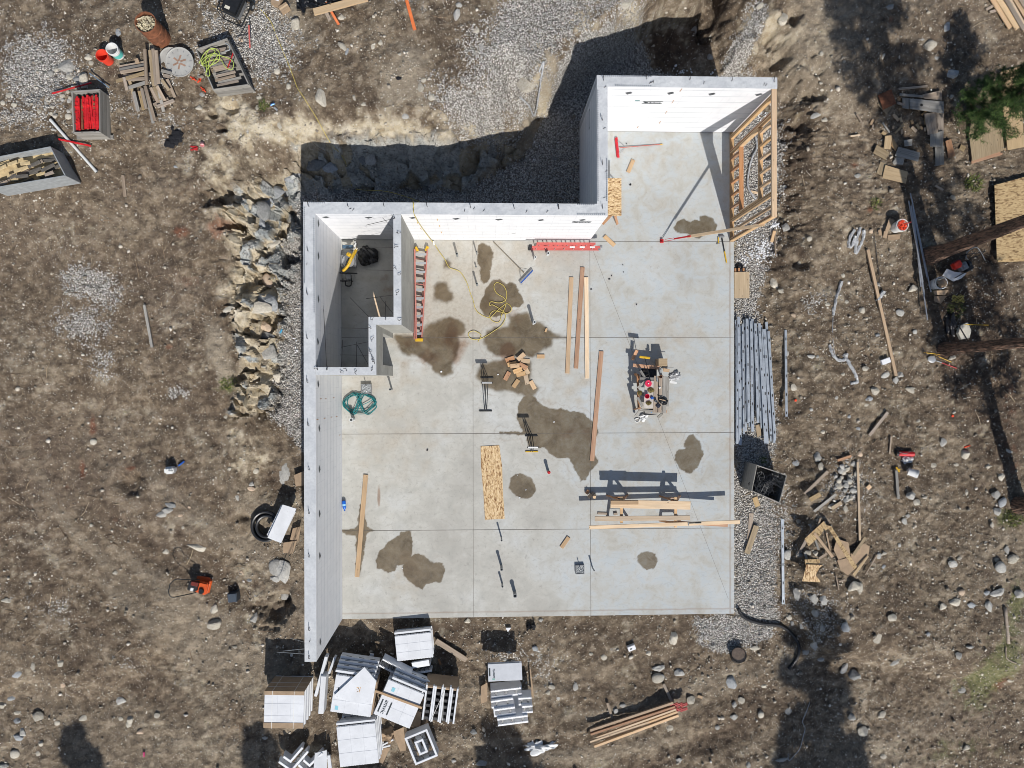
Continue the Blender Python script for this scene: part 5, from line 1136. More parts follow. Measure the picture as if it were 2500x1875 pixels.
# ---------------------------------------------------------------- things on the soil and gravel
def gp(tg, x, y, up=0.0):
    a = P(tg, x, y); return Vector((a[0], a[1], a[2]+up))
def at_h(tg, x, y, h):                  # reading of a point that is h above the soil under it
    u, v = px(tg, x, y); z = h
    for _ in range(6):
        X_, Y_ = U(u, v, z); z = float(gz(X_, Y_))+h
    return Vector((X_, Y_, z))
def sheet(name, label, cat, tg, pts, t, mat, z=None, lift=0.0, group=None, tilt=None):
    """flat panel with the outline read from the photograph, lying on the ground at its own thickness"""
    n = len(pts); cx = sum(p[0] for p in pts)/n; cy = sum(p[1] for p in pts)/n
    zz_ = gp(tg, cx, cy).z if z is None else z
    if z is None:
        w = [U(*px(tg, *p), zz_) for p in pts]
        zz_ = np.mean([float(gz(a, b)) for a, b in w])+.02
    zz_ += lift
    w = [U(*px(tg, *p), zz_+t) for p in pts]; mx = sum(a for a, b in w)/n; my = sum(b for a, b in w)/n
    ar = sum(w[i][0]*w[(i+1) % n][1]-w[(i+1) % n][0]*w[i][1] for i in range(n))
    if ar < 0: w = w[::-1]
    e = max(range(n), key=lambda i: math.hypot(w[(i+1) % n][0]-w[i][0], w[(i+1) % n][1]-w[i][1])); an = math.atan2(w[(e+1) % n][1]-w[e][1], w[(e+1) % n][0]-w[e][0])
    c, s = math.cos(-an), math.sin(-an)
    bm = bmesh.new(); prism(bm, [((a-mx)*c-(b-my)*s, (a-mx)*s+(b-my)*c) for a, b in w], 0, t)
    o = mk(name, bm, mat); o.location = (mx, my, zz_); o.rotation_euler = (tilt[0] if tilt else 0, tilt[1] if tilt else 0, an)
    return tag(o, label, cat, group)
def crate(lab, tg, pts, h, mat, th=.03, rimmat=None, zb=None, name='crate', cat='crate'):
    w = [at_h(tg, *p, h) for p in pts]; zt = sum(v.z for v in w)/4; w = [Vector((*U(*px(tg, *p), zt), zt)) for p in pts]
    c = sum(w, Vector())/4; zb = zt-h; t = thing(name, lab, cat, (c.x, c.y, zb))
    ar = sum(w[i].x*w[(i+1) % 4].y-w[(i+1) % 4].x*w[i].y for i in range(4))
    if ar < 0: w = w[::-1]
    for i in range(4):
        a = w[i]-c; b = w[(i+1) % 4]-c; a.z = b.z = 0; d = (b-a).normalized(); n = Vector((-d.y, d.x, 0))*th/2
        for k in range(3):
            z0 = h*k/3+.003; z1 = h*(k+1)/3-.003; p = a+n+Vector((0, 0, (z0+z1)/2)); q = b+n-d*th*.0+Vector((0, 0, (z0+z1)/2))
            o = along('side_board', p+d*th*(.5 if i % 2 else 0), q-d*th*(.5 if i % 2 else 0), th, z1-z0, mat, t)
    bm = bmesh.new(); prism(bm, [((v.x-c.x)*.94, (v.y-c.y)*.94) for v in w], .02, .05); part('crate_floor', bm, mat, t)
    return t, w, c, zt
# ---- east strip
sheet('plywood_sheet', 'plywood sheet on the gravel against the right edge of the slab', 'plywood', 'B3', [(1470, 712), (1592, 708), (1592, 922), (1470, 922)], .018, PLYM, -.05)
for x, y, l in ((1478, 692, 'left'), (1508, 690, 'middle'), (1545, 690, 'right')): board('lumber_offcut', f'{l} of three short props under the plywood sheet by the slab edge', 'wood block', 'B3', (x, y+14), (x, y-14), .06, .08, -.14, LUMR)
c = gp('B3', 1505, 662); crumple('plastic_scrap', 'dark crumpled plastic above the plywood sheet at the slab edge', 'plastic', c, .12, .07, .07, BAG, 4, 3)
SLOT = plain('slot_shadow', (.02, .02, .02), .9, .1, 9, 0)
ORD = 'leftmost second third fourth fifth sixth seventh eighth ninth tenth eleventh twelfth thirteenth fourteenth fifteenth sixteenth seventeenth eighteenth nineteenth twentieth twenty-first twenty-second twenty-third rightmost'.split()
def steel(tg, p, q, z, lab, w=.085, group='galvanised steel studs stacked beside the slab', ground=False):
    if ground:
        a = gp(tg, *p); b = gp(tg, *q); a.z = b.z = max(a.z, b.z)+.02
    else: a = slab_pt(tg, *p, z); b = slab_pt(tg, *q, z)
    d = b-a; t = thing('steel_stud', lab, 'steel stud', (a+b)/2, math.atan2(d.y, d.x), group); L = d.length
    bm = bmesh.new(); box(bm, (0, 0, .038), (L, w, .003)); box(bm, (0, w/2-.002, .02), (L, .003, .036)); box(bm, (0, -w/2+.002, .02), (L, .003, .036)); part('channel', bm, STEEL, t)
    k = -L/2+.3
    while k < L/2-.1:
        bm = bmesh.new(); box(bm, (k, 0, .0405), (.09, .032, .003)); k += .61; part('punched_slot', bm, SLOT, t)
    return t
NS = 24
for k in range(NS):
    u = k/(NS-1); x0 = 1483+u*255+rnd.uniform(-6, 6); x1 = 1478+u*322+rnd.uniform(-18, 16)*(u > .08); y0_ = 1090+rnd.uniform(-20, 130)-(30 if k % 5 == 0 else 0)+u*30; y1_ = [600, 470, 510, 460, 500, 380, 470, 640, 570, 600][int(u*9.99)]+rnd.uniform(-40, 20)
    z = -.17+.042*(k % 3)+.02*(k % 2)
    a = (1350+x0/3.318, 450+y0_/3.318); b = (1350+x1/3.318, 900+y1_/3.318)
    steel('S', a, b, z, ORD[k]+' steel stud from the left in the fanned stack beside the slab', rnd.choice((.05, .06, .085, .085)))
steel('S', (1350+1880/3.318, 450+1180/3.318), (1350+1862/3.318, 900+385/3.318), 0, 'lone steel stud on bare soil right of the fanned stack', .075, 'single steel studs on the soil', True)
steel('S', (1350+1853/3.318, 900+1215/3.318), (1600+764/2.458, 1350+305/2.458), 0, 'lone steel stud lying below the crate of black plastic', .085, 'single steel studs on the soil', True)
t, w, c, zt = crate('grey wooden crate full of black plastic webs beside the steel studs', 'C3', [(1650, 778), (1898, 862), (1838, 1093), (1607, 992)], 1.0, GREYW)
WEB = plain('black_web_plastic', (.03, .032, .036), .35, .4, 12, .3)
for k in range(38):
    bm = bmesh.new(); L = rnd.uniform(.3, .55); W_ = rnd.uniform(.12, .2)
    for s in (-1, 1): box(bm, (0, s*W_/2, 0), (L, .014, .03))
    for j in range(5): box(bm, ((j/4-.5)*L*.9, 0, 0), (.012, W_, .02), (0, 0, .4*(-1)**j))
    o = part('plastic_web', bm, WEB, t); u, v = rnd.uniform(-.72, .72), rnd.uniform(-.7, .7); e1 = (w[1]-w[0])/2; e2 = (w[3]-w[0])/2
    o.location = (e1.x*u+e2.x*v, e1.y*u+e2.y*v, .66+rnd.uniform(0, .36)); o.rotation_euler = (rnd.uniform(-.5, .5), rnd.uniform(-.5, .5), rnd.uniform(0, 3.1))
G = None
board('lumber_board', 'weathered plank on the gravel below the black plastic crate', 'board', 'C3', (1605, 1170), (1585, 1400), .15, .03, None, OLDW)
board('lumber_board', 'pale wide plank leaning over the weathered one on the gravel strip', 'board', 'C3', (1640, 1268), (1562, 1492), .19, .03, None, PLYO, None, lift=.05)
sheet('plywood_scrap', 'small plywood scrap directly under the black plastic crate', 'plywood', 'C3', [(1615, 1050), (1655, 1035), (1680, 1110), (1640, 1125)], .015, PLYM)
sheet('plywood_scrap', 'plywood scrap at the lower end of the steel stud stack', 'plywood', 'C3', [(1640, 460), (1675, 450), (1695, 540), (1655, 555)], .015, PLYM)
sheet('wood_scrap', 'grey wood scrap in the crate shadow, the upper one', 'wood scrap', 'C3', [(1533, 600), (1590, 590), (1592, 610), (1538, 622)], .02, GREYW)
sheet('wood_scrap', 'grey wood scrap in the crate shadow, the lower one', 'wood scrap', 'C3', [(1528, 692), (1590, 686), (1590, 704), (1530, 709)], .02, GREYW)
board('lumber_offcut', 'bright offcut standing in the foam flakes below the stud wall', 'wood block', 'B3', (1790, 380), (1765, 470), .10, .07, None, LUM)
board('lumber_offcut', 'long weathered offcut beside the foam flakes below the stud wall', 'wood block', 'B3', (1795, 360), (1800, 580), .05, .05, None, OLDW)
for k, (p, q, l) in enumerate([((1598, 60), (1665, 75), 'between the stud wall and the bank'), ((820, 1120), (885, 1135), 'through the stud wall opening')]): board('lumber_offcut', 'pale stick lying on the gravel seen '+l, 'stick', 'B3' if k == 0 else 'G1', p, q, .06, .03, None, LUMP)
cord('plastic_strip', 'twisted clear plastic strip on the gravel behind the stud wall', 'plastic', [gp('G1', x, y, .05) for x, y in [(850, 620), (870, 740), (830, 830), (800, 950), (790, 1060), (815, 1130), (860, 1190)]], .035, FILM)
cord('plastic_strip', 'torn white plastic strip hanging on the trench bank', 'plastic', [gp('A3', x, y, .05) for x, y in [(200, 600), (205, 700), (190, 800), (175, 890), (130, 830), (60, 760)]], .032, FILM)
# ---- right side
CONDUIT = plain('galvanised_conduit', hexc(168, 172, 178), .4, .12, 6, .05, .4)
for k, (p, q) in enumerate([((1228, 75), (1378, 878)), ((1210, 140), (1308, 800)), ((1224, 180), (1342, 1103)), ((1242, 165), (1322, 905)), ((1252, 250), (1345, 760)), ((1233, 130), (1296, 835))]):
    a = gp('B4', *p, .05+.03*(k % 3)); b = gp('B4', *q, .05+.03*(k % 3)); a.z = b.z = max(a.z, b.z)
    bm = bmesh.new(); c = (a+b)/2; cyl(bm, a-c, b-c, .021, n=8); o = mk('conduit_pipe', bm, CONDUIT); o.location = c
    tag(o, ['longest conduit sticking out highest in the bundle by the pine', 'leftmost conduit of the bundle beside the orange filled bucket', 'conduit reaching lowest in the bundle by the pine', 'conduit in the middle of the bundle by the pine', 'short rightmost conduit of the bundle by the pine', 'short conduit tucked under the bundle by the pine'][k], 'pipe', 'metal conduits in a bundle')
c = at_h('B4', 1173, 330, .42); t = bucket('bucket', 'white bucket heaped with orange plastic pieces', 'bucket', (c.x, c.y, c.z-.42), .19, .42, WHITE)
ORP = plain('orange_red_plastic', hexc(232, 82, 48), .5, .2, 6, .1); bm = bmesh.new()
for k in range(60):
    a = rnd.uniform(0, 6.28); r = .15*math.sqrt(rnd.random()); box(bm, (r*math.cos(a), r*math.sin(a), .38+rnd.uniform(0, .06)), (.07, .02, .03), (rnd.uniform(-1, 1), rnd.uniform(-1, 1), rnd.uniform(0, 3)))
part('orange_pieces', bm, ORP, t); bm = bmesh.new(); cyl(bm, (.15, .05, .43), (.27, .1, .45), .012, n=6); part('red_stick', bm, RED, t)
for k, (pts, lab, m) in enumerate([([(972, 370), (1000, 365), (1010, 415), (980, 412)], 'small cardboard scrap left of the orange filled bucket', CARD), ([(1020, 378), (1055, 375), (1048, 435), (1015, 430)], 'upright cardboard scrap at the foot of the orange filled bucket', CARD), ([(1050, 410), (1165, 402), (1150, 445), (1052, 455)], 'wide cardboard flap below the orange filled bucket', CARD),
                                   ([(1060, 275), (1110, 290), (1060, 380), (1035, 372)], 'brown cardboard flap in the shade above the orange filled bucket', CARD)]): sheet('cardboard_piece', lab, 'cardboard', 'B4', pts, .006, m, lift=.04+.03*(k % 2), tilt=(.15, -.1))
bd = board('lumber_board', 'long fresh timber on the soil pointing at the conduits', 'board', 'B4', (880, 532), (1108, 1552), .10, .07, None, LUM)
cord('dark_rod', 'thin dark bar lying under the long fresh timber', 'rod', [gp('B4', x, y, .03) for x, y in [(935, 380), (950, 500), (975, 700), (990, 900), (1010, 1010), (1028, 1130)]], .01, REBAR)
for k, (P_, l) in enumerate([([(780, 370), (745, 430), (735, 505), (765, 490), (785, 420)], 'left of two clear plastic sleeves on open soil'), ([(825, 350), (800, 440), (790, 555), (815, 520), (850, 440), (855, 370)], 'right of two clear plastic sleeves on open soil'), ([(675, 785), (655, 850), (630, 930), (615, 1000), (608, 1060)], 'clear plastic sleeve at the top of the long strip'),
                             ([(690, 1380), (730, 1440), (790, 1540), (800, 1600), (750, 1610)], 'clear plastic sleeve at the foot of the long strip'), ([(1010, 870), (985, 900), (955, 945)], 'clear plastic film wrapped over the long fresh timber'), ([(580, 1300), (600, 1370), (640, 1420), (700, 1420), (715, 1370)], 'bunched clear plastic halfway down the strip')]):
    bm = bmesh.new(); tube(bm, [gp('B4', x, y, .03+(.07 if k == 4 else 0)) for x, y in P_], .05 if k != 4 else .06, 7, 2)
    for v in bm.verts: v.co += Vector((rnd.uniform(-.02, .02), rnd.uniform(-.02, .02), rnd.uniform(-.012, .012)))
    tag(mk('plastic_sleeve', bm, FILM), l, 'plastic')
cord('plastic_strip', 'long thin pale strip trailing down the soil between plastic sleeves', 'plastic', [gp('B4', x, y, .02) for x, y in [(608, 1050), (605, 1180), (612, 1330), (645, 1410), (720, 1430), (760, 1500), (795, 1560)]], .013, FILM)
bm = bmesh.new(); box(bm, (0, 0, .05), (.30, .17, .1)); c = gp('B4', 1027, 1433); o = mk('foam_offcut', bm, FOAMP, bev=.005); o.location = c; o.rotation_euler = (0, 0, .35); tag(o, 'white foam offcut beside the lower end of the long fresh timber', 'foam block')
# petrol pressure washer
c = gp('I2', 245, 265); t = thing('pressure_washer', 'red and grey petrol engine machine between the pine trunks', 'machine', c, .5)
bm = bmesh.new(); box(bm, (-.12, .12, .38), (.34, .26, .16), (0, 0, 0)); part('fuel_tank', bm, plain('red_orange_plastic', hexc(206, 52, 30), .4, .2), t, bev=.05, seg=2)
bm = bmesh.new(); box(bm, (.1, -.05, .28), (.26, .24, .2)); box(bm, (.12, -.05, .4), (.14, .14, .06)); part('engine', bm, GREYM, t, bev=.02)
bm = bmesh.new(); cyl(bm, (.27, -.05, .28), (.36, -.05, .28), .11, n=16); part('recoil_cover', bm, BLACK, t); bm = bmesh.new(); box(bm, (.3, -.2, .2), (.25, .16, .2)); part('pump', bm, BLACKM, t, bev=.02)
bm = bmesh.new(); tube(bm, [(-.3, .25, .1), (-.3, .25, .45), (.35, .25, .45), (.35, .25, .1)], .014, 6, 0); tube(bm, [(-.3, -.25, .1), (-.3, -.25, .3), (.4, -.25, .3), (.4, -.25, .1)], .014, 6, 0); tube(bm, [(.3, .25, .5), (.55, .15, .6), (.75, .1, .65)], .012, 6, 0); tube(bm, [(.3, .1, .5), (.55, .05, .6), (.75, .1, .65)], .012, 6, 0); part('frame', bm, BLACKM, t)
for sx in (-.2, .3):
    bm = bmesh.new(); cyl(bm, (sx, -.3, .11), (sx, -.24, .11), .11, n=18); part('wheel', bm, BLACK, t)
cord('hose', 'grey hose curling above the red engine machine', 'hose', [gp('I2', x, y, .05) for x, y in [(365, 285), (355, 230), (325, 190), (340, 150), (395, 125), (430, 165), (455, 215)]], .014, GREYP)
c = at_h('I2', 165, 365, .42); t = bucket('bucket', 'white bucket holding a folded cardboard box beside the red engine machine', 'bucket', (c.x, c.y, c.z-.42), .19, .42, WHITE)
bm = bmesh.new()
for k in range(5): box(bm, (rnd.uniform(-.06, .12), rnd.uniform(-.08, .08), .42+rnd.uniform(0, .1)), (.22, .14, .008), (rnd.uniform(-.6, .6), rnd.uniform(-.7, .7), rnd.uniform(0, 3)))
part('cardboard', bm, CARD, t)
sheet('plastic_board', 'white plastic panel tucked under the red engine machine', 'panel', 'I2', [(200, 268), (250, 290), (330, 300), (300, 335), (250, 355), (175, 315)], .01, WHITE, lift=.25, tilt=(.2, 0))
sheet('cardboard_piece', 'torn cardboard sheet below the white bucket by the pine', 'cardboard', 'I2', [(105, 420), (210, 415), (190, 450), (120, 447)], .006, CARD, lift=.08, tilt=(-.2, 0))
sheet('cardboard_piece', 'folded cardboard flap lowest below the white bucket by the pine', 'cardboard', 'I2', [(120, 455), (200, 455), (155, 510), (112, 490)], .006, CARD, lift=.06, tilt=(.2, .1))
cord('cord', 'tangled yellow cord on green ground below the engine machine', 'cord', [gp('I2', 265+42*math.sin(i*1.7)+i*.6, 475+28*math.cos(i*2.3), .03+.01*(i % 3)) for i in range(22)], .009, HOSE)
# open tool chest of plastic with panels
c = gp('I2', 250, 690); t = thing('fabric_sack', 'white folded sack with black strap beside the lower pine trunk', 'sack', c, .2)
bm = bmesh.new(); prism(bm, [(-.02, -.32), (.25, -.33), (.36, -.1), (.3, .18), (.05, .12), (-.08, -.1)], .18, .3); part('sack_body', bm, plain('cream_sack', hexc(196, 192, 178), .8, .2, 5, .3), t, bev=.05, seg=2)
bm = bmesh.new(); box(bm, (.06, -.1, .31), (.03, .5, .02), (0, 0, .35)); part('strap', bm, BLACK, t)
c = gp('I2', 215, 650); crumple('black_bag', 'black bag slumped left of the white sack by the pine', 'bag', c, .16, .36, .2, BAG, 7)
cord('hand_tool', 'long handle with yellow tip lying over the white sack', 'tool', [gp('I2', 265, 655, .4), gp('I2', 340, 658, .35), gp('I2', 440, 659, .3)], .012, YELLOW)
c = gp('I2', 95, 890); t = thing('shovel', 'round shovel with red handle on the soil below the lower pine', 'shovel', c, 0); iv = c
e = gp('I2', 262, 950, .05)-iv; s0 = gp('I2', 120, 898, .06)-iv; bm = bmesh.new(); cyl(bm, s0+(e-s0)*.25, e, .015, n=8); part('handle', bm, RED, t); bm = bmesh.new(); cyl(bm, s0, s0+(e-s0)*.27, .017, n=8); part('socket', bm, GREYM, t)
bm = bmesh.new(); ball(bm, (-.02, .01, .05), .125, 3, (1.15, .95, .22), (0, 0, -.3)); part('blade', bm, ALU, t, smooth=True)
for k, (p, q, l, ny) in enumerate([((38, 842), (190, 862), 'upper yellow tool handle beside the shovel', 1), ((120, 862), (225, 908), 'lower yellow tool handle beside the shovel', 0)]):
    a = gp('I2', *p, .05); b = gp('I2', *q, .05); t = thing('garden_rake', l, 'rake', a); bm = bmesh.new(); cyl(bm, (0, 0, 0), b-a, .013, n=8); part('handle', bm, YELLOW, t)
    bm = bmesh.new(); hx = Vector((0, 0, 0)) if ny else Vector(); tube(bm, [(-.05, .14, .02), (.03, 0, .03), (.1, -.12, .02)], .012, 6, 1)
    for j in range(7): cyl(bm, (-.05+j*.022, .13-j*.038, .02), (-.1+j*.022, .10-j*.038, -.03), .005, n=4)
    part('rake_head', bm, REBAR, t)
# plywood sheets on the right edge
for lab, tg, pts, m, lf, th in [('long pale plywood sheet partly under the young pine', 'A4', [(1958, 582), (2118, 540), (2160, 1190), (2025, 1216)], PLYM, .06, .02), ('mottled plywood sheet lowest under the young pine', 'A4', [(1712, 1090), (1800, 620), (1960, 640), (2010, 1212), (1738, 1305)], PLYO, .02, .02),
                                ('reddish plywood sheet edge under the mottled sheet', 'A4', [(1722, 1120), (1990, 1060), (2012, 1245), (1732, 1327)], LUMR, .0, .015), ('greenish sheet at the right edge beside the long plywood sheet', 'A4', [(2146, 560), (2230, 540), (2240, 900), (2160, 900)], PLYO, .0, .02),
                                ('large weathered strand board at the right edge crossed by a pine trunk', 'S', [(2428, 452), (2530, 424), (2536, 626), (2434, 635)], OSBO, .12, .02), ('lower sheet under the large weathered strand board', 'S', [(2432, 448), (2545, 440), (2545, 636), (2436, 640)], OSBO, .06, .02)]:
    sheet('plywood_sheet', lab, 'plywood', tg, pts, th, m, lift=lf)
NM = ['leftmost', 'second', 'third', 'fourth', 'fifth', 'sixth', 'seventh']
for k in range(7):
    x0 = 1885+k*42; board('lumber_board', f'{NM[k]} long board from the left in the lumber pile at the top right corner', 'board', 'A4', (x0-40, -60), (x0+150+rnd.uniform(-10, 10), 235+rnd.uniform(-20, 40)), .17 if k % 2 else .14, .04, 1.0+.04*(k % 3), (PLYM, LUM, OLDW, LUMP, LUM, OLDW, LUM)[k], 'boards in the corner lumber pile') if False else board('lumber_board', f'{NM[k]} long board from the left in the lumber pile at the top right corner', 'board', 'A4', (x0-40, -60), (x0+150+rnd.uniform(-10, 10), 235+rnd.uniform(-20, 40)), .17 if k % 2 else .14, .04, None, (LUM, LUMP, OLDW, LUMP, LUM, OLDW, LUM)[k], 'boards in the corner lumber pile', lift=.05+.045*(k % 3))
board('bearer_block', 'upper short bearer sticking out of the corner lumber pile', 'wood block', 'A4', (1835, 88), (1905, 48), .08, .06, None, OLDW); board('bearer_block', 'lower short bearer sticking out of the corner lumber pile', 'wood block', 'A4', (1868, 104), (1948, 82), .08, .06, None, OLDW)
# scrap heap left of the young pine
SC = [('brown stained square board at the top left of the scrap heap', [(975, 770), (1082, 722), (1122, 838), (1018, 888)], RUST, .10), ('pale board corner under the brown stained square', [(970, 842), (1040, 800), (1092, 860), (1045, 925)], PLYO, .04),
      ('grey panel with round hole in the scrap heap', [(1230, 798), (1508, 822), (1508, 918), (1236, 880)], GREYW, .16), ('faded panel behind the holed grey panel', [(1335, 765), (1490, 732), (1495, 815), (1350, 800)], OLDW, .08),
      ('short grey panel left of the holed panel', [(1172, 790), (1230, 795), (1228, 884), (1172, 872)], GREYW, .06), ('long weathered panel below the holed panel', [(1350, 922), (1440, 905), (1462, 1075), (1378, 1092)], OLDW, .14),
      ('wide weathered panel right of the long weathered panel', [(1440, 905), (1506, 905), (1506, 1062), (1464, 1062)], OLDW, .08), ('square grey panel in the right column of the scrap heap', [(1400, 1078), (1506, 1060), (1500, 1190), (1398, 1186)], GREYW, .12),
      ('pale panel lowest in the right column of the scrap heap', [(1436, 1192), (1508, 1180), (1510, 1332), (1440, 1346)], GREYW, .06), ('warm brown plank at the right of the scrap heap', [(1520, 1142), (1566, 1126), (1600, 1262), (1546, 1282)], LUMR, .04),
      ('small square scrap at the right end of the scrap heap', [(1648, 1168), (1690, 1190), (1668, 1228), (1634, 1204)], PLYO, .02), ('pale plywood rectangle beside the bent offcut', [(1032, 1100), (1090, 1096), (1075, 1208), (1022, 1205)], PLYM, .08),
      ('bent fresh offcut beside the pale plywood rectangle', [(1090, 1110), (1134, 1180), (1118, 1222), (1082, 1180)], LUM, .03), ('tilted weathered rectangle at the left of the scrap heap', [(965, 1172), (1064, 1234), (1036, 1294), (936, 1238)], PLYO, .05),
      ('small grey rectangle in the middle of the scrap heap', [(1186, 1136), (1252, 1126), (1252, 1178), (1190, 1186)], GREYW, .05), ('grey panel right of the angular boulder in the scrap heap', [(1140, 1188), (1316, 1236), (1300, 1308), (1112, 1262)], GREYW, .09),
      ('left plywood piece under the lowest plywood of the heap', [(996, 1306), (1036, 1325), (1010, 1425), (962, 1400)], PLYO, .02), ('lowest yellow plywood rectangle of the scrap heap', [(1034, 1336), (1218, 1392), (1200, 1486), (1010, 1440)], PLYM, .07)]
for k, (l, pts, m, lf) in enumerate(SC):
    o = sheet('scrap_board', l, 'board', 'A4', pts, .022, m, lift=lf)
    if k == 2:
        bm = bmesh.new(); cyl(bm, (0, 0, .0225), (0, 0, .026), .045, n=20); hh_ = mk('round_hole', bm, SLOT, o); hh_.location = (.18, .0, 0)
for p, q, w, m, l in [((1132, 728), (1362, 706), .07, OLDW, 'upper narrow board at the top of the scrap heap'), ((1140, 772), (1412, 796), .08, GREYW, 'lower narrow board across the top of the scrap heap'), ((1118, 840), (1218, 872), .08, OLDW, 'short plank touching the brown stained square'), ((1000, 1000), (1058, 1080), .05, GREYW, 'dark thin stick in the left of the scrap heap'),
                      ((1100, 1085), (1175, 1010), .06, PLYM, 'narrow offcut crossing the middle of the scrap heap'), ((738, 1112), (815, 1102), .05, LUMP, 'bright lone stick left of the scrap heap'), ((790, 930), (832, 1002), .05, OLDW, 'faded stick on bare soil left of the scrap heap'), ((1425, 1508), (1490, 1545), .07, OLDW, 'lone offcut below the scrap heap')]:
    board('scrap_stick', l, 'stick', 'A4', p, q, w, .03, None, m, lift=.05)
for k, (x, y, a, l, w) in enumerate(sorted([(918, 992, 60, .19, .08), (925, 1030, 75, .13, .05), (1100, 945, 120, .14, .09), (1118, 962, 130, .2, .09), (1152, 975, 110, .15, .07), (1242, 992, 110, .13, .08), (1258, 1052, 135, .22, .09), (1290, 1030, 125, .2, .08), (1318, 1040, 140, .12, .07), (1090, 1036, 80, .1, .06), (1158, 1070, 95, .14, .06), (1014, 1085, 140, .15, .1), (1348, 1053, 85, .12, .06), (1350, 985, 90, .22, .06), (1340, 920, 40, .2, .06)])):
    c = gp('A4', x, y, .05); d = Vector((math.cos(math.radians(a)), math.sin(math.radians(a)), 0))*l/2
    tag(along('lumber_offcut', c-d, c+d, w, .038, (LUM, LUMP, PLYM, LUM)[k % 4]), ORD[min(k, 21)]+' small offcut counted from the left in the gap of the scrap heap', 'wood block', 'offcuts strewn in the scrap heap')
# boards on the right soil
for l, p, q, w, m in [('grey plank lying diagonally above the red rolled bag', (1045, 352), (897, 540), .10, OLDW), ('narrow stick above the red rolled bag', (1072, 548), (1060, 690), .05, OLDW), ('grey weathered plank below the white bucket on the soil', (1112, 822), (1128, 1052), .09, GREYW),
                      ('pale plank leaning beside the cobble heap', (560, 828), (372, 1012), .10, OLDW), ('grey plank below the cobble heap', (622, 1012), (442, 1152), .09, GREYW), ('very long thin fresh timber along the cobble heap', (800, 756), (818, 1388), .075, LUMP), ('weathered pale block left of the cobble heap', (415, 1060), (498, 1012), .15, PLYO),
                      ('tan block below the cobble heap', (592, 1128), (668, 1082), .12, PLYM), ('small pentagonal block right of the very long thin timber', (878, 970), (905, 945), .13, LUM), ('brown notched board at the top of the cobble heap', (640, 742), (750, 706), .08, LUMR)]:
    board('lumber_board', l, 'board', 'C4', p, q, w, .038, None, m, lift=.03)
# wrecked formwork heap
for k, (l, pts, m, lf) in enumerate([('mossy strand board arm of the heap, the upper left one', [(640, 1012), (895, 785), (950, 880), (695, 1108)], OSBO, .16), ('mossy strand board arm running down right over the cardboard', [(915, 840), (975, 850), (1335, 1400), (1285, 1420)], OSBO, .2),
      ('strand board rectangle on top at the foot of the heap', [(665, 1335), (1050, 1350), (1000, 1575), (612, 1550)], OSBM, .14), ('second strand board peeking out behind the front rectangle', [(645, 1275), (1035, 1265), (1045, 1345), (650, 1400)], OSBO, .1), ('cardboard panel under the mossy arm, upper', [(1010, 1148), (1050, 1010), (1200, 1060), (1230, 1220), (1080, 1290)], CARD, .06),
      ('cardboard panel right of the mossy arm', [(1230, 1200), (1395, 1068), (1465, 1108), (1452, 1222), (1330, 1345), (1240, 1300)], CARD, .1), ('cardboard panel low in the heap, pointing down', [(1060, 1290), (1240, 1240), (1285, 1385), (1192, 1475), (1100, 1410)], CARD, .08), ('pale card strip at the lower right of the heap', [(1445, 1225), (1460, 1240), (1275, 1490), (1250, 1460)], PLYM, .12)]):
    sheet('strand_board' if 'board' in l else 'cardboard_sheet', l, 'panel' if 'board' in l else 'cardboard', 'I1', pts, .014, m, lift=lf, tilt=(.04*(-1)**k, .03))
for k, (l, p, q, w, m) in enumerate([('fresh orange timber across the heap hollow', (735, 925), (965, 1225), .085, LUM), ('thin fresh stick in the heap hollow', (905, 932), (955, 1172), .045, LUM), ('long grey board at the left of the formwork heap', (745, 830), (525, 1235), .10, OLDW), ('grey board behind the orange timber', (690, 815), (800, 1140), .07, GREYW),
      ('dark board at the top of the formwork heap', (830, 750), (790, 880), .06, OLDW), ('pale board at the top right of the formwork heap', (1390, 985), (1235, 1208), .10, PLYO), ('short board behind the strand board rectangle', (810, 1255), (910, 1190), .08, OLDW), ('left short stake under the strand board rectangle', (630, 1175), (660, 1262), .07, GREYW),
      ('thin stick below the strand board rectangle', (650, 1580), (765, 1632), .05, OLDW), ('long thin stick at the right of the strand board rectangle', (1030, 1470), (1068, 1650), .04, OLDW), ('long thin stick lying right of the cardboard panels', (1545, 1205), (1395, 1460), .035, OLDW), ('short stick below the formwork heap', (1140, 1520), (1060, 1545), .05, OLDW)]):
    board('lumber_board', l, 'board', 'I1', p, q, w, .03, None, m, lift=.1 if k in (0, 5) else .04)
# red rolled bag, fallen bucket and bits
a = gp('C4', 1125, 685, .08); b = gp('C4', 1255, 690, .08); t = thing('rolled_bag', 'red rolled bag with black end on the open soil', 'bag', a); bm = bmesh.new(); cyl(bm, (0, 0, 0), b-a, .085, .08, n=18)
for v in bm.verts: v.co += Vector((0, rnd.uniform(-.006, .006), rnd.uniform(-.008, .008)))
part('bag_body', bm, RED, t, bev=.02); bm = bmesh.new(); cyl(bm, (b-a)*-.14, (b-a)*.01, .09, n=18); part('end_collar', bm, BLACK, t); bm = bmesh.new(); tube(bm, [(0, .05, .08), (.2, .0, .1), (.38, .08, .06)], .007, 5, 2); part('strap', bm, GREYP, t)
c = gp('C4', 1205, 735); crumple('plastic_sheet', 'clear plastic bunched under the red rolled bag', 'plastic', c, .16, .12, .06, FILM, 3, 4, None, .5)
c = gp('C4', 1195, 828, .14); t = bucket('bucket', 'fallen white bucket with black inside below the red rolled bag', 'bucket', c, .13, .3, WHITE, tilt=(0, 1.2, -.3)); bm = bmesh.new(); cyl(bm, (0, 0, .27), (0, 0, .275), .12, n=20); part('bucket_inside', bm, BLACK, t)
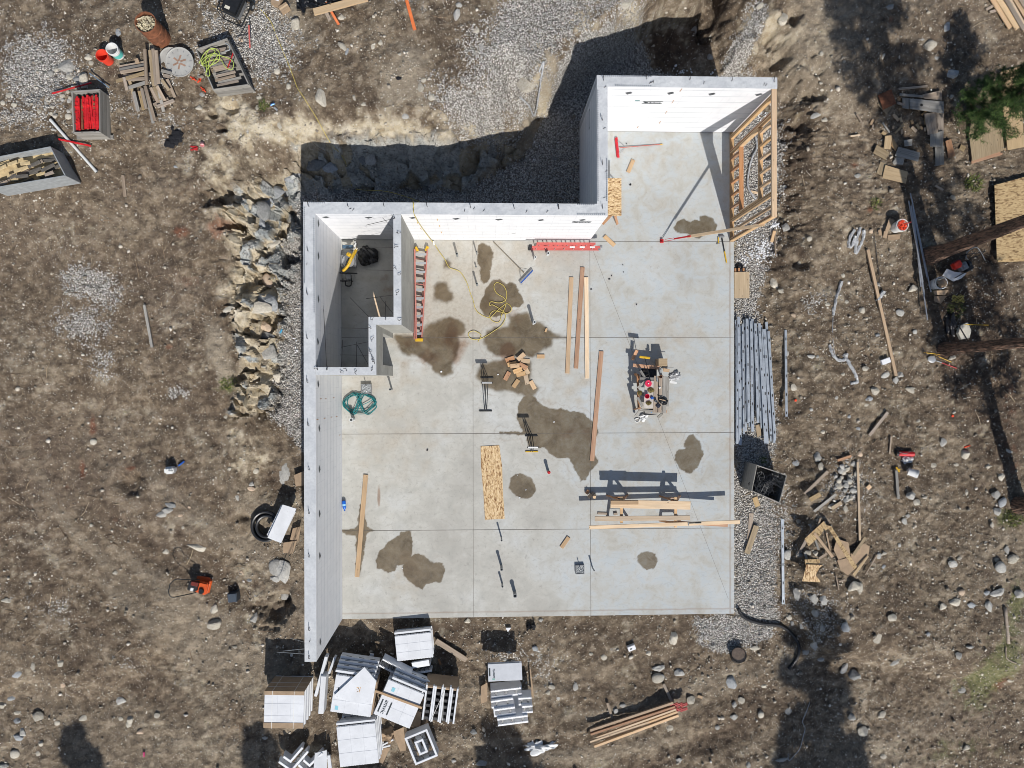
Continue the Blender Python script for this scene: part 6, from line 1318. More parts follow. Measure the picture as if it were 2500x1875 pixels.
c = gp('C4', 1130, 815); bm = bmesh.new(); box(bm, (0, 0, .03), (.05, .2, .04), (0, 0, .6)); box(bm, (.03, 0, .04), (.1, .04, .03), (0, 0, .2)); o = mk('yellow_tool', bm, YELLOW, bev=.01); o.location = c; tag(o, 'orange and yellow hand tool beside the fallen bucket', 'tool')
for tg, x, y, m, l in [('C4', 1577, 383, ORP, 'small orange lid on the soil near the dark shade'), ('C4', 305, 257, ORP, 'small orange scrap right of the lone steel stud'), ('C4', 1690, 630, ORP, 'orange and white marker tube on the soil'), ('A1', 1500, 1145, RED, 'tangled red flagging right of the black jacket')]:
    c = gp(tg, x, y); bm = bmesh.new(); lathe(bm, [(.001, .03), (.035, .03), (.042, .025), (.042, .0)], n=14)
    if 'tube' in l: bm.free(); bm = bmesh.new(); cyl(bm, (-.1, -.03, .03), (.0, 0, .03), .025, n=10); cyl(bm, (0, 0, .03), (.1, .03, .03), .02, n=10)
    if 'flag' in l: bm.free(); bm = bmesh.new(); tube(bm, [(.12*math.sin(i*2.1), .06*math.cos(i*1.3), .02+.01*(i % 2)) for i in range(9)], .014, 5, 2)
    o = mk('round_lid' if 'lid' in l else 'marker_tube' if 'tube' in l else 'flagging_tape' if 'flag' in l else 'plastic_scrap', bm, m); o.location = c; tag(o, l, 'plastic')
# drainage pipe at the corner
BP = [gp('D4', x, y, .07) for x, y in [(492, 330), (520, 375), (570, 402), (640, 420), (735, 430), (800, 468), (845, 525), (856, 580), (840, 632), (795, 690)]]
t = thing('drain_pipe', 'black corrugated pipe curving from the bottom right corner of the slab', 'pipe', BP[0]); bm = bmesh.new(); tube(bm, [p-BP[0] for p in BP], .055, 10, 6)
for i, v in enumerate(bm.verts):
    if (i//10) % 2: v.co.z += .006
part('corrugated_pipe', bm, BLACK, t)
c = gp('D4', 490, 620); t = thing('drum', 'short black drum with rusty top on the soil below the gravel corner', 'drum', c); bm = bmesh.new(); m = Euler((-.5, -.15, 0)).to_matrix().to_4x4(); lathe(bm, [(.001, 0), (.23, 0), (.23, .32), (.245, .33), (.245, .35), (.23, .35)], n=28, mtx=m); part('drum_body', bm, BLACK, t); bm = bmesh.new(); lathe(bm, [(.228, .33), (.001, .335)], n=28, mtx=m); part('drum_lid', bm, plain('dusty_rust', hexc(146, 128, 112), .85, .4, 9, .3), t)
cord('plastic_strip', 'thin pale strip lying in the large tree shadow', 'plastic', [gp('D4', x, y, .02) for x, y in [(925, 895), (905, 950), (882, 1010), (897, 1050), (885, 1100), (866, 1170), (830, 1215), (800, 1245), (795, 1205)]], .014, FILM)
cord('log', 'weathered split log in the grass at the right edge', 'log', [gp('D4', x, y, .05) for x, y in [(2093, 325), (2100, 420), (2112, 540)]], .055, OLDW, None, 7, 1); cord('log', 'thin branch at the foot of the weathered split log', 'log', [gp('D4', x, y, .03) for x, y in [(2100, 560), (2105, 630), (2165, 662)]], .02, OLDW)
# lumber stack with red brackets, bottom
for k, (p, q, w, m) in enumerate([((1452, 1322), (2118, 1100), .085, LUM), ((1455, 1350), (2130, 1128), .075, LUMR), ((1500, 1378), (2140, 1150), .07, LUMP), ((1575, 1388), (2150, 1172), .07, LUM), ((1452, 1415), (2160, 1176), .065, LUMP), ((1485, 1450), (2160, 1200), .085, LUM)]):
    board('lumber_board', f'{["top", "second", "third", "fourth", "fifth", "lowest"][k]} board of the lumber stack with red brackets', 'board', 'D3', p, q, w, .06+.02*(k % 2), None, m, 'boards of the bracket stack', lift=.16+.02*(k % 3))
for k, (tg, p, q) in enumerate([('D3', (1597, 1118), (1640, 1248)), ('D3', (2052, 970), (2118, 1110)), ('D4', (110, 930), (132, 982))]): board('bearer_block', ['left bearer under the lumber stack with red brackets', 'upper right bearer of the lumber stack with red brackets', 'stub of bearer below the red brackets'][k], 'wood block', tg, p, q, .09, .08, None, OLDW)
for k in range(6):
    c = gp('D4', 100+(k % 3)*28, 888+k*9-(k % 3)*9, .28); bm = bmesh.new()
    for j in range(4): box(bm, (j*.06-.09, 0, 0), (.02, .09, .05), (0, 0, .5*(-1)**j))
    box(bm, (0, .03, 0), (.26, .015, .04)); box(bm, (0, -.03, 0), (.26, .015, .04)); o = mk('scaffold_bracket', bm, RED); o.location = c; o.rotation_euler = (0, 0, .32); tag(o, ['upper left', 'upper middle', 'upper right', 'lower left', 'lower middle', 'lower right'][k]+' red metal bracket on the right end of the lumber stack', 'bracket', 'red brackets on the lumber stack')
board('lumber_offcut', 'small bright offcut right of the red brackets', 'wood block', 'D4', (252, 856), (282, 866), .09, .04, None, LUM)
c = gp('D3', 1060, 1485); crumple('white_rag', 'crumpled white sheet on the dark soil below the foam stack', 'rag', c, .42, .16, .09, WHITE, 21, 4, None, .9, .1)
board('lumber_board', 'grey plank lying in shade right of the foam blocks', 'board', 'D3', (215, 615), (462, 772), .17, .04, None, OLDW, None, lift=.1)
c = gp('D3', 1792, 675); t = thing('foam_offcut', 'white foam offcut with black mark on the soil below the slab', 'foam block', c, .35); bm = bmesh.new(); box(bm, (0, 0, .08), (.26, .16, .16)); part('foam_body', bm, FOAMP, t, bev=.01); bm = bmesh.new(); box(bm, (-.03, -.01, .1615), (.07, .04, .003)); part('printed_mark', bm, INK, t)
c = gp('D3', 800, 525); bm = bmesh.new(); prism(bm, [(-.09, .03), (-.02, -.1), (.09, .04)], 0, .1); o = mk('foam_offcut', bm, FOAMP); o.location = c; tag(o, 'triangular white foam offcut close below the slab edge', 'foam block')
bm = bmesh.new()
for k in range(30): box(bm, (rnd.uniform(-.12, .12), rnd.uniform(-.1, .1), rnd.uniform(.0, .12)), (.14, .05, .01), (rnd.uniform(-.8, .8), rnd.uniform(-.8, .8), rnd.uniform(0, 3)))
o = mk('plastic_scrap', bm, BAG); o.location = gp('D3', 980, 500); tag(o, 'heap of dark shredded plastic right at the slab foot', 'plastic')
# ---------------------------------------------------------------- foam form blocks at the bottom
def icf(name, lab, c, rot, L=1.2, Hh=.40, W_=.29, group=None, nw=7, webmat=None):
    """hollow foam form block: two panels along local X joined by black webs, cavity opening along local Z"""
    t = thing(name, lab, 'foam block', c, 0, group); t.rotation_euler = rot
    for s in (-1, 1):
        bm = bmesh.new(); box(bm, (0, s*(W_/2-.032), Hh/2), (L, .064, Hh))
        n = int(L/.05)
        for i in range(n): box(bm, (-L/2+(i+.5)*L/n, s*(W_/2-.032), Hh+.008), (L/n*.5, .05, .016))
        part('foam_panel', bm, FOAMP, t)
    for k in range(nw):
        x = -L/2+(k+.5)*L/nw; bm = bmesh.new(); g = W_/2-.064
        for z in (Hh*.93, Hh*.4):
            box(bm, (x, 0, z), (.018, g*2-.01, .02)); 
            a = math.atan2(g, .05)
            box(bm, (x+.03, g*.5, z), (.012, g*1.05, .02), (0, 0, .45)); box(bm, (x-.03, -g*.5, z), (.012, g*1.05, .02), (0, 0, .45))
        box(bm, (x, 0, Hh*.6), (.012, g*.5, Hh*.7)); part('plastic_web', bm, WEB, t)
    return t
def bundle(lab, tg, pts, h, faces='', letter=None, slots=True, card=None, sq=None, zg=None):
    """stack of panels: a box with the outline of its top read from the photograph, layered at the sides"""
    w = [at_h(tg, *p, h) for p in pts]; zt = sum(v.z for v in w)/4; w = [Vector((*U(*px(tg, *p), zt), 0)) for p in pts]; c = sum(w, Vector())/4
    ax = ((w[1]-w[0])+(w[2]-w[3]))/2; an = math.atan2(ax.y, ax.x); t = thing('foam_bundle', lab, 'foam bundle', (c.x, c.y, zt-h), an)
    L = ax.length; W_ = (((w[3]-w[0])+(w[2]-w[1]))/2).length; n = max(2, int(h/.29+.5)); hh = h/n
    for k in range(n):
        dx, dy = (rnd.uniform(-.02, .02), rnd.uniform(-.02, .02)) if k < n-1 else (0, 0)
        bm = bmesh.new(); f = .062
        box(bm, (dx, dy, k*hh+f/2+.002), (L, W_, f)); box(bm, (dx, dy, (k+1)*hh-f/2-.002), (L, W_, f))
        part('foam_panel', bm, FOAMB, t, bev=.006)
        bm = bmesh.new()
        for j in range(6): box(bm, (dx-L/2+(j+.5)*L/6, dy, (k+.5)*hh), (.03, W_*.96, hh-.13))
        part('plastic_web', bm, WEB, t)
    bm = bmesh.new()
    for j in range(int(L/.05)):
        for s in (-1, 1): box(bm, (-L/2+(j+.5)*.05, s*(W_/2+.004), h-.035), (.025, .012, .045))
    part('interlock', bm, FOAMP, t)
    bm = bmesh.new()
    for j in range(1, 3): box(bm, (0, -W_/2+W_*j/3, h+.0005), (L*.99, .006, .003))
    for j in (1, 2): box(bm, (-L/2+L*j/3, 0, h+.0012), (.006, W_*.99, .003))
    part('moulded_line', bm, plain('mould_line', hexc(196, 200, 206), .8, .1, 9, 0), t)
    return t, L, W_, h
FOAMB = plain('dusty_foam', hexc(218, 221, 225), .75, .1, 2.2, .12)
BAND = plain('packing_band', hexc(226, 226, 222), .5, .1, 9, 0)
t, L, W_, h = bundle('foam bundle with brown cardboard ends, leftmost of the white stacks', 'D2', [(105, 872), (515, 882), (505, 1250), (103, 1248)], 1.2)
bm = bmesh.new(); box(bm, (0, W_/2+.012, h*.55), (L*1.01, .012, h*.9)); part('cardboard_wrap', bm, CARD, t); bm = bmesh.new(); box(bm, (0, W_/2-.04, h+.006), (L*1.01, .12, .006)); part('cardboard_wrap', bm, CARD, t); bm = bmesh.new(); box(bm, (0, -W_/2+.08, h+.006), (L*1.01, .17, .006)); part('cardboard_wrap', bm, CARD, t)
bm = bmesh.new()
for x in (-.3, .25): box(bm, (x*L, 0, h+.012), (.012, W_*1.03, .004)); box(bm, (x*L, W_/2+.022, h*.5), (.012, .004, h))
for z in (.5, .75): box(bm, (0, W_/2+.024, h*z), (L, .004, .012))
part('packing_band', bm, BAND, t)
t, L, W_, h = bundle('foam bundle in the middle of the pile under a slanted panel', 'D2', [(838, 700), (1262, 768), (1185, 1132), (785, 1082)], 1.15)
for k in range(4):
    bm = bmesh.new(); box(bm, (-.05+.01*k, W_/2+.12+.1*k, h*.86-.12*k), (L*.98, .075, .3), (0, 0, 0)); part('foam_panel', bm, FOAMB, t, bev=.006)
    bm = bmesh.new()
    for j in (-.3, .02, .3): box(bm, (j*L, W_/2+.12+.1*k+.039, h*.86-.12*k+.09), (.16, .006, .03))
    part('slot', bm, SLOT, t)
bm = bmesh.new(); box(bm, (L/2+.02, 0, h*.7), (.05, W_*.9, h*.55)); part('cardboard_wrap', bm, CARD, t, bev=.01)
zt = t.location.z+h
o = sheet('foam_slab', 'slanted foam panel with orange scuffs on top of the middle bundle', 'foam panel', 'D2', [(1133, 625), (1255, 770), (1195, 1000), (1000, 985), (822, 915)], .062, FOAMB, zt+.004)
bm = bmesh.new()
for k in range(14): a = rnd.uniform(0, 6.28); box(bm, (.12*math.cos(a)*rnd.random(), .1*math.sin(a)*rnd.random(), .0635), (.05, .012, .002), (0, 0, a))
part('scuff_mark', bm, plain('orange_scuff', hexc(222, 178, 120), .8), o)
bm = bmesh.new(); box(bm, (-.38*L, .05, h+.002), (.04, .3, .003)); part('printed_bar', bm, INK, t); bm = bmesh.new(); box(bm, (-.36*L, -.38*W_, h+.002), (.1, .12, .003)); part('blue_label', bm, plain('pale_blue_ink', hexc(140, 200, 214), .8, .1, 9, 0), t)
t, L, W_, h = bundle('foam bundle printed with black lettering right of the middle bundle', 'D2', [(1365, 760), (1738, 890), (1603, 1272), (1238, 1095)], 1.1)
for k in range(3):
    bm = bmesh.new(); box(bm, (.06, W_/2+.1+.1*k, h*.86-.12*k), (L*.95, .075, .3)); part('foam_panel', bm, FOAMB, t, bev=.006)
    bm = bmesh.new()
    for j in (-.3, .02, .3): box(bm, (j*L+.06, W_/2+.1+.1*k+.039, h*.86-.12*k+.09), (.16, .006, .03))
    part('slot', bm, SLOT, t)
text_mesh('printed_lettering', 'amvic', .20, INK, Matrix.Translation((-.30*L, -.22*W_, h+.004)) @ Matrix.Rotation(-PI/2-.0, 4, 'Z'), t)
bm = bmesh.new()
for x in (-.42, -.18): box(bm, (x*L, -.22*W_, h+.003), (.045, .42, .003))
part('printed_bar', bm, INK, t); bm = bmesh.new(); box(bm, (-.28*L, .3*W_, h+.003), (.1, .13, .003)); part('blue_label', bm, MC['pale_blue_ink'], t)
zb3 = t.location.z+h
a = Vector((*U(*px('D2', 1242, 870), zb3+.05), zb3+.03)); b = Vector((*U(*px('D2', 1722, 1045), zb3+.05), zb3+.03)); tag(along('lumber_batten', a, b, .07, .035, LUM), 'fresh timber batten lying over the lettered foam bundle', 'batten')
t, L, W_, h = bundle('foam bundle with open nubbed edge, closest below the slab', 'D2', [(1432, 320), (1815, 262), (1838, 530), (1478, 556)], .62)
for j in range(8): bm = bmesh.new(); box(bm, (-L/2+(j+.5)*L/8, W_/2+.03, h-.09), (.02, .03, .08)); part('plastic_web', bm, WEB, t)
bm = bmesh.new(); box(bm, (0, W_/2+.09, h-.1), (L, .06, .18)); part('foam_panel', bm, FOAMB, t)
t, L, W_, h = bundle('foam bundle lowest in the pile, its top dappled by tree shade', 'D2', [(848, 1245), (1242, 1198), (1280, 1608), (880, 1648)], 1.1)
for j in range(8): bm = bmesh.new(); box(bm, (-L/2+(j+.5)*L/8, W_/2+.03, h-.09), (.02, .03, .08)); part('plastic_web', bm, WEB, t)
bm = bmesh.new(); box(bm, (0, W_/2+.09, h-.1), (L, .06, .18)); part('foam_panel', bm, FOAMB, t)
# standing bundle showing its webs
c0 = at_h('D2', 1905, 1010, .95); t = thing('foam_bundle', 'bundle of foam forms on edge showing black webs, under a cardboard wrap', 'foam bundle', (c0.x, c0.y, c0.z-.95), -.13)
W0 = 1.0
for k, x in enumerate([-.48, -.25, -.19, .02, .08, .28, .34, .50]):
    bm = bmesh.new(); box(bm, (x, rnd.uniform(-.03, .03), .5), (.055, 1.12, .9)); part('foam_panel', bm, FOAMB, t, bev=.005)
for x in (-.365, -.085, .18, .42):
    for j in range(6):
        bm = bmesh.new(); y = -.5+j*.2; box(bm, (x, y, .86), (.16, .09, .02)); box(bm, (x, y+.05, .7), (.14, .015, .3)); cyl(bm, (x-.06, y-.04, .86), (x+.06, y-.04, .86), .012, n=6); part('plastic_web', bm, WEB, t)
bm = bmesh.new(); box(bm, (0, .58, .62), (1.05, .1, .62), (.25, 0, 0)); part('cardboard_wrap', bm, CARD, t, bev=.03)
bm = bmesh.new(); box(bm, (.1, .1, .965), (.012, 1.15, .006), (0, 0, .1)); box(bm, (-.05, .0, .965), (.012, 1.2, .006), (0, 0, -.3)); part('packing_band', bm, BAND, t)
# the tall stepped stack
def i4(x, y, z): return Vector((*U(*px('I4', x, y), z), z))
GI = 'foam forms in the stepped stack'; zg0 = gp('I4', 380, 480).z
for k, (x, y, z, L, l, rz) in enumerate([(345, 455, .62, .98, 'second row form of the stepped foam stack', .10), (295, 590, .66, .72, 'left form in the third row of the stepped foam stack', .12), (590, 565, .66, .42, 'short right form in the third row of the stepped foam stack', .05),
                                         (330, 700, .70, .66, 'left form in the fourth row of the stepped foam stack', .12), (620, 670, .72, .34, 'short right form in the fourth row of the stepped foam stack', .06), (430, 815, .74, .98, 'front row form of the stepped foam stack', .11)]):
    q = i4(x, y, zg0+z); icf('foam_form', l, (q.x, q.y, zg0+z-.40), (.18, 0, rz), L, .40, .27, GI, max(2, int(L/.3)))
q = i4(370, 600, zg0+.3); bm = bmesh.new(); box(bm, (0, 0, .13), (1.0, .95, .26)); o = mk('foam_block', bm, FOAMB, bev=.01); o.location = (q.x, q.y, zg0); o.rotation_euler = (0, 0, .1); tag(o, 'lowest foam layer carrying the stepped foam stack', 'foam block')
q = i4(335, 260, zg0+1.0); t = thing('foam_form', 'lettered foam form lying on its side, rearmost of the stepped stack', 'foam block', (q.x, q.y, zg0+.62)); t.rotation_euler = (-.22, 0, .03)
for z in (.0, .24):
    bm = bmesh.new(); box(bm, (0, 0, z), (1.08, .52, .062)); part('foam_panel', bm, FOAMB, t, bev=.006)
for j in range(5):
    bm = bmesh.new(); box(bm, (-.45+j*.22, 0, .12), (.02, .42, .17)); part('plastic_web', bm, WEB, t)
bm = bmesh.new(); box(bm, (-.49, .02, .2725), (.05, .24, .003)); part('printed_bar', bm, INK, t); text_mesh('printed_lettering', 'amvic', .12, INK, Matrix.Translation((-.36, -.02, .2735)) @ Matrix.Rotation(PI/2, 4, 'Z'), t)
bm = bmesh.new(); box(bm, (-.37, -.2, .2725), (.08, .05, .003)); part('green_label', bm, plain('pale_green_ink', hexc(150, 196, 184), .8, .1, 9, 0), t)
sheet('cardboard_piece', 'brown cardboard flap left of the stepped foam stack', 'cardboard', 'I4', [(20, 400), (105, 350), (105, 590), (20, 630)], .008, CARD, lift=.2)
sheet('cardboard_piece', 'narrow cardboard edge right of the stepped foam stack', 'cardboard', 'I4', [(650, 180), (665, 180), (710, 560), (680, 520)], .008, CARD, lift=.2)
# single forms
def d2(x, y, h): return at_h('D2', x, y, h)
q = d2(1458, 628, .75); icf('foam_form', 'hollow foam form propped diagonally on the bundles, webs upward', (q.x, q.y, q.z-.25), (.35, 0, -.5), 1.02, .25, .34, None, 8)
q = d2(1725, 640, .5); icf('foam_form', 'small hollow foam form below the bundle nearest the slab', (q.x, q.y, q.z-.38), (0, 0, .15), .58, .38, .3, None, 4)
q = d2(1710, 590, .62); bm = bmesh.new(); box(bm, (0, 0, 0), (.55, .2, .06), (.2, 0, .15)); o = mk('foam_offcut', bm, FOAMB); o.location = q; tag(o, 'loose foam strip above the small hollow foam form', 'foam block')
for k, (p, q_, w, l) in enumerate([((750, 500), (640, 905), .09, 'long narrow foam strip leaning left of the pile'), ((838, 510), (775, 680), .07, 'short narrow foam strip behind the middle bundle'), ((728, 690), (700, 1075), .17, 'foam panel standing left of the middle bundle')]):
    a = d2(*p, .45); b = d2(*q_, .55); tag(along('foam_strip', a, b, w, .3 if k < 2 else .42, FOAMB), l, 'foam strip')
def ring(lab, cx_, cy_, h, lx, ly, rz, th=.07, gap=.17, z=0):
    q = d2(cx_, cy_, h); t = thing('foam_corner_form', lab, 'foam block', (q.x, q.y, q.z-.4)); t.rotation_euler = (0, 0, rz)
    for (a, b) in ((lx, ly), (lx-2*gap-2*th, ly-2*gap-2*th)):
        for s in (-1, 1):
            bm = bmesh.new(); box(bm, (0, s*(b/2-th/2), .2), (a, th, .4)); part('foam_panel', bm, FOAMB, t, bev=.004); bm = bmesh.new(); box(bm, (s*(a/2-th/2), 0, .2), (th, b-2*th, .4)); part('foam_panel', bm, FOAMB, t, bev=.004)
    for s in (-1, 1):
        for k in range(4):
            u = (k-1.5)*.22
            bm = bmesh.new(); box(bm, (u, s*(ly/2-th-gap/2), .34), (.015, gap, .03), (0, 0, .5)); box(bm, (u+.05, s*(ly/2-th-gap/2), .34), (.015, gap, .03), (0, 0, -.5)); part('plastic_web', bm, WEB, t)
            bm = bmesh.new(); box(bm, (s*(lx/2-th-gap/2), u, .34), (gap, .015, .03), (0, 0, .5)); box(bm, (s*(lx/2-th-gap/2), u+.05, .34), (gap, .015, .03), (0, 0, -.5)); part('plastic_web', bm, WEB, t)
ring('square hollow foam corner form right of the lowest bundle', 1715, 1445, .5, .78, .95, .38)
# bottom left corner forms
def ell(lab, cx_, cy_, rz, h=.45, a=.62, b=.32, cat='foam block'):
    q = d2(cx_, cy_, h); t = thing('foam_corner_form', lab, cat, (q.x, q.y, q.z-.3)); t.rotation_euler = (.15, 0, rz)
    bm = bmesh.new(); prism(bm, [(0, 0), (a, 0), (a, .07), (.07, .07), (.07, b), (0, b)], 0, .3); part('foam_panel', bm, FOAMB, t)
    bm = bmesh.new(); prism(bm, [(-.22, -.22), (a, -.22), (a, -.15), (-.15, -.15), (-.15, b), (-.22, b)], 0, .3); part('foam_panel', bm, FOAMB, t)
    for k in range(5):
        bm = bmesh.new(); box(bm, (.05+k*.12, -.075, .27), (.015, .15, .03), (0, 0, .5*(-1)**k)); part('plastic_web', bm, WEB, t)
    for k in range(2):
        bm = bmesh.new(); box(bm, (-.075, .08+k*.13, .27), (.15, .015, .03), (0, 0, .5)); part('plastic_web', bm, WEB, t)
ell('foam corner form nearest the bottom left of the pile', 365, 1600, .85); ell('foam corner form at the very bottom between the corner form and the bundle', 560, 1640, .75, .35, .6, .3)
sheet('foam_slab', 'foam panel lying flat left of the lowest foam bundle', 'foam panel', 'D2', [(622, 1512), (740, 1486), (748, 1680), (612, 1680)], .062, FOAMB, lift=.3, tilt=(.1, .1))
sheet('foam_slab', 'narrow nubbed foam piece touching the lowest foam bundle', 'foam panel', 'D2', [(752, 1532), (780, 1530), (800, 1680), (760, 1680)], .062, FOAMB, lift=.3)
for k, (p, q_) in enumerate([((1285, 1440), (1430, 1365)), ((1290, 1455), (1400, 1425))]):
    a = d2(*p, .3); b = d2(*q_, .3); tag(along('foam_strip', a, b, .05, .05, FOAMB), ['upper', 'lower'][k]+' thin foam strip right of the lowest foam bundle', 'foam strip')
c = gp('D2', 1370, 1310); crumple('cardboard_piece', 'crumpled brown cardboard between the lettered bundle and the lowest one', 'cardboard', c, .26, .2, .2, CARD, 31, 3, None, .5)
sheet('cardboard_piece', 'cardboard flap left of the square hollow corner form', 'cardboard', 'D2', [(1420, 1290), (1535, 1240), (1560, 1480), (1500, 1490)], .008, CARD, lift=.15); sheet('cardboard_piece', 'cardboard flap beside the thin foam strips', 'cardboard', 'D2', [(1290, 1460), (1395, 1455), (1320, 1615), (1280, 1600)], .008, CARD, lift=.12)
sheet('cardboard_piece', 'cardboard below the lettered foam bundle', 'cardboard', 'D2', [(1640, 1060), (1715, 1090), (1705, 1240), (1610, 1230)], .008, CARD, lift=.1)
for k, (p, q_, l) in enumerate([((1880, 1525), (1925, 1585), 'tiny plank upright among the foam scraps')]): board('lumber_offcut', 'small reddish offcut in shade below the bundle nearest the slab', 'wood block', 'D2', (1895, 535), (1915, 595), .06, .03, None, LUMR)
q = d2(1205, 520, .3); bm = bmesh.new(); box(bm, (0, 0, 0), (.12, .22, .06), (.1, 0, -.2)); o = mk('foam_offcut', bm, FOAMB); o.location = q; tag(o, 'small foam scrap with black line behind the middle bundle', 'foam block')
# ---------------------------------------------------------------- left side
c = gp('C1', 1332, 620); t = thing('plastic_jug', 'white plastic jug standing alone on the left soil', 'jug', c, .1); bm = bmesh.new(); box(bm, (0, 0, .15), (.30, .22, .30)); part('jug_body', bm, WHITE, t, bev=.05, seg=2); bm = bmesh.new(); cyl(bm, (-.08, .04, .3), (-.08, .04, .34), .03, n=12); part('cap', bm, WHITE, t); bm = bmesh.new(); tube(bm, [(.02, 0, .3), (.05, 0, .36), (.12, 0, .36), (.14, 0, .28)], .016, 6, 2); part('handle', bm, GREYP, t)
c = gp('C1', 1402, 575); bm = bmesh.new(); tube(bm, [(-.09, -.06, .03), (0, 0, .06), (.09, .08, .03)], .028, 6, 2); o = mk('blue_cloth', bm, BLUE); o.location = c; tag(o, 'blue rag touching the lone white plastic jug', 'cloth')
c = gp('C1', 1555, 1500); t = thing('plate_compactor', 'orange plate compactor with black handle bars on the left soil', 'compactor', c, -.25)
bm = bmesh.new(); prism(bm, [(-.16, -.26), (.2, -.3), (.32, -.2), (.34, .2), (.2, .28), (-.16, .24)], .06, .10); box(bm, (.3, 0, .12), (.06, .4, .1), (0, -.4, 0)); part('base_plate', bm, ORANGE, t, bev=.01)
bm = bmesh.new(); box(bm, (.15, -.02, .22), (.3, .34, .16)); part('belt_cover', bm, ORANGE, t, bev=.03, seg=2); bm = bmesh.new(); cyl(bm, (.16, -.12, .30), (.16, -.12, .36), .08, n=18); part('recoil_cover', bm, BLACK, t)
bm = bmesh.new(); box(bm, (-.12, .0, .34), (.28, .3, .22)); part('engine', bm, BLACKM, t, bev=.03); bm = bmesh.new(); box(bm, (-.06, .12, .46), (.22, .14, .08)); part('fuel_tank', bm, plain('dark_red_paint', hexc(110, 40, 30), .5), t, bev=.02)
bm = bmesh.new(); box(bm, (-.1, -.08, .455), (.09, .1, .02)); part('label_plate', bm, WHITE, t)
bm = bmesh.new(); tube(bm, [(0, .22, .3), (-.3, .26, .7), (-.5, .28, .9), (-.62, .1, .95), (-.6, 0, .95), (-.62, -.1, .95), (-.5, -.28, .9), (-.3, -.26, .7), (0, -.2, .3)], .016, 6, 2); part('handle_bar', bm, BLACKM, t)
c = gp('D1', 1818, 165); t = thing('battery_case', 'black square case standing on the soil right of the orange compactor', 'case', c, .1); bm = bmesh.new(); box(bm, (0, 0, .16), (.30, .30, .32)); part('case_body', bm, plain('slate_plastic', hexc(52, 62, 74), .5, .2), t, bev=.02, seg=2); bm = bmesh.new(); box(bm, (0, 0, .328), (.26, .26, .012)); part('lid', bm, plain('slate_lid', hexc(64, 74, 86), .5, .2), t, bev=.005)
# pipe coil with foam form on it
c = gp('C1', 2055, 1050); t = thing('pipe_coil', 'coil of black drainage pipe under a white foam form, left of the wall', 'pipe', c, 0)
for k, (r, z) in enumerate([(.40, .06), (.42, .16), (.30, .08), (.31, .18)]):
    bm = bmesh.new(); tube(bm, [(r*math.cos(a/16*2*PI)*1.02+.02*k, r*math.sin(a/16*2*PI)*1.1, z) for a in range(17)], .052, 8, 2); part('pipe_loop', bm, BLACK, t)
q = at_h('S', 686, 1278, .45); icf('foam_form', 'white foam form tilted on the black pipe coil left of the wall', (q.x, q.y, q.z-.1), (.0, 0, 1.12), 1.05, .1, .5, None, 6)
sheet('foam_slab', 'white foam panel face on top of the black pipe coil', 'foam panel', 'S', [(690, 1232), (723, 1242), (686, 1326), (653, 1313)], .05, FOAMB, q.z+.03)
for k, (pts, l) in enumerate([([(715, 1290), (735, 1285), (728, 1322), (708, 1318)], 'upper cardboard flap between the pipe coil and the wall'), ([(692, 1325), (725, 1320), (715, 1352), (690, 1350)], 'lower cardboard flap below the foam form on the coil'), ([(718, 1160), (742, 1150), (742, 1185), (722, 1188)], 'brown board stub beside the wall above the coil')]): sheet('cardboard_piece', l, 'cardboard', 'S', pts, .02, CARD, lift=.12)
board('fence_post', 'grey weathered post lying alone on the left soil', 'post', 'B1', (1118, 930), (1178, 1258), .075, .06, None, GREYW)
board('lumber_board', 'narrow weathered board right of the long white pipe', 'board', 'A1', (950, 1350), (968, 1520), .09, .03, None, OLDW)
# ---------------------------------------------------------------- top left yard
c = at_h('A1', 785, 425, .37); bucket('bucket', 'red bucket standing beside the white and teal bucket', 'bucket', (c.x, c.y, c.z-.37), .165, .37, plain('bright_red_plastic', hexc(226, 72, 52), .45, .12, 6, .05))
TEALP = plain('teal_print', hexc(100, 196, 188), .5, .1); c = at_h('A1', 862, 375, .42); t = bucket('bucket', 'white bucket with teal print standing between red bucket and rusty barrel', 'bucket', (c.x, c.y, c.z-.42), .165, .42, WHITE); bm = bmesh.new(); lathe(bm, [(.149, .08), (.157, .26)], n=28); part('printed_band', bm, TEALP, t)
c = at_h('A1', 1122, 172, .95); t = thing('steel_drum', 'rusty steel drum filled with pale wood scraps', 'barrel', (c.x, c.y, c.z-.95)); r = .285
bm = bmesh.new(); lathe(bm, [(.001, .01), (r, 0), (r, .3), (r+.012, .32), (r, .34), (r, .6), (r+.012, .62), (r, .64), (r, .93), (r+.014, .94), (r+.014, .955), (r-.01, .955), (r-.012, .6)], n=36); part('drum_body', bm, RUST, t, smooth=False)
bm = bmesh.new(); cyl(bm, (0, 0, .78), (0, 0, .8), r-.02, n=24)
for k in range(90):
    a = rnd.uniform(0, 6.28); q = (r-.05)*math.sqrt(rnd.random()); box(bm, (q*math.cos(a), q*math.sin(a), .84+rnd.uniform(-.02, .12)), (rnd.uniform(.06, .13), .03, .012), (rnd.uniform(-1, 1), rnd.uniform(-1, 1), rnd.uniform(0, 3)))
part('wood_scraps', bm, plain('pale_scrap', hexc(196, 186, 158), .85, .3, 5, .2), t)
LID = plain('dull_lid_metal', hexc(168, 168, 164), .6, .18, 3, .2)
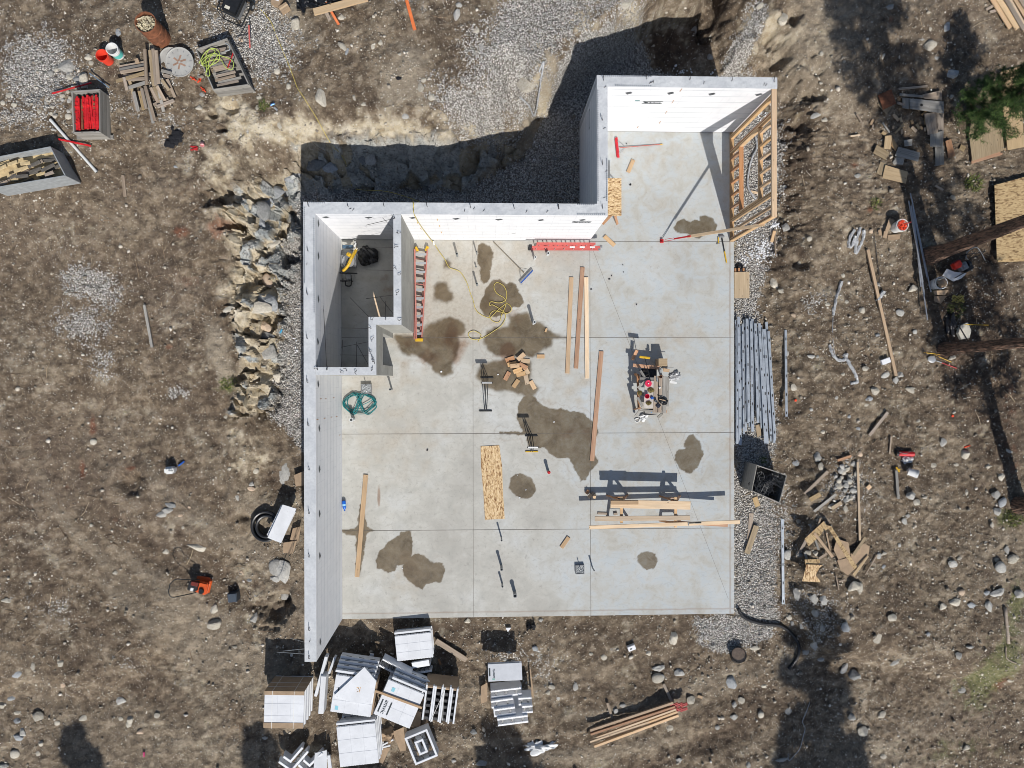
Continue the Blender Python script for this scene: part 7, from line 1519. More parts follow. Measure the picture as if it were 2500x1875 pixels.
for (x, y, r, up, l) in [(1325, 465, .34, .05, 'grey round drum lid underneath, mostly hidden'), (1400, 495, .42, .12, 'large grey round lid with radial marks leaning on the wood pile')]:
    c = gp('A1', x, y, up); t = thing('round_lid', l, 'lid', c); t.rotation_euler = (.08, -.06, 0); bm = bmesh.new(); lathe(bm, [(.001, .012), (r*.93, .012), (r*.95, .03), (r, .03), (r, 0), (.001, 0)], n=48); part('lid_disc', bm, LID, t)
    if up > .1:
        bm = bmesh.new()
        for k in range(12): a = k*PI/6+.1; box(bm, (r*.78*math.cos(a), r*.78*math.sin(a), .014), (.07, .014, .006), (0, 0, a))
        part('radial_mark', bm, GREYM, t); bm = bmesh.new()
        for k in range(6): a = k*1.05+.4; box(bm, (.12*math.cos(a), .12*math.sin(a), .0135), (.17, .05, .004), (0, 0, a+rnd.uniform(-.3, .3)))
        part('rust_stain', bm, plain('faded_rust', hexc(150, 122, 104), .9, .3), t)
# stacked planks
PL = [((930, 530), (1150, 490)), ((940, 555), (1150, 515)), ((955, 580), (1155, 545)), ((930, 655), (1150, 590)), ((970, 600), (1185, 585)), ((975, 630), (1170, 620)), ((1000, 700), (1160, 650)), ((1160, 420), (1175, 690)), ((1185, 415), (1215, 690)), ((1215, 412), (1240, 690)), ((1245, 430), (1265, 680)), ((1060, 730), (1095, 880)), ((1035, 740), (1070, 860)), ((1090, 715), (1125, 860)), ((1115, 700), (1150, 855)),
      ((1150, 690), (1225, 955)), ((1135, 700), (1195, 960)), ((1180, 690), (1235, 800)), ((1210, 690), (1260, 790)), ((1240, 690), (1300, 800)), ((1195, 820), (1310, 770)), ((1260, 560), (1335, 580)), ((1280, 600), (1330, 610)), ((1275, 640), (1330, 720)), ((1300, 620), (1360, 760)), ((1230, 840), (1360, 790)), ((1250, 720), (1285, 880)), ((985, 620), (1010, 720)), ((1010, 630), (1040, 740)), ((1240, 780), (1290, 840))]
_cn = 'first second third fourth fifth sixth seventh eighth ninth tenth eleventh twelfth thirteenth fourteenth fifteenth sixteenth seventeenth eighteenth nineteenth twentieth'.split()
def plank_label(k, p, q):
    lev = abs(p[0]-q[0]) > abs(p[1]-q[1]); same = sorted((e for e in PL if (abs(e[0][0]-e[1][0]) > abs(e[0][1]-e[1][1])) == lev), key=lambda e: (e[0][1]+e[1][1]) if lev else (e[0][0]+e[1][0]))
    return f'{_cn[same.index((p, q))]} ' + ('crosswise plank from the top' if lev else 'upright plank from the left')+' in the criss-cross wood pile'
for k, (p, q) in enumerate(PL):
    z_ = .05+.045*(k % 4)+(.12 if 7 <= k <= 10 else 0)
    board('stacked_plank', plank_label(k, p, q), 'board', 'A1', p, q, .09, .04, None, (OLDW, GREYW, OLDW, PLYO, OLDW)[k % 5], 'planks in the criss-cross wood pile', lift=z_)
sheet('wood_block', 'small fresh block at the top of the criss-cross wood pile', 'wood block', 'A1', [(1035, 455), (1062, 448), (1075, 480), (1045, 487)], .06, LUM, lift=.1)
# crate with green rope
t, w, c, zt = crate('grey crate of stacked shims with a lime green rope', 'A1', [(1505, 378), (1752, 292), (1925, 655), (1642, 695)], .5, GREYW, .035)
e1 = (w[1]-w[0])/2; e2 = (w[3]-w[0])/2
def incr(u, v, z): return Vector((e1.x*u+e2.x*v, e1.y*u+e2.y*v, z))
def fill(t, n, hz, L, W_, mats, nm, ang=0, jit=.2, span=.8):
    for k in range(n):
        v = -span+2*span*k/(n-1); m = mats[k % len(mats)]; p = incr(-.75+rnd.uniform(0, jit), v+rnd.uniform(-.05, .05), hz+rnd.uniform(0, .06)); q = incr(.75-rnd.uniform(0, jit), v+rnd.uniform(-.05, .05)+ang, hz+rnd.uniform(0, .06)); along(nm, p, q, W_, .03, m, t)
fill(t, 13, .36, 1, .07, (OLDW, GREYW, OLDW), 'shim', .08, .3)
RP = [Vector((*U(*px('A1', x, y), zt), zt+.01*(i % 4)))-Vector((c.x, c.y, zt-.5)) for i, (x, y) in enumerate([(1535, 490), (1580, 410), (1640, 375), (1690, 400), (1690, 460), (1640, 500), (1570, 510), (1560, 470), (1620, 420), (1680, 420), (1650, 480), (1600, 540), (1590, 580), (1620, 580), (1610, 500), (1640, 430), (1740, 440), (1800, 480), (1790, 540), (1740, 520), (1700, 460), (1620, 470), (1560, 500), (1600, 450), (1660, 400), (1620, 380), (1590, 440), (1600, 560)])]
ro = thing('lime_rope', 'lime green rope tangled on top of the grey crate', 'rope', (c.x, c.y, zt-.5)); bm = bmesh.new(); tube(bm, RP, .012, 6, 2); part('rope_strand', bm, plain('lime_rope_fibre', hexc(172, 190, 92), .7, .15, 20, .2), ro, smooth=True)
cord('grey_bracket', 'curved grey bracket inside the top corner of the shim crate', 'bracket', [Vector((*U(*px('A1', x, y), zt), zt-.02)) for x, y in [(1735, 330), (1765, 350), (1770, 380), (1735, 392)]], .02, GREYP)
for p, q, m, w_, l in [((1845, 460), (1800, 580), RED, .03, 'pink stick across the right side of the shim crate'), ((1870, 415), (1950, 290), REBAR, .015, 'thin dark stick leaning right of the shim crate'), ((1860, 405), (1960, 385), REBAR, .02, 'second dark stick lying right of the shim crate'), ((1962, 258), (1970, 428), plain('faded_red_paint', hexc(206, 104, 96), .6), .04, 'faded red stake on the gravel right of the shim crate')]: board('thin_stake', l, 'stake', 'A1', p, q, w_, .02, None, m, lift=.05 if 'crate' != l[-5:] else .45)
for x, y, a, l in [(1495, 612, -.6, 'left orange plastic clip below the round lid'), (1545, 622, .9, 'longest orange plastic clip below the round lid'), (1572, 695, -.8, 'lowest orange plastic clip beside the shim crate')]:
    c_ = gp('A1', x, y, .04); bm = bmesh.new(); box(bm, (0, 0, 0), (.2, .03, .03), (0, 0, a)); box(bm, (.0, 0, 0), (.08, .03, .03), (0, 0, a+1.2)); o = mk('plastic_clip', bm, ORP); o.location = c_; tag(o, l, 'clip')
# crate of red pieces
t, w, c, zt = crate('weathered crate packed with bright red steel pieces', 'A1', [(548, 700), (772, 686), (775, 1022), (562, 1028)], .55, GREYW, .04)
e1 = (w[1]-w[0])/2; e2 = (w[3]-w[0])/2
REDC = plain('bright_red_paint', hexc(200, 34, 40), .5, .45, 9, .3)
for k in range(14):
    L1 = e2 if e2.length > e1.length else e1; L2 = e1 if e2.length > e1.length else e2; u = -.8+1.6*k/13+rnd.uniform(-.05, .05)
    p = L2*u-L1*(.85-rnd.uniform(0, .1)); q = L2*(u+rnd.uniform(-.12, .12))+L1*(.8-rnd.uniform(0, .15)); p.z = .42+rnd.uniform(0, .1); q.z = .42+rnd.uniform(0, .1); o = along('red_steel_piece', p, q, .055, .05, REDC if k not in (3, 6, 10) else RUST, t)
    if k % 2 == 0:
        bm = bmesh.new()
        for j in range(6): box(bm, (-.3+j*.12+rnd.uniform(-.04, .04), rnd.uniform(-.02, .02), .03), (rnd.uniform(.02, .07), .05, .03), (0, 0, rnd.uniform(-.5, .5)))
        part('lug', bm, REDC, o)
board('bottom_rail', 'grey timber rail below the crate of red pieces', 'board', 'A1', (600, 1062), (880, 1062), .12, .06, None, GREYW)
for p, q, m, w_, l, h_ in [((420, 735), (722, 652), REDC, .035, 'thin red bar above the crate of red pieces', .1), ((462, 1080), (712, 1132), REDC, .05, 'thin red bar below the crate of red pieces', .05), ((712, 582), (862, 692), plain('blue_grey_paint', hexc(110, 130, 150), .5), .03, 'blue grey rod with red tip beside the crate of red pieces', .1)]: board('metal_bar', l, 'bar', 'A1', p, q, w_, .03, None, m, lift=h_)
a = gp('A1', 402, 930, .06); b = gp('A1', 760, 1335, .06); t = thing('plastic_pipe', 'long white pipe lying between the crates', 'pipe', a); bm = bmesh.new(); cyl(bm, (0, 0, .03), b-a+Vector((0, 0, .03)), .042, n=14, caps=True); part('pipe', bm, PVCW, t); bm = bmesh.new(); d = (b-a).normalized(); cyl(bm, b-a+Vector((0, 0, .03)), b-a+d*.006+Vector((0, 0, .03)), .032, n=14); part('pipe_mouth', bm, SLOT, t)
# crate at the left edge
t, w, c, zt = crate('large open crate of muddy form boards at the left edge', 'G4', [(-500, 700), (1455, 320), (1905, 1180), (-300, 1560)], .75, GREYP, .03)
e1 = (w[1]-w[0])/2; e2 = (w[3]-w[0])/2
TANB = plain('muddy_tan_board', hexc(196, 176, 136), .9, .35, 5, .4); DKB = plain('muddy_grey_board', hexc(96, 92, 86), .9, .4, 6, .4)
for k in range(30):
    u = rnd.uniform(-.7, .75); v = rnd.uniform(-.75, .75); L = rnd.uniform(.4, .9); a_ = rnd.uniform(.1, .45); m = (TANB, DKB, TANB, OLDW, DKB)[k % 5]
    p = incr(u, v, .45+rnd.uniform(0, .2)); d = Vector((math.cos(a_), math.sin(a_), rnd.uniform(-.1, .1)))*L/2; along('form_board', p-d*.6, p+d*.6, .09, .04, m, t)
bm = bmesh.new(); prism(bm, [((v.x-c.x)*.93, (v.y-c.y)*.93) for v in (w if sum(w[i].x*w[(i+1) % 4].y-w[(i+1) % 4].x*w[i].y for i in range(4)) > 0 else w[::-1])], .3, .42); part('dried_mud', bm, TANB, t)
bm = bmesh.new(); q = incr(-.05, -1.02 if incr(0, -1, 0).y > 0 else 1.02, .6)
part('dark_block', bm, BLACK, t) if False else bm.free()
# jacket, cup, can
t = thing('jacket', 'black jacket dropped on the soil below the wood pile', 'jacket', gp('A1', 1345, 1065))
for (dx, dy, sx, sy, rz, s) in [(.1, .06, .19, .16, .3, 1), (-.13, -.17, .15, .13, -.5, 3), (0, -.06, .14, .15, .2, 5), (-.03, .27, .05, .11, .25, 7)]:
    o = crumple('jacket_fold', None, None, (dx, dy, 0), sx, sy, .06, plain('black_cloth', hexc(26, 27, 32), .95, .3, 8, .3), s, 3, t, .35, rz)
c = gp('A1', 1565, 1108); bm = bmesh.new(); lathe(bm, [(.001, .0), (.05, .0), (.062, .12), (.055, .12), (.045, .02), (.001, .02)], n=18, mtx=Euler((.9, .4, 0)).to_matrix().to_4x4()); o = mk('pink_cup', bm, plain('pink_plastic', hexc(226, 170, 170), .5)); o.location = (c.x, c.y, c.z+.05); tag(o, 'pink cup lying right of the black jacket', 'cup')
for x, y, m, l, rz in [(2105, 808, plain('blue_can', hexc(90, 130, 180), .35, .2, 6, .1, .5), 'blue crushed drink can on the soil above the rock bank', .4), (2130, 842, ALU, 'silver crushed drink can beside the blue one', -.7)]:
    c = gp('A1', x, y, .035); bm = bmesh.new(); cyl(bm, (-.06, 0, 0), (.06, 0, 0), .034, n=14); 
    for v in bm.verts: v.co.z *= .8
    o = mk('drink_can', bm, m); o.location = c; o.rotation_euler = (0, 0, rz); tag(o, l, 'can')
# generator
c = gp('I3', 215, 110); t = thing('generator', 'black portable generator with wheel at the top edge', 'generator', c, -.42)
bm = bmesh.new(); box(bm, (0, .05, .42), (.50, .62, .22)); part('fuel_tank', bm, BLACK, t, bev=.04, seg=2); bm = bmesh.new(); cyl(bm, (-.02, .15, .53), (-.02, .15, .57), .05, n=16); part('fuel_cap', bm, BLACKM, t)
bm = bmesh.new(); box(bm, (-.06, -.16, .5325), (.15, .09, .004)); part('label_plate', bm, plain('label_cream', hexc(210, 206, 190), .6), t); bm = bmesh.new(); box(bm, (0, .05, .2), (.42, .55, .2)); part('engine', bm, GREYM, t, bev=.02)
bm = bmesh.new()
for s in (-1, 1): tube(bm, [(s*.29, .42, .05), (s*.29, .42, .5), (s*.29, .38, .56), (s*.29, -.30, .56), (s*.29, -.36, .5), (s*.29, -.36, .05), (s*.29, .42, .05)], .018, 6, 0)
for y, z in ((.40, .54), (-.33, .54), (.42, .06), (-.36, .06)): cyl(bm, (-.29, y, z), (.29, y, z), .018, n=6)
part('tube_frame', bm, BLACKM, t)
for s in (-1, 1):
    bm = bmesh.new(); cyl(bm, (s*.34, .3, .12), (s*.40, .3, .12), .12, n=20); wv = part('wheel', bm, BLACK, t); bm = bmesh.new(); cyl(bm, (s*.401, .3, .12), (s*.405, .3, .12), .06, n=16); part('hub', bm, GREYP, wv)
board('long_handle', 'thin timber handle left of the black generator', 'stick', 'I3', (0, 50), (95, 105), .05, .02, None, PLYO)
t = thing('cardboard_box', 'open cardboard box with white slip at the top edge', 'box', gp('I3', 565, 35), -.3); bm = bmesh.new(); box(bm, (0, 0, .12), (.26, .24, .24)); part('box_body', bm, CARD, t); bm = bmesh.new(); box(bm, (.02, .02, .242), (.12, .09, .003)); part('white_slip', bm, WHITE, t)
t = thing('cardboard_box', 'smaller cardboard box below the open one', 'box', gp('I3', 625, 90), .6); bm = bmesh.new(); box(bm, (0, 0, .1), (.28, .18, .2)); part('box_body', bm, CARD, t, bev=.005); bm = bmesh.new(); box(bm, (0, 0, .2015), (.28, .05, .003)); part('tape', bm, LUMP, t)
a = at_h('I3', 868, 105, .45); b = at_h('I3', 1330, -20, .45); tag(along('lumber_beam', a, b, .2, .06, LUMP), 'pale beam carrying black tarp at the top edge', 'beam')
a = gp('I3', 1000, 85, .42); b = gp('I3', 1088, 222, .06); tag(along('painted_prop', a, b, .075, .05, plain('orange_brown_paint', hexc(196, 100, 44), .6, .2, 8, .1)), 'short orange brown prop under the pale beam', 'prop')
a = gp('I3', 968, 95, .35); b = gp('I3', 1010, 180, .03); tag(along('wooden_prop', a, b, .1, .04, OLDW), 'weathered prop behind the short orange brown prop', 'prop')
a = gp('A2', 1225, -40, .5); b = gp('A2', 1306, 238, .05); tag(along('painted_prop', a, b, .095, .05, MC['orange_brown_paint']), 'long orange brown board pointing down from the top edge', 'prop')
bm = bmesh.new(); n = 26; mw = [[None]*9 for _ in range(n)]
for i in range(n):
    for j in range(9):
        u = i/(n-1); v = j/8; x = 720+u*430; yb = (95 if u < .2 else 92-u*75)+ (40 if .1 < u < .2 else 0); y = -60+(yb+60)*v; q = at_h('I3', x, y, .42+.05*math.sin(i*1.3+j)*math.sin(j*1.9+i*.5)-(.3 if v > .95 else 0)*(1 if u < .25 else 0)); mw[i][j] = bm.verts.new(q)
for i in range(n-1):
    for j in range(8): bm.faces.new((mw[i][j], mw[i][j+1], mw[i+1][j+1], mw[i+1][j]))
bmesh.ops.recalc_face_normals(bm, faces=bm.faces[:]); bmesh.ops.solidify(bm, geom=bm.faces[:], thickness=.006); tag(mk('black_tarp', bm, BAG), 'creased black tarp hanging over the pale beam at the top edge', 'tarp')
c = gp('I3', 1158, 445); bm = bmesh.new(); box(bm, (0, 0, .03), (.06, .17, .05), (0, 0, -.35)); o = mk('metal_scrap', bm, ALU, bev=.01); o.location = c; tag(o, 'small shiny metal scrap beside the oblong stone', 'scrap')
c = gp('A2', 1180, 605); crumple('cloth_scrap', 'dark scrap of cloth on the dusty patch above the trench', 'cloth', c, .08, .05, .03, MC['black_cloth'], 3, 3)
c = gp('B1', 2170, 1135); bm = bmesh.new(); cyl(bm, (-.03, -.06, .03), (.03, .06, .03), .03, n=12); o = mk('drink_can', bm, plain('blue_pink_can', hexc(70, 160, 200), .4)); o.location = c; tag(o, 'bright blue can on the gravel left of the foundation wall', 'can')
c = gp('D1', 1113, 1392); bm = bmesh.new(); cyl(bm, (0, -.07, .03), (0, .07, .03), .03, n=12); o = mk('drink_can', bm, plain('magenta_can', hexc(200, 70, 120), .4)); o.location = c; tag(o, 'magenta can on the soil near the bottom left', 'can')
# ---------------------------------------------------------------- stones
def rock_mat(name, a, b):
    t = NT(name, .9); n = t.noise(3.5, 7, .7); m = t.noise(14, 5, .65); r = t.rand()
    c = t.mix(t.ramp(n, [(.35, (0, 0, 0, 1)), (.65, (1, 1, 1, 1))]), a, b); c = t.mix(t.ramp(m, [(.3, (.7, .7, .7, 1)), (.48, (0, 0, 0, 1))]), c, scl(c4(a), .6))
    hv = t.n('ShaderNodeHueSaturation'); t.l(c, hv.inputs['Color']); t.l(t.math('ADD', t.math('MULTIPLY', r, .4), .8), hv.inputs['Value'])
    return t.out(hv.outputs[0], t.bump(t.math('ADD', n, m), .5, .03))
RKP = rock_mat('pale_stone', hexc(170, 163, 148), hexc(204, 198, 184)); RKG = rock_mat('grey_stone', hexc(152, 151, 146), hexc(188, 186, 180)); RKD = rock_mat('dark_stone', hexc(110, 111, 111), hexc(148, 149, 147))
RKB = rock_mat('bluish_stone', hexc(132, 136, 139), hexc(174, 177, 179)); RKT = rock_mat('tan_stone', hexc(176, 152, 130), hexc(200, 182, 160))
RM_ = {'p': (RKP, 'pale'), 'g': (RKG, 'grey'), 'd': (RKD, 'dark grey'), 'b': (RKB, 'bluish grey'), 't': (RKT, 'tan')}
def rock_mesh(nm, seed, mat, round_=False, sub=3):
    r = random.Random(seed); bm = bmesh.new(); ball(bm, (0, 0, 0), 1, sub)
    pl = [(Vector((r.uniform(-1, 1), r.uniform(-1, 1), r.uniform(-.6, 1))).normalized(), r.uniform(.5, .85)) for _ in range(17)]
    for v in bm.verts:
        d = v.co.normalized(); k = 1.0
        if not round_:
            for n, o in pl:
                q = d.dot(n)
                if q > .05: k = min(k, o/q)
        else:
            k = 1+.07*math.sin(d.x*3+seed)+.06*math.sin(d.y*4+seed*2)
        k *= 1+.02*math.sin(d.x*17+seed)+.02*math.sin(d.y*19+d.z*13+seed)
        v.co = d*k*(1.0 if round_ else 1.14)
    me = bpy.data.meshes.new(nm); bm.to_mesh(me); bm.free(); me.materials.append(mat)
    if round_:
        for p in me.polygons: p.use_smooth = True
    return me
RMESH = {k: [rock_mesh('stone', 10*i+ord(k), m[0], i > 5) for i in range(7)] for k, m in RM_.items()}
LM = [('the rusty barrel', 'A1', 1180, 200), ('the red bucket', 'A1', 800, 440), ('the crate of red pieces', 'A1', 680, 860), ('the shim crate', 'A1', 1700, 500), ('the criss-cross wood pile', 'A1', 1160, 680), ('the black jacket', 'A1', 1340, 1065), ('the left edge crate', 'A1', 250, 1260),
      ('the generator', 'A1', 1830, 100), ('the black tarp', 'A2', 600, 30), ('the long orange brown prop', 'A2', 1290, 200), ('the trench bend', 'A3', 160, 900), ('the upper left wall corner', 'B2', 125, 130), ('the lone grey post', 'B1', 1150, 1100), ('the white jug', 'C1', 1330, 620),
      ('the orange compactor', 'C1', 1560, 1500), ('the black case', 'D1', 1820, 170), ('the pipe coil', 'C1', 2050, 1050), ('the leftmost foam bundle', 'D2', 310, 1060), ('the stepped foam stack', 'D3', 800, 1050), ('the bracket lumber stack', 'D3', 1800, 1250), ('the black curved pipe', 'D4', 850, 560), ('the black drum', 'D4', 490, 620),
      ('the formwork heap', 'I1', 1000, 1200), ('the long thin timber', 'C4', 808, 1050), ('the red rolled bag', 'C4', 1190, 690), ('the fallen white bucket', 'C4', 1195, 828), ('the long fresh timber', 'B4', 1000, 1050), ('the conduit bundle', 'B4', 1290, 600), ('the orange filled bucket', 'B4', 1170, 330), ('the scrap heap', 'A4', 1250, 1000),
      ('the young pine', 'A4', 1800, 850), ('the stud wall', 'G1', 1020, 700), ('the lone upper steel stud', 'C3', 1870, 100), ('the plastic strip in the tree shadow', 'D4', 890, 1050), ('the split log', 'D4', 2100, 450), ('the shovel', 'I2', 95, 890), ('the black plastic crate', 'C3', 1700, 930), ('the slab corner', 'D4', 475, 360),
      ('the bay wall corner', 'A3', 2040, 600), ('the white sheet', 'D3', 1060, 1490), ('the foam offcut with mark', 'D3', 1790, 675)]
LMP = [(n, *px(t, x, y)) for n, t, x, y in LM]
used_lab = set()
def rock_label(u, v, size, tone, ang, round_, force=None):
    c = sorted(LMP, key=lambda q: math.hypot(q[1]-u, q[2]-v)); s = 'large' if size > .27 else 'medium' if size > .16 else 'small'
    sh_ = 'rounded' if round_ else 'angular' if ang < 2.2 else 'long'
    for k in range(12):
        n, a, b = c[k % 5]; dx, dy = u-a, v-b; q = math.degrees(math.atan2(-dy, dx)) % 360
        far = '' if math.hypot(dx, dy) < 90 else 'well ' if math.hypot(dx, dy) > 220 else ''
        dr = far+['right of', 'up and right of', 'above', 'up and left of', 'left of', 'down and left of', 'below', 'down and right of'][int((q+22.5)//45) % 8]
        if k >= 5: dr = 'farther '+dr
        l = f'{s} {tone} {sh_} stone {dr} {n}'
        if l not in used_lab: used_lab.add(l); return l
    l += ', smallest of that group'; used_lab.add(l); return l
nrock = [0]
def stone(tg, x, y, rx, ry, rot, h, tone, name='stone', label=None, group=None, sink=.42):
    s = CROP[tg][2]; u, v = px(tg, x, y); k = nrock[0]; nrock[0] += 1; rnd_ = (k % 7) > 5
    g = gp(tg, x, y); sc = 75*22.8/(22.8-g.z); a = rx/s/sc; b = ry/s/sc
    me = RMESH[tone][k % 7]; o = bpy.data.objects.new(name, me); COL.objects.link(o)
    hh_ = h*min(a, b)*.72; o.scale = (a*1.08, b*1.08, max(hh_, .03)); o.location = (g.x, g.y, g.z+hh_*(1-sink*1.5)); o.rotation_euler = (0, 0, math.radians(rot))
    tag(o, label or rock_label(u, v, max(a, b), RM_[tone][1], max(a, b)/max(min(a, b), .01), rnd_), 'stone', group); return o
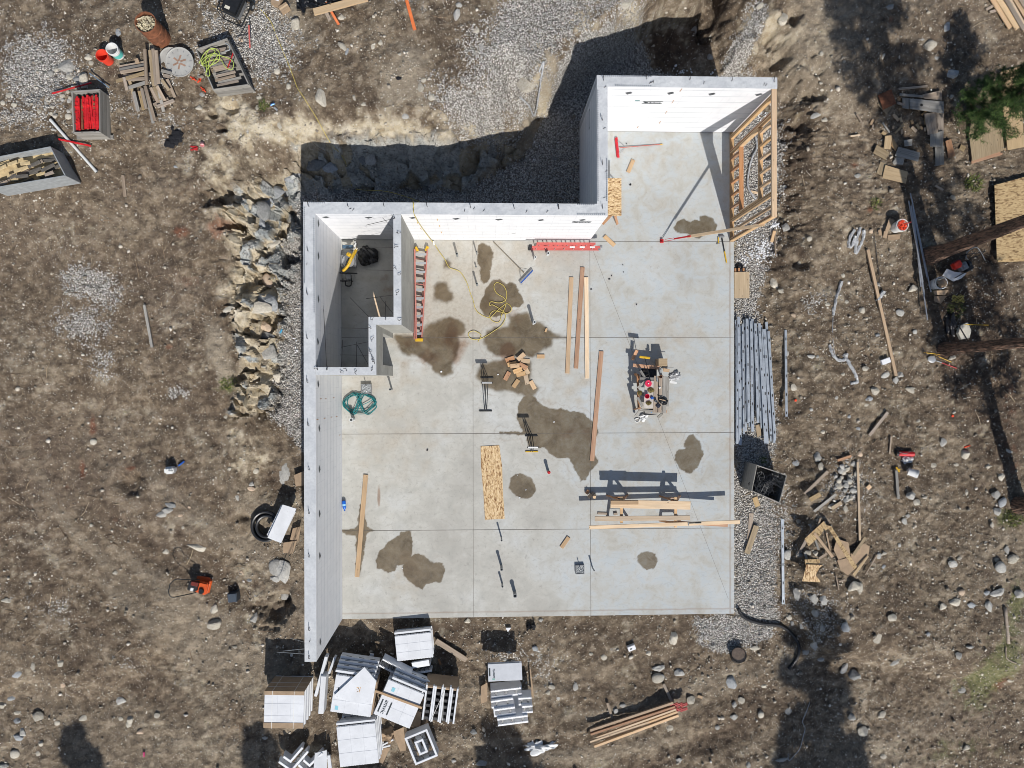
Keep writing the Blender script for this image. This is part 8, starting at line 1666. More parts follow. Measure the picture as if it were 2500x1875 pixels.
RK = [('A1', 515, 520, 62, 50, 35, .8, 'g'), ('A1', 650, 610, 40, 58, 10, 1, 'p'), ('A1', 600, 610, 34, 26, 0, .8, 'd'), ('A1', 540, 600, 30, 26, 0, .8, 'p'), ('A1', 920, 255, 24, 26, 0, .9, 'b'), ('A1', 690, 445, 28, 26, 0, .9, 'p'), ('A1', 705, 487, 20, 16, 0, .8, 'p'), ('A1', 78, 738, 32, 18, 5, .7, 'p'), ('A1', 112, 805, 26, 18, -15, .7, 'p'),
      ('A1', 20, 798, 18, 18, 0, .8, 'p'), ('A1', 300, 862, 14, 20, 0, .8, 'p'), ('A1', 408, 885, 24, 16, 0, .7, 'p'), ('A1', 1540, 833, 26, 20, 0, .8, 'p'), ('A1', 2140, 553, 24, 20, 0, .9, 'p'), ('A1', 1355, 1287, 20, 14, -20, .6, 'b'), ('A1', 2000, 752, 22, 14, 0, .7, 'p'), ('A1', 2155, 975, 14, 30, 20, .8, 'p'), ('A1', 225, 1450, 45, 26, -30, .5, 'b'), ('A1', 1862, 310, 20, 14, -20, .9, 't'), ('A1', 1560, 730, 20, 16, 0, .8, 'g'), ('A1', 530, 900, 26, 20, 0, .8, 'p'), ('A1', 1985, 835, 14, 20, 0, .8, 'p'),
      ('A2', 383, 180, 42, 46, 10, 1.0, 'p'), ('A2', 738, 355, 42, 20, -42, .9, 'p'), ('A2', 780, 405, 14, 30, -20, .7, 'b'), ('A2', 580, 765, 38, 72, 15, .8, 'p'), ('A2', 1043, 330, 18, 24, 0, .9, 'p'), ('A2', 982, 362, 16, 20, 0, .9, 'p'), ('A2', 1352, 680, 26, 34, 10, .7, 'p'), ('A2', 1372, 615, 22, 18, 0, .6, 'p'), ('A2', 1428, 758, 24, 26, 0, .9, 'p'), ('A2', 1225, 897, 28, 28, 0, .5, 'g'), ('A2', 1186, 420, 14, 12, 0, .8, 'p'),
      ('A2', 912, 805, 20, 16, 0, .5, 'p'), ('A2', 332, 668, 18, 20, 0, .9, 'p'), ('A2', 245, 552, 22, 18, 0, .8, 'p'), ('A2', 835, 750, 12, 22, 20, .6, 'p'), ('A2', 1625, 120, 26, 66, -8, .9, 'g'), ('A2', 1640, 40, 26, 22, 0, .8, 'g'), ('A2', 1785, 235, 32, 24, 30, .4, 'p'), ('A2', 740, 135, 26, 24, 0, .6, 'p'), ('A2', 990, 128, 16, 10, 0, .6, 'p'), ('A2', 2170, 650, 76, 80, 0, .5, 'p'), ('A2', 1815, 365, 24, 30, 0, .5, 'g'), ('A2', 1985, 785, 26, 18, 0, .6, 'g'),
      ('A2', 910, 1230, 44, 60, 10, .8, 'd'), ('A2', 980, 1240, 46, 80, 0, .9, 'g'), ('A2', 560, 1300, 70, 62, 30, .8, 'd'), ('A2', 350, 1350, 66, 40, 20, .7, 'b'), ('A2', 300, 1470, 90, 42, 20, .6, 'b'), ('A2', 160, 1560, 56, 46, 0, .7, 'b'), ('A2', 660, 1290, 60, 40, 0, .8, 'b'),
      ('A3', 865, 35, 50, 50, 30, .5, 'p'), ('A3', 650, 418, 24, 16, 0, .6, 'g'), ('A3', 1390, 225, 34, 50, 15, .7, 'g'), ('A3', 1915, 45, 40, 18, 40, .7, 'p'), ('A3', 2085, 155, 40, 34, 20, .8, 'p'), ('A3', 2105, 1755, 34, 30, 0, .7, 'g'), ('A3', 2100, 1450, 36, 32, 0, .6, 'g'), ('A3', 2155, 1220, 14, 10, 0, .7, 'p'), ('A3', 1530, 440, 24, 26, 0, .7, 'g'), ('A3', 330, 1225, 30, 18, 0, .5, 'd'),
      ('A4', 192, 172, 40, 36, 20, .9, 'p'), ('A4', 1065, 62, 36, 24, 20, .8, 'g'), ('A4', 1397, 360, 50, 48, -30, .9, 'p'), ('A4', 1330, 322, 18, 12, 0, .7, 'g'), ('A4', 1585, 602, 54, 42, 25, .8, 'b'), ('A4', 1535, 222, 26, 38, -20, .8, 'b'), ('A4', 545, 972, 28, 20, 0, .7, 'p'), ('A4', 515, 435, 18, 16, 0, .7, 'p'), ('A4', 698, 503, 12, 14, 0, .9, 'p'), ('A4', 1018, 450, 12, 28, -20, .6, 'p'), ('A4', 212, 1522, 36, 32, 0, .7, 'g'),
      ('A4', 272, 1278, 16, 12, 0, .7, 'p'), ('A4', 430, 970, 60, 24, 25, .4, 'g'), ('A4', 1140, 1298, 52, 42, 30, .9, 'g'), ('A4', 1395, 237, 14, 14, 0, .8, 'p'), ('A4', 1445, 470, 20, 14, 0, .7, 'g'), ('A4', 485, 757, 18, 12, 0, .7, 'p'), ('A4', 806, 1425, 26, 26, 0, .4, 'g'), ('A4', 485, 695, 16, 14, 0, .6, 'p'),
      ('B4', 135, 812, 32, 54, 30, 1.1, 'p'), ('B4', 192, 865, 28, 24, -30, .7, 'p'), ('B4', 418, 442, 24, 18, 30, .7, 'p'), ('B4', 338, 638, 16, 18, 0, .8, 'p'), ('B4', 292, 1062, 26, 18, -20, .6, 't'), ('B4', 838, 1022, 26, 26, -30, .8, 'p'), ('B4', 716, 952, 16, 18, 0, .8, 'p'), ('B4', 972, 812, 20, 22, 0, .9, 'g'), ('B4', 1256, 842, 42, 32, 20, .9, 'p'), ('B4', 1148, 1040, 34, 26, -20, .8, 'g'),
      ('B4', 428, 1395, 36, 16, 0, .8, 'g'), ('B4', 480, 1396, 16, 14, 0, .8, 'g'), ('B4', 688, 742, 16, 18, 0, .9, 'p'), ('B4', 862, 1492, 28, 24, 0, .8, 'p'), ('B4', 1148, 1540, 32, 36, 0, 1, 'g'), ('B4', 1118, 1585, 22, 30, 0, 1, 'g'), ('B4', 1030, 1545, 36, 22, 30, .8, 'g'), ('B4', 965, 1222, 24, 18, 0, .9, 'b'), ('B4', 236, 1370, 22, 22, 0, .6, 'g'), ('B4', 358, 942, 14, 12, 0, .8, 'p'), ('B4', 560, 975, 22, 16, 0, .7, 'p'), ('B4', 688, 1540, 18, 14, 0, .8, 'p'),
      ('B4', 1575, 1400, 34, 24, 20, .8, 'p'), ('B4', 1270, 1195, 18, 18, 0, .8, 'g'), ('B4', 1212, 945, 14, 10, 0, .7, 'g'), ('B4', 920, 380, 22, 22, 0, .7, 't'), ('B4', 215, 340, 26, 14, 0, .7, 'g'),
      ('C4', 285, 150, 30, 36, 0, .6, 'p'), ('C4', 942, 182, 38, 32, -30, .9, 'p'), ('C4', 1238, 172, 42, 28, -30, .9, 'p'), ('C4', 900, 245, 30, 20, 10, .8, 'b'), ('C4', 885, 292, 24, 14, 30, .8, 'p'), ('C4', 632, 235, 18, 14, 30, .8, 'g'), ('C4', 692, 158, 26, 10, 0, .8, 'p'), ('C4', 430, 332, 16, 16, 0, .7, 'g'), ('C4', 1300, 425, 22, 14, 20, .8, 'p'), ('C4', 812, 482, 16, 16, 0, .9, 'b'), ('C4', 738, 388, 14, 14, 0, .9, 'b'),
      ('C4', 1495, 595, 30, 36, -30, .9, 'g'), ('C4', 1678, 690, 36, 34, 0, .9, 'p'), ('C4', 1603, 780, 20, 14, 0, .8, 'p'), ('C4', 1415, 782, 28, 28, 20, .5, 'p'), ('C4', 1968, 880, 30, 42, -20, .9, 'p'), ('C4', 1928, 1018, 34, 36, 0, 1, 'g'), ('C4', 1975, 1082, 30, 42, -30, .9, 'b'), ('C4', 1930, 1155, 36, 34, 0, 1, 'g'), ('C4', 1690, 1003, 14, 24, 0, .7, 'p'), ('C4', 1235, 1030, 34, 44, 20, 1, 'g'), ('C4', 1275, 1080, 30, 32, 0, .9, 'p'), ('C4', 1350, 1045, 24, 14, 0, .8, 'p'), ('C4', 2015, 1465, 22, 38, 10, .9, 'g'),
      ('C4', 2060, 1540, 44, 32, 25, .9, 'p'), ('C4', 1955, 1607, 36, 38, 30, .9, 'g'), ('C4', 1930, 1545, 20, 20, 0, .9, 'p'), ('C4', 1895, 1270, 14, 24, 0, .7, 'p'), ('C4', 1570, 1580, 40, 36, 0, .5, 'g'), ('C4', 1630, 1540, 20, 16, 20, .7, 'p'), ('C4', 1215, 1190, 20, 16, 0, .9, 'g'), ('C4', 1185, 1235, 20, 26, 20, .6, 'g'), ('C4', 2030, 668, 34, 14, -20, .8, 'g'), ('C4', 480, 712, 38, 38, 0, .8, 'g'), ('C4', 320, 762, 36, 24, 0, .5, 'b'), ('C4', 500, 790, 24, 38, 0, 1, 'p'), ('C4', 525, 515, 20, 16, 0, .9, 'p'),
      ('C4', 1020, 1498, 28, 14, 20, .8, 'p'), ('C4', 975, 1515, 20, 24, 0, .8, 'g'), ('C4', 1015, 1605, 22, 18, 30, .8, 'b'), ('C4', 925, 1615, 18, 10, 0, .8, 'p'), ('C4', 825, 690, 22, 24, 0, .9, 't'), ('C4', 1145, 1430, 14, 20, 0, .5, 'g'), ('C4', 1845, 1420, 16, 24, 0, .5, 'p'), ('C4', 1400, 1380, 14, 22, 0, .5, 'p'), ('C4', 240, 1505, 36, 40, 0, .7, 'g'), ('C4', 415, 1495, 34, 18, -30, 1, 'p'), ('C4', 468, 1495, 24, 20, 30, 1, 'p'), ('C4', 335, 1500, 30, 28, 0, .9, 'd'), ('C4', 705, 1135, 18, 36, 8, .8, 'p'), ('C4', 600, 1120, 34, 26, 0, .5, 'p'),
      ('D4', 1190, 195, 42, 34, 20, .9, 'p'), ('D4', 1225, 205, 20, 28, 0, .9, 'p'), ('D4', 845, 245, 26, 40, 0, .9, 'g'), ('D4', 1005, 280, 24, 30, 0, .8, 'g'), ('D4', 958, 360, 22, 32, 0, .9, 'g'), ('D4', 998, 447, 14, 22, 0, .9, 'g'), ('D4', 1143, 445, 26, 28, 0, .9, 'b'), ('D4', 948, 548, 24, 26, 0, .9, 'g'), ('D4', 900, 592, 20, 16, 0, .9, 'g'), ('D4', 990, 637, 26, 16, 20, .8, 'g'), ('D4', 1130, 690, 20, 34, -30, .7, 'g'), ('D4', 1190, 728, 38, 34, 10, 1.0, 'd'),
      ('D4', 1410, 385, 30, 26, 0, .9, 'p'), ('D4', 1795, 298, 36, 24, 0, .8, 'p'), ('D4', 1722, 318, 24, 24, 30, .8, 'p'), ('D4', 1835, 235, 20, 18, 0, .8, 't'), ('D4', 2045, 240, 52, 24, 25, .9, 'g'), ('D4', 1985, 238, 20, 16, 0, .9, 'b'), ('D4', 1998, 320, 20, 46, 15, .8, 'g'), ('D4', 2172, 242, 32, 32, 0, .9, 'g'), ('D4', 1895, 315, 34, 16, 20, .5, 'b'), ('D4', 2145, 30, 38, 26, 25, .9, 'p'), ('D4', 2065, 85, 30, 34, 30, .9, 'g'), ('D4', 1440, 655, 44, 16, 40, .6, 'g'), ('D4', 1330, 495, 32, 40, 0, .3, 'p'),
      ('D4', 1355, 972, 26, 18, 40, .8, 'p'), ('D4', 1232, 1065, 34, 34, 0, .9, 'p'), ('D4', 1180, 985, 24, 24, 0, .6, 'g'), ('D4', 1865, 1165, 24, 18, 20, .9, 'p'), ('D4', 1635, 485, 12, 12, 0, .9, 'b'), ('D4', 1815, 615, 22, 24, 0, .8, 'g'), ('D4', 1832, 820, 30, 22, 0, .8, 'g'), ('D4', 1885, 565, 22, 14, 0, .8, 'g'), ('D4', 2125, 765, 22, 12, 0, .8, 'p'), ('D4', 458, 775, 34, 34, 0, 1.1, 'b'), ('D4', 472, 982, 22, 18, 0, 1, 'g'), ('D4', 632, 968, 20, 18, 0, 1, 'p'), ('D4', 518, 885, 24, 22, 30, .6, 'p'), ('D4', 470, 908, 16, 16, 0, .9, 'g'), ('D4', 590, 572, 30, 14, 0, .7, 'p'), ('D4', 205, 880, 26, 30, 0, .7, 'p'),
      ('D4', 146, 718, 34, 24, 0, .8, 'g'), ('D4', 20, 690, 34, 18, 5, .8, 'g'), ('D4', 20, 745, 32, 20, 0, .8, 'g'), ('D4', 105, 525, 26, 26, 0, .7, 'p'), ('D4', 650, 795, 18, 12, 0, .8, 'p'), ('D4', 755, 1242, 38, 16, 10, .6, 'g'), ('D4', 795, 948, 26, 24, 0, .5, 'd'), ('D4', 90, 1050, 20, 16, 0, .8, 'p'), ('D4', 142, 1240, 18, 14, 0, .9, 'g'), ('D4', 370, 1045, 14, 14, 0, .9, 'g'), ('D4', 1370, 1222, 20, 16, 0, .8, 'p'), ('D4', 555, 1270, 16, 16, 0, .8, 'g'), ('D4', 800, 388, 18, 16, 0, .8, 'p'), ('D4', 820, 420, 14, 18, 0, .8, 'g'), ('D4', 880, 440, 14, 20, 0, .6, 'g'), ('D4', 955, 270, 28, 34, 0, .7, 'g'),
      ('D3', 2010, 928, 52, 34, 5, .9, 'p'), ('D3', 2010, 850, 56, 24, 15, .8, 'g'), ('D3', 2140, 600, 34, 48, 0, .7, 'p'), ('D3', 1568, 762, 26, 24, 0, .8, 'p'), ('D3', 1145, 1000, 28, 20, -20, .7, 'p'), ('D3', 1120, 1050, 20, 20, 0, .7, 'p'), ('D3', 472, 465, 24, 24, 0, .9, 'p'), ('D3', 1015, 690, 24, 20, -30, .7, 'b'), ('D3', 765, 780, 18, 16, 0, .6, 'g'), ('D3', 806, 722, 20, 14, 0, .6, 'g'), ('D3', 520, 1365, 30, 24, 0, .6, 'd'), ('D3', 1465, 735, 16, 14, 0, .8, 'p'), ('D3', 1935, 730, 22, 22, 0, .8, 'p'), ('D3', 1670, 1195, 20, 24, -20, 1, 'g'), ('D3', 1725, 1152, 24, 16, 0, .8, 'g'),
      ('D3', 2110, 1335, 32, 24, 0, .6, 'p'), ('D3', 1340, 1000, 24, 30, 0, .5, 'g'), ('D3', 1060, 460, 20, 20, 0, .8, 'g'), ('D3', 355, 1600, 20, 16, 0, .6, 'g'), ('D3', 585, 1620, 44, 30, 0, .5, 'd'), ('D3', 1205, 1090, 16, 20, 0, .5, 'g'),
      ('C1', 725, 405, 26, 20, 0, .9, 'p'), ('C1', 1252, 965, 50, 26, 25, .9, 'g'), ('C1', 1320, 895, 38, 28, -30, .9, 'd'), ('C1', 1290, 935, 44, 30, 0, .8, 'g'), ('C1', 1388, 972, 18, 16, 0, .8, 't'), ('C1', 1522, 1220, 70, 26, -18, 1.2, 'p'), ('C1', 1285, 1252, 24, 22, 0, .8, 'p'), ('C1', 1975, 630, 24, 20, 0, .8, 'p'), ('C1', 1942, 770, 30, 20, 0, .9, 't'), ('C1', 1937, 733, 22, 16, 0, .9, 'g'), ('C1', 1830, 838, 16, 34, 20, .8, 'g'), ('C1', 2190, 660, 50, 110, 0, .35, 'g'),
      ('C1', 1862, 1415, 22, 22, 0, .8, 't'), ('C1', 892, 1415, 18, 18, 0, .8, 'p'), ('C1', 2125, 1370, 46, 60, 0, .7, 'g'), ('C1', 2180, 1400, 60, 90, 0, .5, 'g'), ('C1', 1772, 612, 16, 14, 0, .8, 'p'), ('C1', 1460, 910, 14, 10, 0, .8, 't'), ('C1', 1927, 1475, 22, 16, 0, .9, 'b'), ('C1', 1740, 215, 14, 16, 0, .7, 'p'), ('C1', 1415, 1066, 12, 14, 0, .8, 'p'), ('C1', 705, 1050, 12, 12, 0, .7, 'p'),
      ('D1', 1655, 275, 34, 36, -20, 1, 'p'), ('D1', 1655, 382, 66, 38, 5, 1.1, 'p'), ('D1', 2130, 40, 46, 36, 0, .5, 'g'), ('D1', 2190, 165, 30, 44, 0, .7, 'g'), ('D1', 1965, 345, 28, 44, -30, .8, 'g'), ('D1', 55, 208, 36, 22, -10, .7, 'p'), ('D1', 258, 717, 16, 26, 0, .7, 'p'), ('D1', 85, 962, 28, 24, 0, .9, 'b'), ('D1', 20, 1012, 28, 22, -20, .9, 'p'), ('D1', 290, 1100, 42, 34, 0, 1, 'p'), ('D1', 138, 1138, 28, 24, 0, .9, 'b'), ('D1', 180, 1225, 26, 40, 5, 1, 'g'), ('D1', 142, 1260, 36, 26, 0, .9, 'b'),
      ('D1', 445, 1152, 22, 16, 0, .8, 'p'), ('D1', 935, 1122, 20, 16, 0, .7, 'p'), ('D1', 1005, 1125, 28, 28, 0, .8, 'p'), ('D1', 990, 1165, 22, 22, 0, .8, 'p'), ('D1', 1208, 1092, 22, 24, -30, .6, 'p'), ('D1', 935, 980, 40, 32, 20, .5, 'g'), ('D1', 1080, 1222, 28, 20, 0, .8, 't'), ('D1', 120, 1390, 36, 28, 0, .8, 'p'), ('D1', 298, 1390, 22, 20, 0, .8, 'p'), ('D1', 318, 1310, 20, 18, 0, .8, 'p'), ('D1', 25, 1485, 42, 28, 0, .7, 'g'), ('D1', 128, 1075, 26, 16, 0, .7, 'p'), ('D1', 640, 1120, 30, 22, 20, .4, 'p'), ('D1', 2045, 1268, 20, 14, 0, .6, 'g'), ('D1', 130, 778, 36, 24, 20, .5, 'b'), ('D1', 488, 865, 18, 20, 0, .5, 't'), ('D1', 465, 690, 30, 24, 0, .5, 'p'), ('D1', 888, 262, 14, 10, 0, .8, 'p'), ('D1', 1812, 568, 16, 12, 0, .8, 'p'),
      ('B1', 2145, 60, 66, 40, 20, .7, 'b'), ('B1', 2040, 140, 50, 40, 0, .8, 'g'), ('B1', 2050, 220, 60, 70, 20, .9, 'd'), ('B1', 2085, 560, 34, 40, 0, .9, 'd'), ('B1', 2070, 900, 96, 62, -35, 1.1, 'b'), ('B1', 2060, 985, 100, 46, 0, .6, 'p'), ('B1', 2040, 1090, 54, 46, -30, 1, 't'), ('B1', 2050, 1170, 74, 34, -10, .8, 'd'), ('B1', 2080, 1290, 60, 60, -40, .9, 'g'), ('B1', 2065, 745, 34, 54, 20, .8, 't'), ('B1', 1770, 965, 50, 20, 20, .6, 'p'), ('B1', 2130, 1480, 44, 44, 0, .6, 'p'), ('B1', 2110, 370, 40, 46, 0, .9, 'b'), ('B1', 2100, 470, 60, 26, 25, .7, 'p')]
for r in RK: stone(*r)
# cobble heap by the long thin timber
for k in range(62):
    a = rnd.uniform(0, 6.28); q = math.sqrt(rnd.random()); x = 715+115*q*math.cos(a)+(20 if math.sin(a) < 0 else 0); y = 905+165*q*math.sin(a); r = rnd.choice((12, 15, 18, 22, 26))
    stone('C4', x, y, r, r*rnd.uniform(.7, 1), rnd.uniform(0, 180), 1.0, rnd.choice('ppggg'), 'cobble', 'cobble in the pale heap beside the long thin timber', 'cobbles heaped by the long thin timber', .2)
for k in range(34):
    a = rnd.uniform(0, 6.28); q = math.sqrt(rnd.random()); x = 470+150*q*math.cos(a); y = 770+250*q*math.sin(a); r = rnd.choice((10, 13, 16, 20))
    stone('A1', x, y, r, r*rnd.uniform(.7, 1), rnd.uniform(0, 180), .9, rnd.choice('ppg'), 'cobble', 'pale cobble strewn round the crate of red pieces', 'cobbles round the crate of red pieces', .25)

# ---------------------------------------------------------------- loose pebbles, flakes, twigs: past counting
ICO = bmesh.new(); bmesh.ops.create_icosphere(ICO, subdivisions=1, radius=1); ICO.verts.ensure_lookup_table()
IV = np.array([v.co[:] for v in ICO.verts]); IF = np.array([[v.index for v in f.verts] for f in ICO.faces]); ICO.free()
OV = np.array([(1, 0, 0), (-1, 0, 0), (0, 1, 0), (0, -1, 0), (0, 0, 1), (0, 0, -1)], float); OF = np.array([(0, 2, 4), (2, 1, 4), (1, 3, 4), (3, 0, 4), (2, 0, 5), (1, 2, 5), (3, 1, 5), (0, 3, 5)])
def scatter(name, label, x, y, sz, mat, flat=(.35, .8), sink=.2, bv=IV, bf=IF, seed=0, lift=0):
    g = np.random.default_rng(seed); n = len(x); z = gz(x, y)+lift; m = len(bv)
    s = np.stack([sz, sz*g.uniform(.55, 1, n), sz*g.uniform(*flat, n)], 1); V = bv[None]*(1+g.uniform(-.34, .3, (n, m, 1)))*s[:, None]
    a = g.uniform(0, 6.28, n); c, s_ = np.cos(a)[:, None], np.sin(a)[:, None]
    X_ = V[..., 0]*c-V[..., 1]*s_+x[:, None]; Y_ = V[..., 0]*s_+V[..., 1]*c+y[:, None]; Z_ = V[..., 2]+(z+s[:, 2]*(1-sink*2))[:, None]
    F = (bf[None]+(np.arange(n)*m)[:, None, None]).reshape(-1, 3); o = npmesh(name, np.stack([X_, Y_, Z_], -1).reshape(-1, 3), F, mat)
    r = g.random(n); col = np.repeat(np.stack([r, g.random(n), r, np.ones(n)], 1), m, 0); vcol(o, 'tone', col); return tag(o, label, name.split('_')[-1], None, 'stuff')
def tone_mat(name, stops):
    t = NT(name, .9); a = t.t.nodes.new('ShaderNodeAttribute'); a.attribute_name = 'tone'; s = t.n('ShaderNodeSeparateColor'); t.l(a.outputs['Color'], s.inputs[0]); return t.out(t.ramp(s.outputs[0], stops))
PEB = tone_mat('pebble_stone', [(.05, hexc(128, 120, 108)), (.4, hexc(164, 155, 140)), (.75, hexc(194, 186, 172)), (.97, hexc(220, 214, 203))])
GRV = tone_mat('gravel_stone', [(.05, hexc(138, 134, 129)), (.35, hexc(172, 169, 163)), (.7, hexc(200, 197, 191)), (.97, hexc(226, 223, 217))])
g = np.random.default_rng(5)
def pts_in(n, keep):
    x = g.uniform(-17.5, 18.4, n); y = g.uniform(-13.2, 13.4, n); out = ~((x > XWO-.05) & (x < XE+.03) & (y > YS-.02) & (y < YNO+.05)) & ~((x > XBO-.05) & (x < XE+.05) & (y > YNI) & (y < YBO+.05))
    x, y = x[out], y[out]; zn = zones(x, y); k = g.random(len(x)) < keep(x, y, zn); return x[k], y[k]
clump = lambda x, y, s: ss(-.08, .3, fbm(x, y, .7, 4, s))
x, y = pts_in(190000, lambda x, y, z: (.16+.5*clump(x, y, 90))*(1-.4*z[5])+.12*ss(6, 12, x)*ss(3, -3, y)); scatter('loose_pebbles', 'countless small pale pebbles strewn over the brown soil', x, y, g.lognormal(math.log(.014), .5, len(x)).clip(.007, .06), PEB, sink=.15)
x, y = pts_in(7000, lambda x, y, z: .08+.35*clump(x, y, 91)+.3*ss(5, 11, x)*ss(2, -4, y)); scatter('scattered_stones', 'many fist sized stones strewn over the brown soil', x, y, g.lognormal(math.log(.037), .4, len(x)).clip(.02, .11), PEB, sink=.18, seed=2)
x, y = pts_in(230000, lambda x, y, z: ss(.35, .8, z[0])*.75); scatter('gravel_stones', 'loose grey gravel filling the strip round the slab and the trench', x, y, g.uniform(.016, .034, len(x)), GRV, (.6, .95), .1, OV, OF, 3)
# foam flakes beside the stud wall
fx = []; 
for tg, cx, cy, rx, ry, n in [('B3', 1700, 520, 90, 100, 190), ('B3', 1560, 400, 90, 120, 50), ('B3', 1560, 600, 80, 60, 60), ('B3', 1800, 330, 30, 30, 50), ('A3', 1310, 540, 60, 40, 26), ('A3', 1560, 560, 20, 40, 8), ('D3', 1260, 650, 60, 90, 110), ('G1', 900, 450, 60, 40, 30), ('B2', 60, 1250, 30, 100, 10), ('D3', 700, 700, 260, 160, 14), ('A3', 300, 1150, 220, 220, 14)]:
    for k in range(n): q = U(*px(tg, cx+g.normal()*rx*.5, cy+g.normal()*ry*.5), -.15); fx.append(q)
fx = np.array(fx); ok = ~((fx[:, 0] < XE) & (fx[:, 0] > XWO) & (fx[:, 1] < YNI)); fx = fx[ok]
scatter('foam_flakes', 'white foam flakes littering the gravel below the stud wall', fx[:, 0], fx[:, 1], g.uniform(.01, .042, len(fx)), FOAMP, (.3, .8), .1, seed=6, lift=.012)
# twigs and dry stalks
def sticks(n, keep, lo, hi, th, mat, name, label, seed):
    x, y = pts_in(n, keep); n = len(x); a = g.uniform(0, 3.14, n); L = g.uniform(lo, hi, n); dx = np.cos(a)*L/2; dy = np.sin(a)*L/2; px_ = -np.sin(a)*th; py_ = np.cos(a)*th
    z0 = gz(x-dx, y-dy)+.012; z1 = gz(x+dx, y+dy)+.012; zm = np.maximum(gz(x, y)+.02, (z0+z1)/2); b = g.uniform(-.1, .1, n)*L; V = []
    for u, zz_, s in ((-1, z0, .6), (0, zm, 1), (1, z1, .4)):
        mx = x+dx*u+(-np.sin(a)*b if u == 0 else 0); my = y+dy*u+(np.cos(a)*b if u == 0 else 0)
        V += [np.stack([mx-px_*s, my-py_*s, zz_], 1), np.stack([mx, my, zz_+th*1.6*s], 1), np.stack([mx+px_*s, my+py_*s, zz_], 1)]
    V = np.stack(V, 1).reshape(-1, 3); b_ = (np.arange(n)*9)[:, None, None]; F = (np.array([[0, 1, 4, 3], [1, 2, 5, 4], [3, 4, 7, 6], [4, 5, 8, 7]])[None]+b_).reshape(-1, 4)
    o = npmesh(name, V, F, mat); r = np.repeat(g.random(n), 9); vcol(o, 'tone', np.stack([r, r, r, r*0+1], 1)); tag(o, label, name.split('_')[-1], None, 'stuff')
TW = tone_mat('dry_twig', [(.05, hexc(84, 66, 52)), (.4, hexc(132, 110, 88)), (.8, hexc(170, 152, 126)), (1, hexc(192, 176, 148))])
sticks(38000, lambda x, y, z: z[5]*.9+.03, .05, .22, .0045, TW, 'dry_litter', 'dry grass stalks and twigs littering the left soil and the pine floor', 7)
sticks(2600, lambda x, y, z: z[5]*.6+.05, .25, .8, .009, TW, 'dead_twigs', 'dead twigs lying about on the soil', 8)
GRN = tone_mat('green_blade', [(.1, hexc(54, 70, 30)), (.5, hexc(86, 104, 44)), (.9, hexc(140, 140, 80))])
x, y = pts_in(60000, lambda x, y, z: z[6]*.8)
def blades(x, y, h, w, name, label):
    n = len(x); z = gz(x, y); a = g.uniform(0, 6.28, n); t_ = g.uniform(.3, 1, n)*h; hh_ = g.uniform(.5, 1, n)*h
    V = np.stack([np.stack([x-np.sin(a)*w, y+np.cos(a)*w, z], 1), np.stack([x+np.sin(a)*w, y-np.cos(a)*w, z], 1), np.stack([x+np.cos(a)*t_, y+np.sin(a)*t_, z+hh_], 1)], 1).reshape(-1, 3)
    o = npmesh(name, V, np.arange(3*n).reshape(-1, 3), GRN); r = np.repeat(g.random(n), 3); vcol(o, 'tone', np.stack([r, r, r, r*0+1], 1)); tag(o, label, 'grass', None, 'stuff')
blades(x, y, .12, .008, 'grass', 'sparse green grass at the right edge of the soil')
for tg, cx, cy, r, n, l in [('B1', 1760, 1540, .22, 160, 'green tuft left of the slab beside the soil bank'), ('A1', 2040, 820, .16, 90, 'small green sprig beside the blue drink can'), ('A4', 1745, 1490, .3, 260, 'green seedling below the mottled plywood sheet'), ('B4', 1930, 170, .0, 0, ''), ('C4', 2070, 1210, .3, 260, 'low green plant beside the stones at the right edge'), ('B4', 955, 160, .2, 80, 'green pine sprig on the soil above the orange filled bucket'), ('B4', 1600, 1010, .3, 160, 'green pine sprig below the white bucket with cardboard'), ('C3', 1700, 735, .12, 50, 'yellow green sprig above the black plastic crate')]:
    if not n: continue
    q = gp(tg, cx, cy); a = g.uniform(0, 6.28, n); rr = r*np.sqrt(g.random(n)); X_ = q.x+rr*np.cos(a); Y_ = q.y+rr*np.sin(a); blades(X_, Y_, .14, .010, 'plant', l); o = COL.objects[-1] if False else bpy.data.objects[[k for k in bpy.data.objects.keys() if k.startswith('plant')][-1]]; del o['kind']; o['category'] = 'plant'

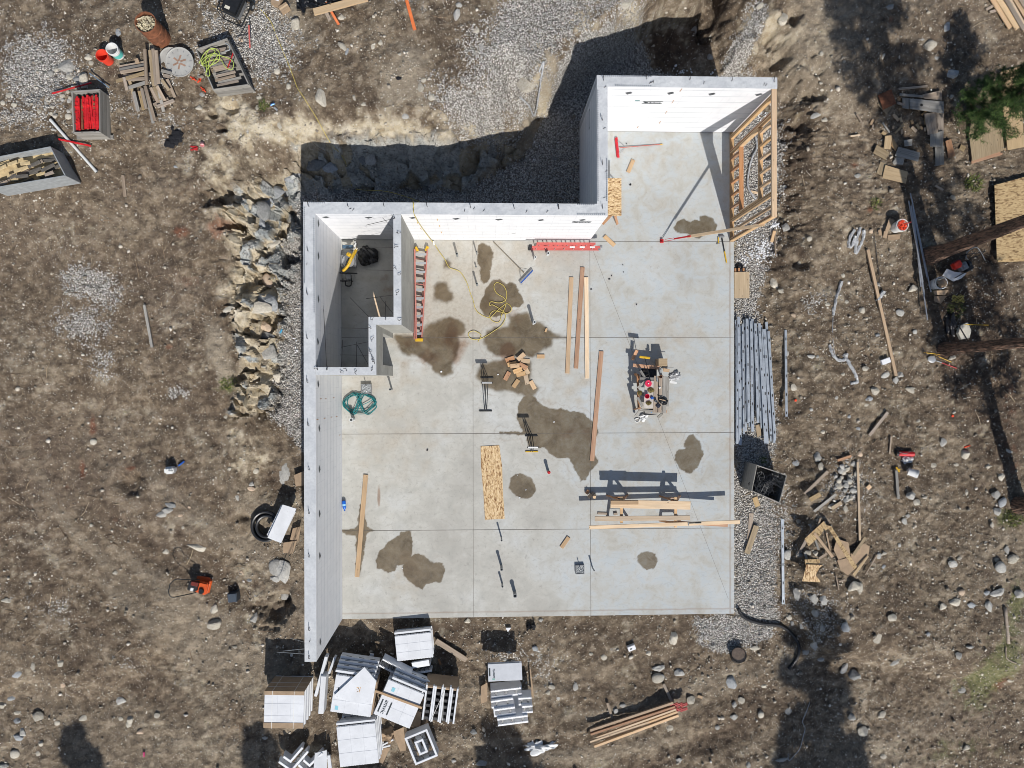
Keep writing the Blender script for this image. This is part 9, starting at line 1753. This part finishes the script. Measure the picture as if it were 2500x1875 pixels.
# ---------------------------------------------------------------- pines
BARK = None
def bark():
    t = NT('pine_bark', .95); v = t.vec((7, 7, 1.6)); d = t.vor(2.6, vec=v); n = t.noise(6, 5, .7, v)
    c = t.ramp(d, [(.05, hexc(138, 104, 84)), (.4, hexc(104, 80, 66)), (.7, hexc(44, 34, 30))]); c = t.mix(t.ramp(n, [(.4, (0, 0, 0, 1)), (.7, (.6, .6, .6, 1))]), c, hexc(150, 124, 106)); return t.out(c, t.bump(t.math('SUBTRACT', 1.0, d), 1.0, .05))
BARK = bark(); NEED = tone_mat('pine_needles', [(.05, (.012, .028, .008, 1)), (.45, (.035, .075, .018, 1)), (.8, (.09, .16, .035, 1)), (1, (.16, .22, .07, 1))])
def crown_mesh(hgt, z0, rad, nb, seed, dens=70, ndl=.13, prf=.75, wd=.009):
    """whorled limbs with needle tufts: many thin triangles spread along every limb"""
    q = np.random.default_rng(seed); V = []; T = []; LB = []
    for k in range(nb):
        u = (k+.5)/nb; z = z0+(hgt-z0)*u; a = k*2.4+q.uniform(-.3, .3); L = rad*(1-u)**prf*q.uniform(.75, 1.1)*min(1, .45+u*4)+.15; dr = q.uniform(-.15, .25)*L
        LB.append((z, a, L, dr)); n = int(dens*L/rad)+12; s = q.random(n)**.6; side = q.normal(0, .12*L+.04, n)*s
        bx = np.cos(a)*L*s-np.sin(a)*side; by = np.sin(a)*L*s+np.cos(a)*side; bz = z+dr*s+.1*L*s*s+q.normal(0, .05, n)
        for j in range(n):
            tn = q.random(); m = 9; d = q.normal(0, 1, (m, 3)); d[:, 2] += .5; d /= np.linalg.norm(d, axis=1)[:, None]; p = np.array([bx[j], by[j], bz[j]]); w = np.cross(d, q.normal(0, 1, (m, 3))); w /= np.linalg.norm(w, axis=1)[:, None]
            ln = ndl*q.uniform(.6, 1.1, (m, 1)); V.append(np.stack([p+w*wd, p-w*wd, p+d*ln], 1).reshape(-1, 3)); T += [min(1, max(0, tn*.7+.3*q.random()))]*(m*3)
    return np.concatenate(V), np.array(T), LB
def pine(lab, base, hgt, z0, rad, nb, r0, seed, lean=(0, 0), name='pine_tree', dens=70, ndl=.13, prf=.75, wd=.009):
    bz = float(gz(base[0], base[1])); t = thing(name, lab, 'pine tree', (base[0], base[1], bz-.05), 0, None)
    bm = bmesh.new(); n = 14; rings = []; q = random.Random(seed)
    for i in range(17):
        u = i/16; r = r0*(1-u)**.8*(1+.9*max(0, .06-u)/.06*.5)+.012; cx = lean[0]*u*hgt+.06*math.sin(u*7+seed); cy = lean[1]*u*hgt+.05*math.cos(u*6+seed)
        rings.append([bm.verts.new((cx+r*(1+.06*q.uniform(-1, 1))*math.cos(2*PI*k/n), cy+r*(1+.06*q.uniform(-1, 1))*math.sin(2*PI*k/n), u*hgt)) for k in range(n)])
    for A_, B_ in zip(rings, rings[1:]):
        for k in range(n): bm.faces.new((A_[k], A_[(k+1) % n], B_[(k+1) % n], B_[k]))
    part('trunk', bm, BARK, t, smooth=True)
    V, T, LB = crown_mesh(hgt, z0, rad, nb, seed, dens, ndl, prf, wd); u = (V[:, 2]/hgt)[:, None]; V[:, 0:1] += lean[0]*u*hgt; V[:, 1:2] += lean[1]*u*hgt
    o = npmesh('crown', V, np.arange(len(V)).reshape(-1, 3), NEED, parent=t); vcol(o, 'tone', np.stack([T, T, T, T*0+1], 1))
    bm = bmesh.new()
    for z, a, L, dr in LB:
        cx = lean[0]*z; cy = lean[1]*z; cyl(bm, (cx, cy, z), (cx+math.cos(a)*L*.9, cy+math.sin(a)*L*.9, z+dr*.9+.08*L), .012+.012*L, .006, n=5)
    part('limb', bm, BARK, t); return t
b = P('B4', 1400, 565); pine('tall pine whose leaning trunk crosses the strand board at the right edge', b, 15, 7.5, 1.8, 50, .21, 3, (.0, .035), ndl=.26, wd=.02, prf=.6, dens=50)
b = P('B4', 1520, 1330); pine('tall pine with trunk running to the right edge above the shovel', b, 14.5, 8.2, 1.8, 50, .17, 4, (.0, -.01), ndl=.26, wd=.02, prf=.6, dens=50)
b = P('C4', 2130, 1112); pine('tall pine at the right edge casting the narrow trunk shadow upward', b, 14, 3.4, 1.7, 60, .2, 5, ndl=.26, wd=.016, prf=.6, dens=42)
b = P('A4', 1690, 960); pine('young green pine growing among the plywood sheets', b, 3.4, .3, 1.15, 46, .05, 6, (.12, .02), 'young_pine', dens=150, ndl=.15, wd=.0055)
for k, (x, y, h, z0, r, l) in enumerate([(11.9, -21.9, 14.6, 1.5, 2.1, 'pine beyond the bottom edge whose shade falls across the soil at the lower right'), (-10.9, -20.5, 8.8, 3, 1.0, 'pine beyond the bottom edge shading the lower left soil'), (-5.0, -20.9, 9.2, 3, 1.0, 'pine beyond the bottom edge shading the foam forms'), (-2.2, -19.4, 7.8, 2.5, .8, 'thin pine beyond the bottom edge shading the lowest foam bundle'), (2.9, -21.0, 9.2, 3, 1.6, 'pine beyond the bottom edge shading soil below the stepped stack'),
                                             ]):
    pine(l, (x, y), h, z0, r, 60, .16, 20+k, (.2 if k == 0 else 0, 0), dens=130 if k == 0 else 70, ndl=.34, prf=.45, wd=.035)
